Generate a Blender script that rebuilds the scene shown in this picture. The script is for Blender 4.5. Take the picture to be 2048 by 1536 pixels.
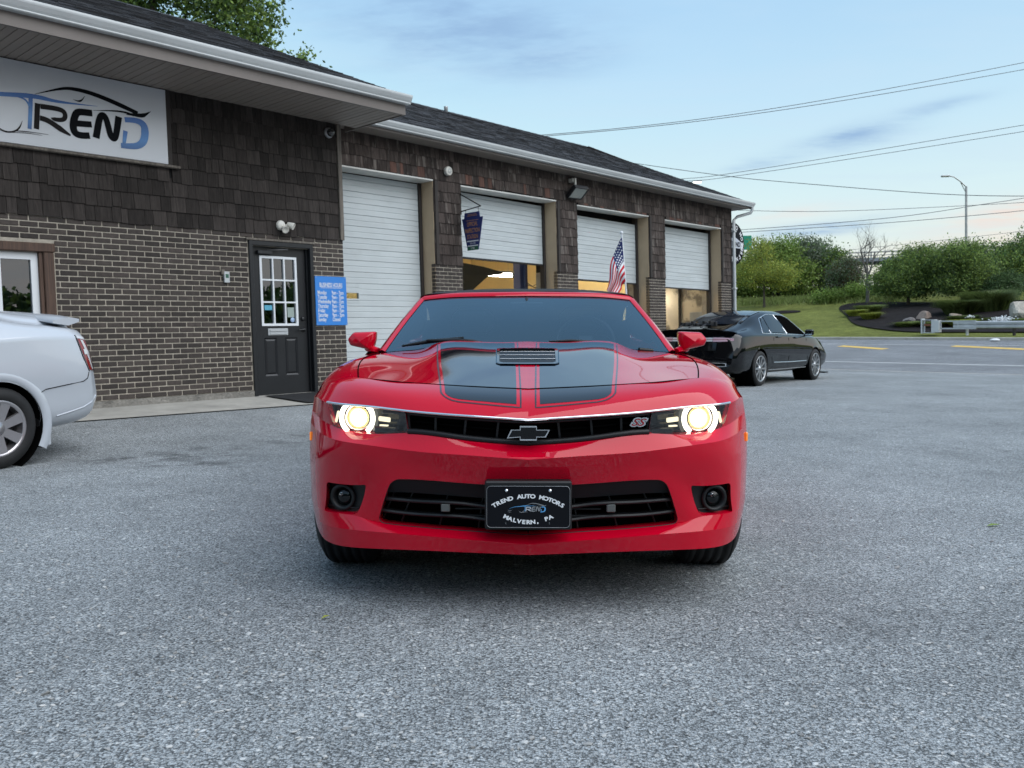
import bpy, bmesh, math, random
import numpy as np
from mathutils import Vector, Matrix

for _o in list(bpy.data.objects):
    bpy.data.objects.remove(_o)
SC = bpy.context.scene
COL = SC.collection
random.seed(7)
rng = np.random.default_rng(11)
R_ = math.radians

# ------------------------------------------------------------------ camera
CAM_H = 1.03
PITCH, ROLL = math.atan(90.5 / 1750.0), 0.027
_f = Vector((0, math.cos(PITCH), -math.sin(PITCH)))
_r0 = Vector((1, 0, 0)); _u0 = _r0.cross(_f)
_r = _r0 * math.cos(ROLL) - _u0 * math.sin(ROLL)
_u = _r0 * math.sin(ROLL) + _u0 * math.cos(ROLL)
cd = bpy.data.cameras.new('camera'); co = bpy.data.objects.new('camera', cd); COL.objects.link(co)
co.matrix_world = Matrix(((_r.x, _u.x, -_f.x, 0), (_r.y, _u.y, -_f.y, 0), (_r.z, _u.z, -_f.z, CAM_H), (0, 0, 0, 1)))
cd.sensor_width = 36.0; cd.lens = 1750 / 2048 * 36.0
cd.clip_start = 0.05; cd.clip_end = 3000
cd.dof.use_dof = True; cd.dof.focus_distance = 3.6; cd.dof.aperture_fstop = 9.0
SC.camera = co

# ------------------------------------------------------------------ exposure, sun, sky
vs = SC.view_settings
vs.view_transform = 'Standard'; vs.look = 'None'; vs.gamma = 1.0; vs.use_curve_mapping = False
vs.exposure = 2.1
SUN_AZ, SUN_EL = R_(118), R_(6)           # low sun behind thin cloud, right of the camera (azimuth from +Y towards +X)
sl = bpy.data.lights.new('sun', 'SUN'); so = bpy.data.objects.new('sun', sl); COL.objects.link(so)
sl.energy = 0.75; sl.angle = R_(75); sl.color = (1.0, 0.97, 0.95)
_sd = Vector((math.sin(SUN_AZ) * math.cos(R_(52)), math.cos(SUN_AZ) * math.cos(R_(52)), math.sin(R_(52))))
so.rotation_euler = _sd.to_track_quat('Z', 'Y').to_euler()

W = bpy.data.worlds.new('World'); SC.world = W; W.use_nodes = True
def world_nodes():
    nt = W.node_tree; N = nt.nodes; L = nt.links
    bg = N['Background']; bg.inputs[1].default_value = 0.12
    sky = N.new('ShaderNodeTexSky'); sky.sky_type = 'NISHITA'; sky.sun_disc = False
    sky.sun_elevation = SUN_EL; sky.sun_rotation = SUN_AZ; sky.ozone_density = 2.2; sky.dust_density = 1.0; sky.air_density = 1.0
    def math_(op, a, b=None, c=None):
        n = N.new('ShaderNodeMath'); n.operation = op
        for i, v in enumerate((a, b, c)):
            if v is None: continue
            if hasattr(v, 'is_output'): L.new(v, n.inputs[i])
            else: n.inputs[i].default_value = v
        return n.outputs[0]
    def mix(f, a, b):
        n = N.new('ShaderNodeMix'); n.data_type = 'RGBA'
        for i, v in ((0, f), (6, a), (7, b)):
            if hasattr(v, 'is_output'): L.new(v, n.inputs[i])
            else: n.inputs[i].default_value = v if i == 0 else (*v, 1)
        return n.outputs[2]
    tc = N.new('ShaderNodeTexCoord'); sp = N.new('ShaderNodeSeparateXYZ'); L.new(tc.outputs['Generated'], sp.inputs[0])
    X, Y, Z = sp.outputs
    el = math_('MULTIPLY', math_('ARCSINE', Z), 57.2958)
    az = math_('MULTIPLY', math_('ARCTAN2', X, Y), 57.2958)
    # thin high cloud all over: evens the clear-sky gradient out
    ramp = N.new('ShaderNodeValToRGB'); L.new(math_('DIVIDE', math_('ADD', el, 10.0), 100.0), ramp.inputs[0])
    cr = ramp.color_ramp
    K = 1 / 0.48
    stops = [(0.0, (.60, .62, .66)), (.10, (.74, .70, .70)), (.14, (.76, .77, .75)), (.18, (.69, .80, .82)), (.24, (.55, .75, .87)),
             (.33, (.41, .65, .89)), (.45, (.39, .62, .91)), (.7, (.46, .68, .94)), (1.0, (.50, .70, .95))]
    cr.elements[0].position = stops[0][0]; cr.elements[0].color = (*[v for v in stops[0][1]], 1)
    cr.elements[1].position = 1.0; cr.elements[1].color = (*stops[-1][1], 1)
    for p, c in stops[1:-1]:
        e = cr.elements.new(p); e.color = (*c, 1)
    veil = mix(1.0, (0, 0, 0), ramp.outputs[0])
    sc_ = N.new('ShaderNodeVectorMath'); sc_.operation = 'SCALE'; L.new(ramp.outputs[0], sc_.inputs[0]); sc_.inputs[3].default_value = K
    # clear sky, its glow near the sun held back by the cloud
    dk = N.new('ShaderNodeVectorMath'); dk.operation = 'MINIMUM'; L.new(sky.outputs[0], dk.inputs[0]); dk.inputs[1].default_value = (2.6, 2.2, 2.0)
    base = mix(0.72, dk.outputs[0], sc_.outputs[0])
    # cloud streaks: noise over a flat layer
    mp = N.new('ShaderNodeVectorMath'); mp.operation = 'DIVIDE'
    cz = N.new('ShaderNodeCombineXYZ'); zz = math_('ADD', math_('MAXIMUM', Z, 0.0), 0.09)
    for i in range(3): L.new(zz, cz.inputs[i])
    L.new(tc.outputs['Generated'], mp.inputs[0]); L.new(cz.outputs[0], mp.inputs[1])
    mpp = N.new('ShaderNodeMapping'); L.new(mp.outputs[0], mpp.inputs[0]); mpp.inputs['Scale'].default_value = (.8, 1.5, 0.0); mpp.inputs['Rotation'].default_value = (0, 0, .5)
    ns = N.new('ShaderNodeTexNoise'); L.new(mpp.outputs[0], ns.inputs['Vector']); ns.inputs['Scale'].default_value = 1.6; ns.inputs['Detail'].default_value = 7; ns.inputs['Roughness'].default_value = .56; ns.inputs['Distortion'].default_value = .5
    ns2 = N.new('ShaderNodeTexNoise'); L.new(mpp.outputs[0], ns2.inputs['Vector']); ns2.inputs['Scale'].default_value = 4.2; ns2.inputs['Detail'].default_value = 6; ns2.inputs['Roughness'].default_value = .6
    def blob(a0, e0, wa, we, tilt=0.0):
        da = math_('SUBTRACT', az, a0); de = math_('SUBTRACT', math_('SUBTRACT', el, e0), math_('MULTIPLY', da, tilt))
        q = math_('ADD', math_('POWER', math_('ABSOLUTE', math_('DIVIDE', da, wa)), 2.0), math_('POWER', math_('ABSOLUTE', math_('DIVIDE', de, we)), 2.0))
        return math_('EXPONENT', math_('MULTIPLY', q, -1.0))
    def sm(v, a, b):
        n = N.new('ShaderNodeMapRange'); n.interpolation_type = 'SMOOTHSTEP'; L.new(v, n.inputs[0]); n.inputs[1].default_value = a; n.inputs[2].default_value = b
        return n.outputs[0]
    nA = sm(ns.outputs[0], .38, .68); nB = sm(ns2.outputs[0], .35, .68)
    nC = math_('MULTIPLY_ADD', nB, .65, .35)
    c = base
    c = mix(math_('MULTIPLY', nA, .20), c, [K * v for v in (.58, .72, .86)])                       # general pale wisps
    grey = [K * v for v in (.27, .43, .67)]
    bls = [(-3, 19.5, 7.5, 2.6, .0, .85), (2.5, 17.7, 4, 1.3, 0, .8), (-9, 21, 5, 1.6, 0, .4), (21.5, 11.6, 3.2, .55, .16, .85), (16, 10.3, 2.2, .42, .12, .55),
           (26.2, 12.6, 2.2, .32, .1, .5), (19.4, 6.2, 3.4, .42, .05, .9), (22, 11.0, 2.6, .35, .1, .4)]
    for a0, e0, wa, we, ti, k in bls:
        c = mix(math_('MULTIPLY', math_('MULTIPLY', blob(a0, e0, wa, we, ti), nC), k), c, grey)
    pink = [K * v for v in (.93, .66, .56)]
    for a0, e0, wa, we, ti, k in [(31, 6.3, 4.2, .75, .06, .75), (18, 7.2, 3.4, .5, .03, .28), (28.5, 4.9, 5, .5, .02, .4), (21, 3.8, 5, .8, 0, .3)]:
        c = mix(math_('MULTIPLY', math_('MULTIPLY', blob(a0, e0, wa, we, ti), nC), k), c, pink)
    L.new(c, bg.inputs[0])
world_nodes()

# ------------------------------------------------------------------ helpers: place frame
TH = math.atan(1576 / 1750); SU, CU = math.sin(TH), math.cos(TH)
def ud2xy(u, d): return (SU * u + CU * (d - 10.65), CU * u - SU * (d - 10.65))
def xy2ud(x, y): return (SU * x + CU * y, CU * x - SU * y + 10.65)
def sst(a, b, t):
    t = min(1, max(0, (t - a) / (b - a))); return t * t * (3 - 2 * t)
U0, U1 = 25.0, 42.6
def lotz(u, d):
    return -0.0252 * (20 * math.tanh(d / 20) - 7.966) - 0.0124 * (max(-40, min(u, U0)) - 3.106) + (.13 * sst(3.2, .9, d) * sst(12, 9, u) * sst(-12, -3, d) if d < 3.2 else 0) - .022
def ground(x, y):
    u, d = xy2ud(x, y); z = lotz(u, d)
    if u > U0: z += .0268 * (min(u, U1) - U0) + .022 * sst(U0, U0 + 4, u)
    if u > U1 + .3: z += .12 + .13 * (min(u, 64) - U1 - .3)
    if u > 64: z += .02 * (min(u, 120) - 64)
    return z
def gp(x, y, dz=0.0): return Vector((x, y, ground(x, y) + dz))
WALL_M = Matrix.Translation((CU * -10.65, SU * 10.65, 0)) @ Matrix.Rotation(math.pi / 2 - TH, 4, 'Z')   # local: x along the wall, y into the building

# ------------------------------------------------------------------ helpers: meshes and objects
class MB:
    def __init__(s): s.v = []; s.f = []; s.mi = []; s.sm = []
    def add(s, vs, fs, mi=0, smooth=False):
        b = len(s.v); s.v.extend([tuple(p) for p in vs])
        for f in fs: s.f.append(tuple(i + b for i in f)); s.mi.append(mi); s.sm.append(smooth)
        return s
    def box(s, x0, x1, y0, y1, z0, z1, mi=0, M=None):
        vs = [(x0, y0, z0), (x1, y0, z0), (x1, y1, z0), (x0, y1, z0), (x0, y0, z1), (x1, y0, z1), (x1, y1, z1), (x0, y1, z1)]
        if M is not None: vs = [M @ Vector(p) for p in vs]
        return s.add(vs, [(0, 3, 2, 1), (4, 5, 6, 7), (0, 1, 5, 4), (1, 2, 6, 5), (2, 3, 7, 6), (3, 0, 4, 7)], mi)
    def bbox(s, x0, x1, y0, y1, z0, z1, b=.004, mi=0, M=None):      # box with chamfered vertical and horizontal edges
        vs = []; 
        for z, k in ((z0, b), (z0 + b, 0), (z1 - b, 0), (z1, b)):
            vs += [(x0 + b, y0 + k, z), (x1 - b, y0 + k, z), (x1 - k, y0 + b, z), (x1 - k, y1 - b, z), (x1 - b, y1 - k, z), (x0 + b, y1 - k, z), (x0 + k, y1 - b, z), (x0 + k, y0 + b, z)]
        if M is not None: vs = [M @ Vector(p) for p in vs]
        fs = [tuple(range(7, -1, -1)), tuple(range(24, 32))]
        for r in range(3):
            for i in range(8):
                j = (i + 1) % 8; fs.append((r * 8 + i, r * 8 + j, (r + 1) * 8 + j, (r + 1) * 8 + i))
        return s.add(vs, fs, mi)
    def tube(s, pts, rad, n=8, mi=0, cap=True):
        pts = [Vector(p) for p in pts]; rads = rad if hasattr(rad, '__len__') else [rad] * len(pts)
        vs = []; fs = []; prev = None
        for i, p in enumerate(pts):
            t = (pts[min(i + 1, len(pts) - 1)] - pts[max(i - 1, 0)])
            t = t.normalized() if t.length > 1e-9 else Vector((0, 0, 1))
            if prev is None:
                a = t.cross(Vector((0, 0, 1)) if abs(t.z) < .9 else Vector((1, 0, 0))).normalized()
            else:
                a = (prev - t * prev.dot(t)); a = a.normalized() if a.length > 1e-6 else t.orthogonal().normalized()
            prev = a; c = t.cross(a)
            for k in range(n):
                an = 2 * math.pi * k / n; vs.append(p + (a * math.cos(an) + c * math.sin(an)) * rads[i])
        for i in range(len(pts) - 1):
            for k in range(n):
                k2 = (k + 1) % n; fs.append((i * n + k, i * n + k2, (i + 1) * n + k2, (i + 1) * n + k))
        s.add(vs, fs, mi, True)
        if cap:
            m = len(pts) - 1
            s.add(vs[:n], [tuple(range(n - 1, -1, -1))], mi); s.add(vs[m * n:], [tuple(range(n))], mi)
        return s
    def lathe(s, prof, n=32, axis='X', mi=0, M=None, closed=False, arc=None):    # prof: (radius, along)
        vs = []; fs = []; m = len(prof); full = arc is None
        a0, a1 = (0, 2 * math.pi) if full else arc
        cnt = n if full else n + 1
        for k in range(cnt):
            an = a0 + (a1 - a0) * k / n; c, sn = math.cos(an), math.sin(an)
            for r, h in prof:
                p = (h, r * c, r * sn) if axis == 'X' else (r * c, h, r * sn) if axis == 'Y' else (r * c, r * sn, h)
                vs.append(M @ Vector(p) if M is not None else p)
        for k in range(n):
            k2 = (k + 1) % cnt
            for i in range(m - 1 + (1 if closed else 0)):
                j = (i + 1) % m; fs.append((k * m + i, k * m + j, k2 * m + j, k2 * m + i))
        return s.add(vs, fs, mi, True)
    def prism(s, poly, y0, y1, mi=0, M=None, plane='XZ', back=True):       # flat polygon pushed through a thickness
        n = len(poly); P = lambda a, b, y: (a, y, b) if plane == 'XZ' else (a, b, y) if plane == 'XY' else (y, a, b)
        vs = [P(a, b, y0) for a, b in poly] + [P(a, b, y1) for a, b in poly]
        if M is not None: vs = [M @ Vector(p) for p in vs]
        fs = [tuple(range(n))] + ([tuple(range(2 * n - 1, n - 1, -1))] if back else [])
        for i in range(n): fs.append((i, i + n, (i + 1) % n + n, (i + 1) % n))
        return s.add(vs, fs, mi)
    def grid(s, G, mi=0, skip=None, flip=False, smooth=True):
        G = np.asarray(G); r, c = G.shape[:2]; fs = []
        for i in range(r - 1):
            for j in range(c - 1):
                if skip is not None and skip(i, j): continue
                q = (i * c + j, i * c + j + 1, (i + 1) * c + j + 1, (i + 1) * c + j); fs.append(q[::-1] if flip else q)
        return s.add(G.reshape(-1, 3).tolist(), fs, mi, smooth)
    def sphere(s, c, r, n=12, m=8, mi=0):
        c = Vector(c); r = r if hasattr(r, '__len__') else (r, r, r)
        G = [[(c.x + r[0] * math.sin(math.pi * i / m) * math.cos(2 * math.pi * j / n), c.y + r[1] * math.sin(math.pi * i / m) * math.sin(2 * math.pi * j / n), c.z + r[2] * math.cos(math.pi * i / m)) for j in range(n + 1)] for i in range(m + 1)]
        return s.grid(np.array(G), mi)
    def mesh(s, name):
        me = bpy.data.meshes.new(name); me.from_pydata(s.v, [], s.f)
        me.polygons.foreach_set('material_index', s.mi); me.polygons.foreach_set('use_smooth', s.sm); me.update()
        return me
def link(name, me, mats=None, parent=None, kind=None):
    o = bpy.data.objects.new(name, me); COL.objects.link(o)
    if mats is not None:
        for m in (mats if isinstance(mats, (list, tuple)) else [mats]): me.materials.append(m)
    if parent is not None: o.parent = parent
    if kind: o['kind'] = kind
    return o
def part(name, mb, mats, parent, kind=None, label=None):
    o = link(name, mb.mesh(name) if isinstance(mb, MB) else mb, mats, parent, kind)
    if label: o['label'] = label
    return o
def thing(name, label, cat, M=None, group=None):
    o = bpy.data.objects.new(name, None); COL.objects.link(o); o.empty_display_size = .2
    if M is not None: o.matrix_world = M
    o['label'] = label; o['category'] = cat
    if group: o['group'] = group
    return o
def solo(name, mb, mats, label, cat, M=None, group=None):
    o = link(name, mb.mesh(name), mats); o['label'] = label; o['category'] = cat
    if group: o['group'] = group
    if M is not None: o.matrix_world = M
    return o
def copy_thing(t, M, label=None):
    c = t.copy(); COL.objects.link(c); c.matrix_world = M
    if label: c['label'] = label
    for ch in t.children:
        k = ch.copy(); COL.objects.link(k); k.parent = c
        for g in ch.children:
            h = g.copy(); COL.objects.link(h); h.parent = k
    return c
def empty_part(name, parent, loc=(0, 0, 0), rot=(0, 0, 0)):
    o = bpy.data.objects.new(name, None); COL.objects.link(o); o.parent = parent; o.location = loc; o.rotation_euler = rot; o.empty_display_size = .1
    return o
_fontcache = {}
def text_mesh(txt, size, align='CENTER', shear=0.0, bold=0.0, sx=1.0, depth=0.0):
    """flat lettering in the local XZ plane, facing -Y"""
    k = (txt, size, align, shear, bold, sx, depth)
    if k in _fontcache: return _fontcache[k]
    cu = bpy.data.curves.new('lettering', 'FONT'); cu.body = txt; cu.size = size; cu.align_x = align; cu.align_y = 'CENTER'; cu.shear = shear; cu.offset = bold; cu.extrude = depth; cu.resolution_u = 3
    ob = bpy.data.objects.new('lettering', cu); COL.objects.link(ob)
    dg = bpy.context.evaluated_depsgraph_get(); dg.update()
    me = bpy.data.meshes.new_from_object(ob.evaluated_get(dg))
    bpy.data.objects.remove(ob)
    vs = [(v.co.x * sx, -v.co.z, v.co.y) for v in me.vertices]; fs = [tuple(p.vertices) for p in me.polygons]
    bpy.data.meshes.remove(me)
    _fontcache[k] = (vs, fs); return _fontcache[k]
def add_text(mb, txt, size, x, y, z, rot=0.0, mi=0, **kw):
    vs, fs = text_mesh(txt, size, **kw); c, s_ = math.cos(rot), math.sin(rot)
    mb.add([(x + a * c - b * s_, y + q, z + a * s_ + b * c) for a, q, b in vs], fs, mi)
def arc_text(mb, txt, size, cx, y, cz, rad, mid, sx=1.0, bold=0.0, mi=0, step=None, up=True):
    """letters set round an arc; mid = angle of the middle letter, measured from +Z clockwise"""
    st = step or size * .78 * sx
    n = len(txt)
    for i, ch in enumerate(txt):
        if ch == ' ': continue
        a = mid + ((i - (n - 1) / 2) * st / rad) * (1 if up else -1)
        add_text(mb, ch, size, cx + rad * math.sin(a), y, cz + rad * math.cos(a), rot=-a if up else -a + math.pi, mi=mi, sx=sx, bold=bold)
def ribbon(mb, pts, wid, y, mi=0, n=10):
    """flat stroke of varying width through 2D points (x,z)"""
    P = np.array(pts, float); t = np.linspace(0, len(P) - 1, (len(P) - 1) * n + 1)
    Q = np.stack([ncs(np.arange(len(P)), P[:, k], t) for k in range(2)], 1) if len(P) > 2 else np.stack([np.interp(t, np.arange(len(P)), P[:, k]) for k in range(2)], 1)
    w = np.interp(t, np.arange(len(P)), wid)
    T = np.gradient(Q, axis=0); T /= np.maximum(np.linalg.norm(T, axis=1), 1e-9)[:, None]; Nn = np.stack([-T[:, 1], T[:, 0]], 1)
    A = Q + Nn * w[:, None] / 2; B = Q - Nn * w[:, None] / 2
    G = np.stack([np.stack([A[:, 0], np.full(len(t), y), A[:, 1]], 1), np.stack([B[:, 0], np.full(len(t), y), B[:, 1]], 1)])
    mb.grid(G, mi, smooth=False)
# natural cubic interpolation, tensor surfaces
def ncs(t, Y, ts):
    t = np.asarray(t, float); Y = np.asarray(Y, float); n = len(t)
    if n < 3:
        w = ((np.asarray(ts, float) - t[0]) / (t[-1] - t[0])).reshape((-1,) + (1,) * (Y.ndim - 1)); return Y[0] * (1 - w) + Y[1] * w
    h = np.diff(t); A = np.zeros((n, n)); Bv = np.zeros((n,) + Y.shape[1:]); A[0, 0] = A[-1, -1] = 1
    for i in range(1, n - 1):
        A[i, i - 1] = h[i - 1]; A[i, i] = 2 * (h[i - 1] + h[i]); A[i, i + 1] = h[i]
        Bv[i] = 6 * ((Y[i + 1] - Y[i]) / h[i] - (Y[i] - Y[i - 1]) / h[i - 1])
    Mm = np.linalg.solve(A, Bv.reshape(n, -1)).reshape(Bv.shape)
    k = np.clip(np.searchsorted(t, ts, side='right') - 1, 0, n - 2); ts = np.asarray(ts)
    hh = h[k]; a = (t[k + 1] - ts) / hh; b = (ts - t[k]) / hh
    if Y.ndim > 1:
        sh = (-1,) + (1,) * (Y.ndim - 1); a = a.reshape(sh); b = b.reshape(sh); hh = hh.reshape(sh)
    return a * Y[k] + b * Y[k + 1] + ((a ** 3 - a) * Mm[k] + (b ** 3 - b) * Mm[k + 1]) * hh ** 2 / 6
def mono(t, Y, ts):      # monotone cubic
    t = np.asarray(t, float); Y = np.asarray(Y, float); h = np.diff(t); d = np.diff(Y, axis=0) / h.reshape((-1,) + (1,) * (Y.ndim - 1)); m = np.zeros_like(Y)
    m[0] = d[0]; m[-1] = d[-1]
    for i in range(1, len(t) - 1):
        p = d[i - 1] * d[i]; w1 = 2 * h[i] + h[i - 1]; w2 = h[i] + 2 * h[i - 1]
        with np.errstate(divide='ignore', invalid='ignore'):
            m[i] = np.where(p > 0, (w1 + w2) / (w1 / d[i - 1] + w2 / d[i]), 0)
    k = np.clip(np.searchsorted(t, ts, side='right') - 1, 0, len(t) - 2); hh = h[k]; x = (ts - t[k]) / hh
    sh = (-1,) + (1,) * (Y.ndim - 1); x = x.reshape(sh); hh = hh.reshape(sh)
    return (1 + 2 * x) * (1 - x) ** 2 * Y[k] + x * (1 - x) ** 2 * hh * m[k] + x * x * (3 - 2 * x) * Y[k + 1] + x * x * (x - 1) * hh * m[k + 1]
def chord(P, ax):
    d = np.linalg.norm(np.diff(P, axis=ax), axis=-1); d = d.mean(axis=1 - ax); return np.concatenate([[0], np.cumsum(np.maximum(d, 1e-4))])
def along(P, ax, n, breaks=(), fn=None):
    t = chord(P, ax); P = np.moveaxis(P, ax, 0); out = []; bs = [0] + list(breaks) + [len(t) - 1]
    for a, b in zip(bs[:-1], bs[1:]):
        ts = np.concatenate([np.linspace(t[i], t[i + 1], n, endpoint=False) for i in range(a, b)] + ([[t[b]]] if b == bs[-1] else []))
        out.append((fn or ncs)(t[a:b + 1], P[a:b + 1], ts))
    return np.moveaxis(np.concatenate(out, 0), 0, ax)
def surf(P, n=6, br=(), bc=(), fr=None, fc=None):
    P = np.asarray(P, float); return along(along(P, 1, n, bc, fc), 0, n, br, fr)

# ------------------------------------------------------------------ materials
def M_(name, col, rough=.5, metal=0.0, spec=.5, coat=0.0, var=None, isl=0.0, bump=None, emit=None, grain=None, coat_rough=.03, wear=None, alpha=None):
    m = bpy.data.materials.new(name); m.use_nodes = True; nt = m.node_tree; N = nt.nodes; L = nt.links
    b = N['Principled BSDF']; b.inputs['Base Color'].default_value = (*col, 1); b.inputs['Roughness'].default_value = rough; b.inputs['Metallic'].default_value = metal
    b.inputs['Specular IOR Level'].default_value = spec; b.inputs['Coat Weight'].default_value = coat; b.inputs['Coat IOR'].default_value = 1.5; b.inputs['Coat Roughness'].default_value = coat_rough
    if emit: b.inputs['Emission Color'].default_value = (*emit[0], 1); b.inputs['Emission Strength'].default_value = emit[1]
    cur = None
    def mul(sock, lo, hi):
        nonlocal cur
        mr = N.new('ShaderNodeMapRange'); L.new(sock, mr.inputs[0]); mr.inputs[3].default_value = lo; mr.inputs[4].default_value = hi
        mx = N.new('ShaderNodeVectorMath'); mx.operation = 'SCALE'
        if cur is None: mx.inputs[0].default_value = col
        else: L.new(cur, mx.inputs[0])
        L.new(mr.outputs[0], mx.inputs[3]); cur = mx.outputs[0]
    def coords(scale):
        tc = N.new('ShaderNodeTexCoord'); oi = N.new('ShaderNodeObjectInfo'); mp = N.new('ShaderNodeMapping')
        ad = N.new('ShaderNodeVectorMath'); ad.operation = 'SCALE'; ad.inputs[0].default_value = (37, 91, 53); L.new(oi.outputs['Random'], ad.inputs[3])
        a2 = N.new('ShaderNodeVectorMath'); a2.operation = 'ADD'; L.new(tc.outputs['Object'], a2.inputs[0]); L.new(ad.outputs[0], a2.inputs[1])
        L.new(a2.outputs[0], mp.inputs[0]); mp.inputs['Scale'].default_value = scale if hasattr(scale, '__len__') else (scale,) * 3
        return mp.outputs[0]
    def noise(scale, det=5, rg=.6):
        n = N.new('ShaderNodeTexNoise'); L.new(coords(scale), n.inputs['Vector']); n.inputs['Scale'].default_value = 1; n.inputs['Detail'].default_value = det; n.inputs['Roughness'].default_value = rg
        return n.outputs[0]
    if isl:
        g = N.new('ShaderNodeNewGeometry'); oi = N.new('ShaderNodeObjectInfo')
        a = N.new('ShaderNodeMath'); a.operation = 'ADD'; L.new(g.outputs['Random Per Island'], a.inputs[0]); L.new(oi.outputs['Random'], a.inputs[1])
        fr = N.new('ShaderNodeMath'); fr.operation = 'FRACT'; L.new(a.outputs[0], fr.inputs[0]); mul(fr.outputs[0], 1 - isl, 1 + isl)
        rnd = fr.outputs[0]
    if var: 
        for amt, scale in (var if isinstance(var, list) else [var]): 
            n = noise(scale); mr = N.new('ShaderNodeMapRange'); L.new(n, mr.inputs[0]); mr.inputs[1].default_value = .3; mr.inputs[2].default_value = .7; mul(mr.outputs[0], 1 - amt, 1 + amt)
    if wear:      # second colour in blotches: (colour, scale, threshold, softness, strength)
        wc, ws, th_, so_, st_ = wear
        n = noise(ws, 6, .62); mr = N.new('ShaderNodeMapRange'); mr.interpolation_type = 'SMOOTHSTEP'; L.new(n, mr.inputs[0]); mr.inputs[1].default_value = th_; mr.inputs[2].default_value = th_ + so_; mr.inputs[4].default_value = st_
        mx = N.new('ShaderNodeMix'); mx.data_type = 'RGBA'; L.new(mr.outputs[0], mx.inputs[0]); mx.inputs[7].default_value = (*wc, 1)
        if cur is None: mx.inputs[6].default_value = (*col, 1)
        else: L.new(cur, mx.inputs[6])
        cur = mx.outputs[2]
    if cur is not None: L.new(cur, b.inputs['Base Color'])
    if bump:
        st, scale = bump[:2]; n = noise(scale, 6, .65); bp = N.new('ShaderNodeBump'); bp.inputs['Strength'].default_value = st; bp.inputs['Distance'].default_value = bump[2] if len(bump) > 2 else .01
        L.new(n, bp.inputs['Height']); L.new(bp.outputs[0], b.inputs['Normal'])
    return m
def glass_(name, tint=(.8, .9, .95), refl=.12, rough=0.0, tone=(.95, .97, 1)):
    """a thin pane: part mirror, part see-through"""
    m = bpy.data.materials.new(name); m.use_nodes = True; nt = m.node_tree; N = nt.nodes; L = nt.links; out = N['Material Output']; N.remove(N['Principled BSDF'])
    tr = N.new('ShaderNodeBsdfTransparent'); tr.inputs[0].default_value = (*tint, 1)
    gl = N.new('ShaderNodeBsdfGlossy'); gl.inputs['Roughness'].default_value = rough; gl.inputs[0].default_value = (*tone, 1)
    lw = N.new('ShaderNodeFresnel'); lw.inputs[0].default_value = 1.5
    ma = N.new('ShaderNodeMath'); ma.operation = 'MULTIPLY_ADD'; L.new(lw.outputs[0], ma.inputs[0]); ma.inputs[1].default_value = 1.15; ma.inputs[2].default_value = refl; ma.use_clamp = True
    mx = N.new('ShaderNodeMixShader'); L.new(ma.outputs[0], mx.inputs[0]); L.new(tr.outputs[0], mx.inputs[1]); L.new(gl.outputs[0], mx.inputs[2]); L.new(mx.outputs[0], out.inputs[0])
    return m
def emit_(name, col, st):
    return M_(name, col, rough=.4, emit=(col, st))
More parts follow.
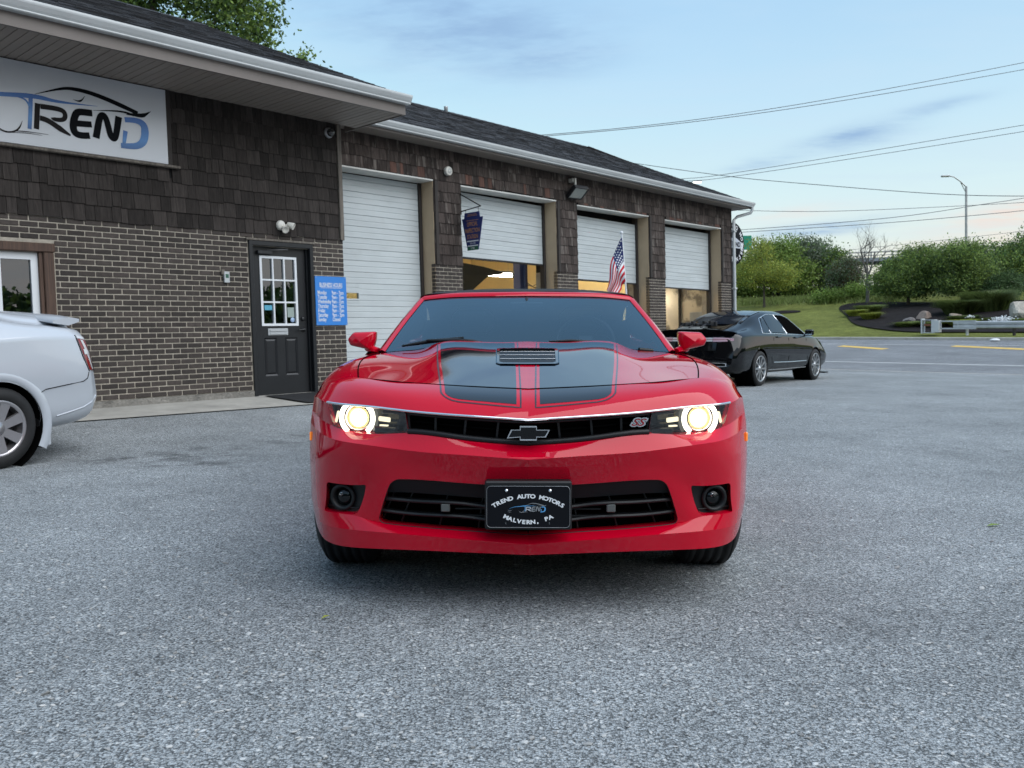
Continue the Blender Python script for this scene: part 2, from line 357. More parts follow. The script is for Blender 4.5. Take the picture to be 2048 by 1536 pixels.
def asphalt_mat(name, base, stone, k=1.0, stains=True):
    m = bpy.data.materials.new(name); m.use_nodes = True; nt = m.node_tree; N = nt.nodes; L = nt.links; b = N['Principled BSDF']
    tc = N.new('ShaderNodeTexCoord'); co_ = tc.outputs['Object']
    def vor(sc, feat='F1', rnd=1.0):
        v = N.new('ShaderNodeTexVoronoi'); v.voronoi_dimensions = '2D'; v.feature = feat; v.inputs['Scale'].default_value = sc; v.inputs['Randomness'].default_value = rnd; L.new(dist, v.inputs['Vector']); return v
    def noi(sc, det=4, rg=.6):
        n = N.new('ShaderNodeTexNoise'); n.inputs['Scale'].default_value = sc; n.inputs['Detail'].default_value = det; n.inputs['Roughness'].default_value = rg; L.new(co_, n.inputs['Vector']); return n.outputs[0]
    def mr(v, a, b_, c, d, sm=False):
        n = N.new('ShaderNodeMapRange'); n.interpolation_type = 'SMOOTHSTEP' if sm else 'LINEAR'; L.new(v, n.inputs[0])
        for i, x in enumerate((a, b_, c, d)): n.inputs[i + 1].default_value = x
        return n.outputs[0]
    def ma(op, a, c):
        n = N.new('ShaderNodeMath'); n.operation = op
        for i, v in enumerate((a, c)):
            if hasattr(v, 'is_output'): L.new(v, n.inputs[i])
            else: n.inputs[i].default_value = v
        return n.outputs[0]
    def mix(f, a, c):
        n = N.new('ShaderNodeMix'); n.data_type = 'RGBA'
        for i, v in ((0, f), (6, a), (7, c)):
            if hasattr(v, 'is_output'): L.new(v, n.inputs[i])
            else: n.inputs[i].default_value = v if i == 0 else (*v, 1)
        return n.outputs[2]
    # warp so that the stones are not neat cells
    wn = N.new('ShaderNodeTexNoise'); wn.inputs['Scale'].default_value = 55; wn.inputs['Detail'].default_value = 2; L.new(co_, wn.inputs['Vector'])
    sv = N.new('ShaderNodeVectorMath'); sv.operation = 'SCALE'; L.new(wn.outputs['Color'], sv.inputs[0]); sv.inputs[3].default_value = .014
    av = N.new('ShaderNodeVectorMath'); av.operation = 'ADD'; L.new(co_, av.inputs[0]); L.new(sv.outputs[0], av.inputs[1]); dist = av.outputs[0]
    v1 = vor(150 * k); v2 = vor(66 * k); v3 = vor(26 * k)
    def lum(v):
        s = N.new('ShaderNodeSeparateColor'); L.new(v.outputs['Color'], s.inputs[0]); return s.outputs[0], s.outputs[1]
    r1, g1 = lum(v1); r2, g2 = lum(v2); r3, g3 = lum(v3)
    small = mr(r1, 0, 1, .38, 1.75)
    edge1 = mr(v1.outputs['Distance'], .35, .75, 1.0, .28)
    tone = ma('MULTIPLY', small, edge1)
    med = ma('MULTIPLY', mr(r2, .70, .86, 0, .85), mr(v2.outputs['Distance'], .18, .48, 1, 0, True))
    big = ma('MULTIPLY', mr(r3, .90, .94, 0, .85), mr(v3.outputs['Distance'], .12, .30, 1, 0, True))
    patch = mr(noi(.55, 5, .55), .3, .7, .80, 1.18); patch2 = mr(noi(3.2, 4, .6), .3, .7, .90, 1.10)
    def sc(c, f):
        n = N.new('ShaderNodeVectorMath'); n.operation = 'SCALE'
        if hasattr(c, 'is_output'): L.new(c, n.inputs[0])
        else: n.inputs[0].default_value = c
        L.new(f, n.inputs[3]); return n.outputs[0]
    c = sc(base, tone)
    c = mix(med, c, sc(stone, mr(g2, 0, 1, .55, 1.15)))
    c = mix(big, c, sc([x * 1.12 for x in stone], mr(g3, 0, 1, .6, 1.1)))
    c = sc(sc(c, patch), patch2)
    if stains:
        crk = mr(ma('ABSOLUTE', ma('SUBTRACT', noi(.9, 5, .62), .5), 0), .0, .0045, .55, 0); gate = mr(noi(.35, 2, .5), .50, .60, 0, 1, True); c = mix(ma('MULTIPLY', crk, gate), c, (.05, .05, .05))
        sp = N.new('ShaderNodeSeparateXYZ'); L.new(co_, sp.inputs[0])
        def spot(x, y, rx, ry, ang=0.0):
            dx = ma('SUBTRACT', sp.outputs[0], x); dy = ma('SUBTRACT', sp.outputs[1], y); ca, sa = math.cos(ang), math.sin(ang)
            a = ma('ADD', ma('MULTIPLY', dx, ca), ma('MULTIPLY', dy, sa)); e = ma('SUBTRACT', ma('MULTIPLY', dy, ca), ma('MULTIPLY', dx, sa))
            q = ma('ADD', ma('POWER', ma('ABSOLUTE', ma('DIVIDE', a, rx), 0), 2), ma('POWER', ma('ABSOLUTE', ma('DIVIDE', e, ry), 0), 2))
            return ma('EXPONENT', ma('MULTIPLY', q, -1), 0)
        tot = None
        nz = mr(noi(4.5, 6, .65), .44, .62, 0, 1, True)
        for x, y, rx, ry, an, kk in ((-3.1, 7.5, .7, .35, .3, .75), (-2.55, 8.3, .8, .3, .6, .6), (-1.9, 9.3, .9, .35, .7, .5), (-2.6, 7.1, .5, .2, .2, .6), (3.9, 5.0, .9, .25, .2, .55), (4.9, 7.6, 1.6, .4, -.3, .35), (1.5, 3.2, .5, .25, .3, .35), (2.3, 3.0, .8, .5, 0, .3)):
            t_ = ma('MULTIPLY', ma('MULTIPLY', spot(x, y, rx, ry, an), nz), kk); tot = t_ if tot is None else ma('MAXIMUM', tot, t_)
        c = mix(tot, c, (.018, .018, .019))
    L.new(c, b.inputs['Base Color']); b.inputs['Roughness'].default_value = .82; b.inputs['Specular IOR Level'].default_value = .32
    h = ma('ADD', ma('MULTIPLY', mr(v1.outputs['Distance'], 0, .8, 1, 0), .5), ma('ADD', ma('MULTIPLY', med, .5), ma('MULTIPLY', big, .8)))
    h = ma('ADD', h, ma('MULTIPLY', noi(160, 3, .6), .5))
    bp = N.new('ShaderNodeBump'); bp.inputs['Strength'].default_value = .85; bp.inputs['Distance'].default_value = .005; L.new(h, bp.inputs['Height']); L.new(bp.outputs[0], b.inputs['Normal'])
    return m

T = {}
T['asphalt'] = asphalt_mat('weathered_asphalt', (.245, .262, .268), (.52, .53, .52))
T['road'] = asphalt_mat('road_asphalt', (.20, .208, .218), (.32, .325, .33), k=.9, stains=False)
T['concrete'] = M_('concrete', (.34, .325, .29), .9, var=[(.18, 1.3), (.1, 9)], bump=(.5, 60, .004), wear=((.16, .155, .145), .9, .55, .2, .5))
T['foundation'] = M_('rough_concrete', (.24, .225, .20), .95, var=[(.35, 6), (.2, 30)], bump=(1, 26, .03), wear=((.10, .095, .085), 3, .5, .2, .6))
T['lawn'] = M_('mown_grass', (.14, .155, .040), .95, spec=.1, var=[(.30, .35), (.25, 2.4), (.3, 14)], bump=(1, 22, .05), wear=((.115, .125, .035), .5, .5, .25, .6))
T['verge'] = M_('far_grass', (.055, .08, .025), .95, spec=.1, var=[(.3, .1), (.3, 1)])
T['mulch'] = M_('dark_mulch', (.020, .017, .017), .98, spec=.1, var=[(.4, 3), (.5, 25)], bump=(1, 18, .05))
T['white_line'] = M_('road_paint_white', (.56, .56, .54), .7, var=[(.2, 4)], wear=((.2, .2, .2), 5, .56, .1, .7))
T['yellow_line'] = M_('road_paint_yellow', (.62, .40, .07), .7, var=[(.2, 4)], wear=((.2, .19, .17), 5, .58, .1, .7))
T['brick'] = M_('brown_brick', (.048, .038, .033), .85, isl=.34, var=[(.25, 26), (.15, 90)], bump=(.5, 90, .004), wear=((.065, .045, .040), (5, 20, 20), .62, .1, .6))
T['mortar'] = M_('pale_mortar', (.38, .34, .28), .95, var=[(.2, 9), (.12, 60)], bump=(.5, 80, .004))
T['shingle'] = M_('weathered_shake', (.037, .031, .028), .92, spec=.25, isl=.38, var=[(.35, (45, 45, 2.5)), (.2, (130, 130, 5))], bump=(.6, (110, 110, 4), .006), wear=((.075, .068, .063), (10, 10, 2.2), .60, .16, .6))
T['shingle_r'] = M_('reddish_weathered_shake', (.056, .044, .039), .92, spec=.25, isl=.42, var=[(.4, (40, 40, 2.5)), (.2, (120, 120, 5))], bump=(.6, (110, 110, 4), .006), wear=((.20, .175, .155), (11, 11, 1.4), .54, .16, .75))
T['shingle_red'] = M_('bare_red_cedar', (.105, .052, .038), .9, isl=.3, var=[(.3, (40, 40, 3))], bump=(.5, (110, 110, 4), .005))
T['backing'] = M_('dark_sheathing', (.014, .013, .013), .95)
T['post_wood'] = M_('grey_weathered_wood', (.15, .13, .11), .9, var=[(.45, (30, 30, 2)), (.2, (120, 120, 6))], bump=(.7, (80, 80, 3), .006))
T['trim_wood'] = M_('brown_stained_wood', (.075, .042, .028), .7, var=[(.5, (40, 40, 2.0)), (.2, (150, 150, 6))], bump=(.6, (90, 90, 3), .005))
T['trim_dark'] = M_('dark_brown_trim', (.030, .024, .021), .75, var=[(.3, (30, 30, 2))])
T['soffit'] = M_('tan_vinyl', (.26, .225, .195), .6, var=[(.06, 2)])
T['fascia'] = M_('taupe_fascia', (.17, .145, .13), .5, var=[(.08, 2)])
T['gutter'] = M_('white_gutter', (.52, .54, .54), .35, var=[(.07, 1.5)], coat=.2)
T['roofing'] = M_('charcoal_asphalt_shingle', (.042, .043, .047), .95, spec=.2, isl=.45, var=[(.25, 40), (.3, 1.2)], bump=(.8, 160, .004))
T['jamb'] = M_('tan_painted_block', (.46, .35, .235), .8, var=[(.08, 2)], bump=(.25, 40, .003))
T['header_white'] = M_('white_flashing', (.62, .61, .57), .5, var=[(.14, 3)])
T['gdoor'] = M_('white_door_steel', (.52, .56, .57), .45, var=[(.06, 1.2), (.05, (1.5, 1.5, 12))], wear=((.42, .43, .42), 1.8, .60, .2, .35))
T['rubber'] = M_('black_rubber', (.012, .012, .013), .7, var=[(.3, 8)])
T['black_metal'] = M_('black_paint', (.015, .016, .018), .4)
T['door_black'] = M_('black_door_paint', (.007, .008, .010), .38, var=[(.2, 6)], bump=(.1, 60, .002))
T['white_vinyl'] = M_('white_vinyl', (.72, .74, .76), .35)
T['offwhite'] = M_('offwhite_plastic', (.66, .64, .58), .45)
T['grey_metal'] = M_('grey_metal', (.35, .36, .37), .4, metal=.6, var=[(.15, 4)])
T['galv'] = M_('galvanised_steel', (.50, .52, .53), .42, metal=.35, var=[(.18, 2)])
T['chrome'] = M_('chrome', (.85, .86, .88), .06, metal=1)
T['steel_dark'] = M_('dark_steel', (.11, .11, .115), .35, metal=.8)
T['pane'] = glass_('window_glass', (.30, .34, .36), .10)
T['room_dark'] = M_('unlit_room', (.03, .032, .034), .9)
T['blind'] = M_('blind_slat', (.55, .56, .56), .5)
T['cream'] = M_('cream_wall', (.74, .60, .34), .85, var=[(.08, .8)])
T['stained'] = M_('stained_wall', (.50, .44, .35), .85, var=[(.2, .8)], wear=((.12, .11, .10), 1.7, .50, .12, .9))
T['blue_steel'] = M_('blue_lift_paint', (.028, .045, .14), .45)
T['floor_in'] = M_('workshop_floor', (.22, .21, .2), .6, var=[(.3, 1)])
T['sign_blue'] = M_('sign_blue', (.035, .21, .60), .35, var=[(.05, 2)])
T['sign_navy'] = M_('sign_navy', (.018, .028, .13), .4, var=[(.25, 14)])
T['sign_white'] = M_('sign_white', (.58, .60, .63), .32, var=[(.04, .8)])
T['print_white'] = M_('print_white', (.78, .79, .80), .5)
T['print_black'] = M_('print_black', (.004, .005, .007), .7, spec=.1)
T['print_grey'] = M_('print_grey', (.05, .052, .055), .4)
T['print_brown'] = M_('print_dark_grey', (.020, .018, .018), .7, spec=.1)
T['print_gold'] = M_('faded_orange_print', (.48, .23, .09), .6, wear=((.10, .07, .10), 40, .5, .1, .5))
T['print_green'] = M_('print_green', (.02, .10, .06), .5)
T['leaf_dark'] = None

def blue_fade():
    m = M_('print_blue_fade', (.03, .13, .36), .4); nt = m.node_tree; N = nt.nodes; L = nt.links; b = N['Principled BSDF']
    tc = N.new('ShaderNodeTexCoord'); sp = N.new('ShaderNodeSeparateXYZ'); L.new(tc.outputs['Generated'], sp.inputs[0])
    r = N.new('ShaderNodeValToRGB'); L.new(sp.outputs[2], r.inputs[0]); cr = r.color_ramp
    cr.elements[0].color = (.025, .10, .27, 1); cr.elements[1].color = (.022, .11, .36, 1); e = cr.elements.new(.35); e.color = (.06, .22, .50, 1)
    L.new(r.outputs[0], b.inputs['Base Color']); return m
T['print_blue'] = blue_fade()

# ------------------------------------------------------------------ ground, road, lawn
def sheet(name, us, ds, mat, dz=0.0, hf=None):
    G = np.array([[(*ud2xy(u, d), (hf or (lambda x, y: ground(x, y)))(*ud2xy(u, d)) + dz) for u in us] for d in ds])
    mb = MB().grid(G, flip=True)
    o = link(name, mb.mesh(name), mat, kind='structure'); return o
def span(*segs):
    out = []
    for a, b, n in segs: out += list(np.linspace(a, b, n, endpoint=False))
    return out + [segs[-1][1]]
ds_all = span((-150, -20, 14), (-20, -4, 12), (-4, 5, 26), (5, 30, 18), (30, 150, 12))
sheet('parking_lot', span((-90, -12, 12), (-12, 12, 36), (12, U0, 10)), ds_all, T['asphalt'])
sheet('road', span((U0, U0 + 4, 6), (U0 + 4, U1, 6)), ds_all, T['road'], dz=.004)
def lawn_h(x, y):
    u, d = xy2ud(x, y); return ground(x, y) + .10 * (math.sin(u * .35 + 1) * math.sin(d * .27 + .4)) * sst(46, 54, u)
sheet('lawn', span((U1 + .34, 66, 24), (66, 140, 10), (140, 420, 4)), span((-330, -150, 3), (-150, -40, 12), (-40, 40, 50), (40, 150, 8), (150, 330, 3)), T['lawn'], hf=lawn_h)
def strip(name, u0, u1, d0, d1, mat, dz, n=24, kind='structure'):
    return sheet(name, [u0, (u0 + u1) / 2, u1], list(np.linspace(d0, d1, n)), mat, dz=dz)
strip('edge_line', 27.72, 27.88, -60, 60, T['white_line'], .009)
strip('lane_line', 38.3, 38.42, -60, 60, T['white_line'], .009)
strip('far_edge_line', 35.0, 35.1, -60, -3.6, T['white_line'], .009)
for (ua, ub, da, db, w) in ((36.9, 35.0, -3.8, -1.3, .40), (37.7, 35.6, .4, 3.9, .44)):        # slanting yellow hatch bars on the median
    vs = []
    for t in np.linspace(0, 1, 7):
        u, d = ua + (ub - ua) * t, da + (db - da) * t
        for s in (-w, w): x, y = ud2xy(u + s, d); vs.append((x, y, ground(x, y) + .010))
    mb = MB().add(vs, [(2 * i, 2 * i + 1, 2 * i + 3, 2 * i + 2) for i in range(6)])
    link('yellow_marking', mb.mesh('yellow_marking'), T['yellow_line'], kind='structure')
def kerb():
    mb = MB(); prof = [(U1 - .02, .0), (U1, .11), (U1 + .04, .135), (U1 + .36, .135), (U1 + .36, -.1)]
    G = []
    for d in np.linspace(-150, 150, 61):
        row = []
        for u, z in prof: x, y = ud2xy(U1, d); z0 = ground(x, y); x, y = ud2xy(u, d); row.append((x, y, z0 + z))
        G.append(row)
    mb.grid(np.array(G), smooth=False); link('kerb', mb.mesh('kerb'), T['concrete'], kind='structure')
kerb()
def walk():      # concrete apron along the office front, flush with the lot at its outer edge
    us = np.linspace(-8, 8.12, 30); G = []
    for u in us:
        x, y = ud2xy(u, 1.05); ze = ground(x, y) + .012
        G.append([(*ud2xy(u, dd), ze + (.335 - ze) * t) for dd, t in ((1.05, 0), (.7, .3), (.35, .65), (.0, 1.0), (-.3, 1.0))])
    mb = MB().grid(np.array(G)); link('sidewalk', mb.mesh('sidewalk'), T['concrete'], kind='structure')
walk()
def bed(name, pts, dz, mat, n=5):
    """mulch bed: outline in (u,d), draped on the slope"""
    P = np.array(pts + [pts[0]], float); t = np.arange(len(P)); ts = np.linspace(0, len(P) - 1, 60, endpoint=False)
    tt = np.concatenate([t[:-1] - (len(P) - 1), t[:-1], t[:-1] + len(P) - 1]); PP = np.concatenate([P[:-1]] * 3)
    Q = ncs(tt, PP, ts); c = Q.mean(0); G = []
    for k in np.linspace(0, 1, 8):
        row = [];
        for q in list(Q) + [Q[0]]:
            u, d = c + (q - c) * k; x, y = ud2xy(u, d); row.append((x, y, lawn_h(x, y) + dz * (1.6 - k)))
        G.append(row)
    mb = MB().grid(np.array(G)); link(name, mb.mesh(name), mat, kind='structure')
bed('mulch_bed', [(55.9, -11.3), (51.5, -9.2), (47.2, -7.0), (44.9, -4.4), (44.3, -2.0), (44.2, 4), (46, 12), (56, 12), (57.5, 2), (57.2, -4), (58.2, -8.5), (58.2, -11)], .10, T['mulch'])
bed('mulch_ring', [(53.0, -13.7), (53.6, -13.0), (54.3, -13.3), (54.4, -14.3), (53.7, -14.8), (53.1, -14.4)], .07, T['mulch'])
# ------------------------------------------------------------------ building helpers (local frame: x along wall, y inwards, z up)
CAM_L = WALL_M.inverted() @ Vector((0, 0, CAM_H))
def cells_minus(x0, x1, z0, z1, holes):
    xs = sorted({x0, x1} | {v for h in holes for v in h[:2] if x0 < v < x1}); zs = sorted({z0, z1} | {v for h in holes for v in h[2:] if z0 < v < z1})
    for a, b in zip(xs[:-1], xs[1:]):
        run = None
        for c, d in zip(zs[:-1], zs[1:]):
            inside = any(h[0] <= a and b <= h[1] and h[2] <= c and d <= h[3] for h in holes)
            if not inside: run = (run[0], d) if run else (c, d)
            if inside and run: yield a, b, run[0], run[1]; run = None
        if run: yield a, b, run[0], run[1]
def wall_mesh(x0, x1, z0, z1, y0, y1, holes=()):
    mb = MB()
    for a, b, c, d in cells_minus(x0, x1, z0, z1, list(holes)): mb.box(a, b, y0, y1, c, d)
    return mb
def lay(pieces, name, mat, root, limit, meshes, key):
    """pieces: (x0,x1,z0,z1,yoff,tilt); the largest in view become parts, the rest one 'stuff' part"""
    pieces = sorted(pieces, key=key)
    near, far = pieces[:limit], pieces[limit:]
    for p in near:
        w, h = p[1] - p[0], p[3] - p[2]; k = (round(w, 3), round(h, 3), p[6] if len(p) > 6 else 0)
        if k not in meshes: meshes[k] = piece_mesh(name, w, h, k[2]); meshes[k].materials.append(mat if len(p) < 8 else p[7])
        o = bpy.data.objects.new(name, meshes[k]); COL.objects.link(o); o.parent = root
        o.location = ((p[0] + p[1]) / 2, p[4], (p[2] + p[3]) / 2); o.rotation_euler = (0, p[5], 0)
    if far:
        mb = MB()
        for p in far:
            w, h = p[1] - p[0], p[3] - p[2]; tmp = piece_mb(w, h, p[6] if len(p) > 6 else 0); cx, cz = (p[0] + p[1]) / 2, (p[2] + p[3]) / 2
            mb.add([(v[0] + cx, v[1] + p[4], v[2] + cz) for v in tmp.v], tmp.f)
        part(name, mb, mat, root, kind='stuff')
def piece_mb(w, h, kind):
    mb = MB()
    if kind == 0:      # brick, slightly rounded arrises
        mb.bbox(-w / 2, w / 2, 0, .09, -h / 2, h / 2, .0035)
    else:              # shake: thin at the top, thick at the butt
        vs = [(-w / 2, -.020, -h / 2), (w / 2, -.020, -h / 2), (w / 2, -.002, h / 2 + .05), (-w / 2, -.002, h / 2 + .05), (-w / 2, .012, -h / 2), (w / 2, .012, -h / 2), (w / 2, .012, h / 2 + .05), (-w / 2, .012, h / 2 + .05)]
        mb.add(vs, [(0, 1, 2, 3), (5, 4, 7, 6), (0, 4, 5, 1), (1, 5, 6, 2), (2, 6, 7, 3), (3, 7, 4, 0)])
    return mb
def piece_mesh(name, w, h, kind): return piece_mb(w, h, kind).mesh(name)
def brick_pieces(x0, x1, z0, z1, y, holes=(), course=.0672, L=.2032, joint=.0145):
    out = []; n = int(round((z1 - z0) / course))
    for r in range(n):
        za, zb = z0 + r * course + joint / 2, z0 + (r + 1) * course - joint / 2
        xs = x0 - (L / 2 if r % 2 else 0)
        while xs < x1:
            a, b = max(xs + joint / 2, x0), min(xs + L - joint / 2, x1); xs += L
            segs = [(a, b)]
            for h in holes:
                if zb > h[2] and za < h[3]:
                    segs = [s for q in segs for s in ((q[0], min(q[1], h[0] - .005)), (max(q[0], h[1] + .005), q[1])) if s[1] - s[0] > .025]
            for s in segs:
                if s[1] - s[0] > .025: out.append((round(s[0], 3), round(s[1], 3), za, zb, y + random.uniform(-.003, .002), random.uniform(-.006, .006)))
    return out
def shake_pieces(x0, x1, z0, z1, y, holes=(), course=.187, wr=(.085, .205), phase=0.0):
    out = []; z = z0 - phase; rs = random.Random(int((x0 * 31 + z0 * 7) * 100))
    widths = [round(wr[0] + (wr[1] - wr[0]) * k / 5, 3) for k in range(6)]
    while z < z1 - .02:
        x = x0 - rs.uniform(0, .1)
        while x < x1 - .015:
            w = rs.choice(widths); a, b = max(x, x0) + .0025, min(x + w, x1) - .0025; x += w
            dz = rs.choice((0, 0, 0, 0, .004, -.004, .008, -.010)); za, zb = max(z + dz, z0 - .015), min(z + course + dz, z1)
            bad = False
            for h in holes:
                if zb > h[2] + .005 and za < h[3] - .005:
                    if a >= h[0] - .03 and b <= h[1] + .03 and za < h[2] - .03: zb = h[2]
                    elif a >= h[0] and b <= h[1]: bad = True
                    elif a < h[0] < b: b = h[0]
                    elif a < h[1] < b: a = h[1]
                    elif b <= h[0] or a >= h[1]: continue
            if bad and any(a >= h[0] and b <= h[1] and zb > h[3] + .02 and za < h[3] for h in holes):
                za = max(h[3] for h in holes if a >= h[0] and b <= h[1]); bad = False
            if not bad and b - a > .02 and zb - za > .02: out.append((round(a, 3), round(b, 3), za, zb, y, rs.uniform(-.006, .006), 1))
        z += course
    return out
def near_key(p): return (Vector(((p[0] + p[1]) / 2, 0, (p[2] + p[3]) / 2)) - CAM_L).length + (60 if ((p[0] + p[1]) / 2 < 3.35 or ((p[0] + p[1]) / 2 < 4.25 and p[3] < 1.45)) else 0)

# ------------------------------------------------------------------ office building
def office():
    rt = thing('office_building', 'low brick and shake office building with a wide white gutter at the left', 'building', WALL_M)
    XL, XR = -7.5, 8.135; ZB, ZBR, ZS = .418, .418 + 32 * .0672, 4.27
    door = (6.585, 7.545, .30, 2.40); win = (1.2, 3.92, .95, 2.155)
    part('wall', wall_mesh(XL, XR, ZB, ZBR + .02, .008, .26, [door, win]), T['mortar'], rt)
    part('foundation', wall_mesh(XL, XR + .002, -.3, ZB - .003, -.012, .26, [(6.55, 7.58, -.3, .5)]), T['foundation'], rt)
    holes = [(6.535, 7.59, .30, 2.475), (1.1, 4.035, .85, 2.262)]
    lay(brick_pieces(XL, XR, ZB, ZBR, 0.0, holes), 'brick', T['brick'], rt, 300, {}, near_key)
    part('sheathing', wall_mesh(XL, XR - .02, ZBR + .02, ZS, .02, .26), T['backing'], rt)
    sh = shake_pieces(XL, XR - .06, ZBR - .004, ZS - .005, .004, [(1.1, 5.50, 3.30, 4.3)])
    lay(sh, 'shingle', T['shingle'], rt, 300, {}, near_key)
    mb = MB(); mb.bbox(XR - .058, XR + .012, -.034, .02, ZBR - .005, ZS - .003, .005); part('corner_board', mb, T['post_wood'], rt)
    # end wall, back, ceiling of the office
    mb = MB(); mb.box(XR - .25, XR, .27, 8.5, -.3, ZS); mb.box(XL, XR, 8.5, 8.75, -.3, ZS); mb.box(XL, XL + .25, .27, 8.5, -.3, ZS); part('side_wall', mb, T['shingle'], rt)
    mb = MB(); mb.box(XL + .3, XR - .3, .3, 4.2, .25, .30); mb.box(XL + .3, XR - .3, 4.2, 4.3, .3, 3); mb.box(XL + .3, XR - .3, .3, 4.2, 3.0, 3.05); part('interior', mb, T['room_dark'], rt)
    # soffit of vinyl planks
    yo, yf = -1.09, -1.075; meshes = {}
    me = MB().bbox(-.0485, .0485, yo, -.002, 0, .012, .003).mesh('soffit_plank'); me.materials.append(T['soffit'])
    x = 8.40; k = 0
    while x > -2.0:
        o = bpy.data.objects.new('soffit_plank', me); COL.objects.link(o); o.parent = rt; o.location = (x, 0, ZS + (.0015 if k % 3 else -.0015)); x -= .1016 + (.004 if k % 3 == 2 else 0); k += 1
    mb = MB(); mb.box(XL, 8.45, yo, 0, ZS + .03, ZS + .05); part('soffit_backing', mb, T['backing'], rt)
    # fascia: shallow lip
    mb = MB(); mb.prism([(yo - .004, ZS - .012), (yo - .026, ZS - .012), (yo - .026, ZS + .25), (yo - .004, ZS + .25)], XL, 8.452, plane='YZ'); mb.prism([(yo + .02, ZS - .012), (yo - .003, ZS - .012), (yo - .003, ZS - .001), (yo + .02, ZS - .001)], XL, 8.452, plane='YZ')
    mb.box(8.452, 8.472, yo - .026, .27, ZS - .012, ZS + .16); part('fascia', mb, T['fascia'], rt)
    g = yo - .028; gz = ZS + .125
    prof = [(g, gz), (g - .070, gz), (g - .082, gz + .010), (g - .080, gz + .022), (g - .098, gz + .045), (g - .122, gz + .085), (g - .126, gz + .100), (g - .126, gz + .120), (g - .118, gz + .124), (g - .112, gz + .118), (g - .112, gz + .104), (g - .085, gz + .05), (g - .068, gz + .014), (g, gz + .014)]
    mb = MB().prism(prof, XL, 8.50, plane='YZ'); part('gutter', mb, T['gutter'], rt)
    mb = MB().prism(prof[:9] + [(g, gz + .124)], 8.501, 8.506, plane='YZ'); part('gutter_end_cap', mb, T['gutter'], rt)
    roof(rt, -2.6, 8.50, yo - .06, ZS + .245, 11.0)
    mb = MB(); mb.prism([(-.02, ZS + .06), (8.5, ZS + .06), (4.2, ZS + .06 + .436 * 4.2)], XR - .05, XR + .02, plane='YZ'); part('gable', mb, T['shingle'], rt)
    # window
    w = part('window', wall_mesh(2.0, 3.86, .95, 2.15, .035, .10, [(3.475, 3.785, .99, 2.07), (2.1, 3.41, .99, 2.07)]), T['white_vinyl'], rt)
    mb = MB(); mb.box(3.475, 3.785, .066, .07, .99, 2.07); mb.box(2.1, 3.41, .066, .07, .99, 2.07); part('pane', mb, T['pane'], w)
    mb = MB()
    for i in range(18):
        z = 2.065 - i * .0165; mb.box(3.48, 3.78, .085, .105, z - .011, z)
    for i in range(16):
        z = 2.065 - i * .0165; mb.box(2.1, 3.4, .085, .105, z - .011, z)
    mb.box(3.48, 3.78, .082, .11, 1.757, 1.775); part('blind', mb, T['blind'], w)
    mb = MB(); mb.tube([(3.69, .09, 1.76), (3.693, .09, 1.0)], .005); part('wand', mb, T['white_vinyl'], w)
    mb = MB(); mb.bbox(1.1, 4.03, -.035, .06, 2.158, 2.258, .008); mb.bbox(3.905, 4.018, -.028, .06, .9, 2.156, .008); mb.bbox(3.862, 3.903, -.006, .06, .95, 2.156, .005); part('window_trim', mb, T['trim_wood'], rt)
    # sign ledge
    mb = MB(); mb.bbox(1.0, 5.585, -.07, .0, 3.296, 3.328, .006); part('sign_ledge', mb, T['post_wood'], rt)
    mb = MB(); mb.bbox(5.442, 5.50, -.03, .01, 3.33, ZS - .003, .004); part('sign_trim', mb, T['trim_dark'], rt)
    # door frame and door
    fr = MB()
    for a, b, c, d in ((6.54, 6.60, .31, 2.465), (7.525, 7.585, .31, 2.465)): fr.bbox(a, b, -.022, .16, c, d, .006)
    fr.bbox(6.54, 7.585, -.024, .16, 2.403, 2.469, .006); fr.bbox(6.60, 6.625, .045, .16, .31, 2.402, .003); fr.bbox(7.50, 7.525, .045, .16, .31, 2.402, .003)
    part('door_frame', fr, T['door_black'], rt)
    mb = MB(); mb.bbox(6.50, 7.62, -.030, -.001, 2.470, 2.500, .004); part('door_drip_cap', mb, T['post_wood'], rt)
    mb = MB(); mb.bbox(6.6, 7.525, -.05, .16, .296, .322, .004); part('threshold', mb, T['galv'], rt)
    y0, y1 = .075, .12; gx0, gx1, gz0, gz1 = 6.745, 7.345, 1.30, 2.275
    P = [(6.775, 6.985), (7.115, 7.325)]; pz = (.60, 1.135)
    mb = wall_mesh(6.63, 7.495, .325, 2.40, y0, y1, [(gx0 + .02, gx1 - .02, gz0 + .02, gz1 - .02)] + [(a, b, *pz) for a, b in P])
    dr = part('door', mb, T['door_black'], rt)
    for a, b in P:
        mb = MB(); z0, z1 = pz
        vs = [(a, y0, z0), (b, y0, z0), (b, y0, z1), (a, y0, z1)]; e = .022; vs += [(a + e, y0 + .012, z0 + e), (b - e, y0 + .012, z0 + e), (b - e, y0 + .012, z1 - e), (a + e, y0 + .012, z1 - e)]
        e2 = .045; vs += [(a + e2, y0 + .002, z0 + e2), (b - e2, y0 + .002, z0 + e2), (b - e2, y0 + .002, z1 - e2), (a + e2, y0 + .002, z1 - e2)]
        fs = [(8, 9, 10, 11)]
        for o in (0, 4):
            for i in range(4): j = (i + 1) % 4; fs.append((o + i, o + j, o + j + 4, o + i + 4))
        mb.add(vs, fs); part('door_panel', mb, T['door_black'], dr)
    gx = [gx0, gx0 + .034, gx0 + .222, gx0 + .244, gx0 + .411 - .022, gx0 + .411, gx1 - .034, gx1]; bars = MB()
    wv = (gx1 - gx0 - .068 - .044) / 3; hv = (gz1 - gz0 - .068 - .044) / 3
    hol = [(gx0 + .034 + i * (wv + .022), gx0 + .034 + i * (wv + .022) + wv, gz0 + .034 + j * (hv + .022), gz0 + .034 + j * (hv + .022) + hv) for i in range(3) for j in range(3)]
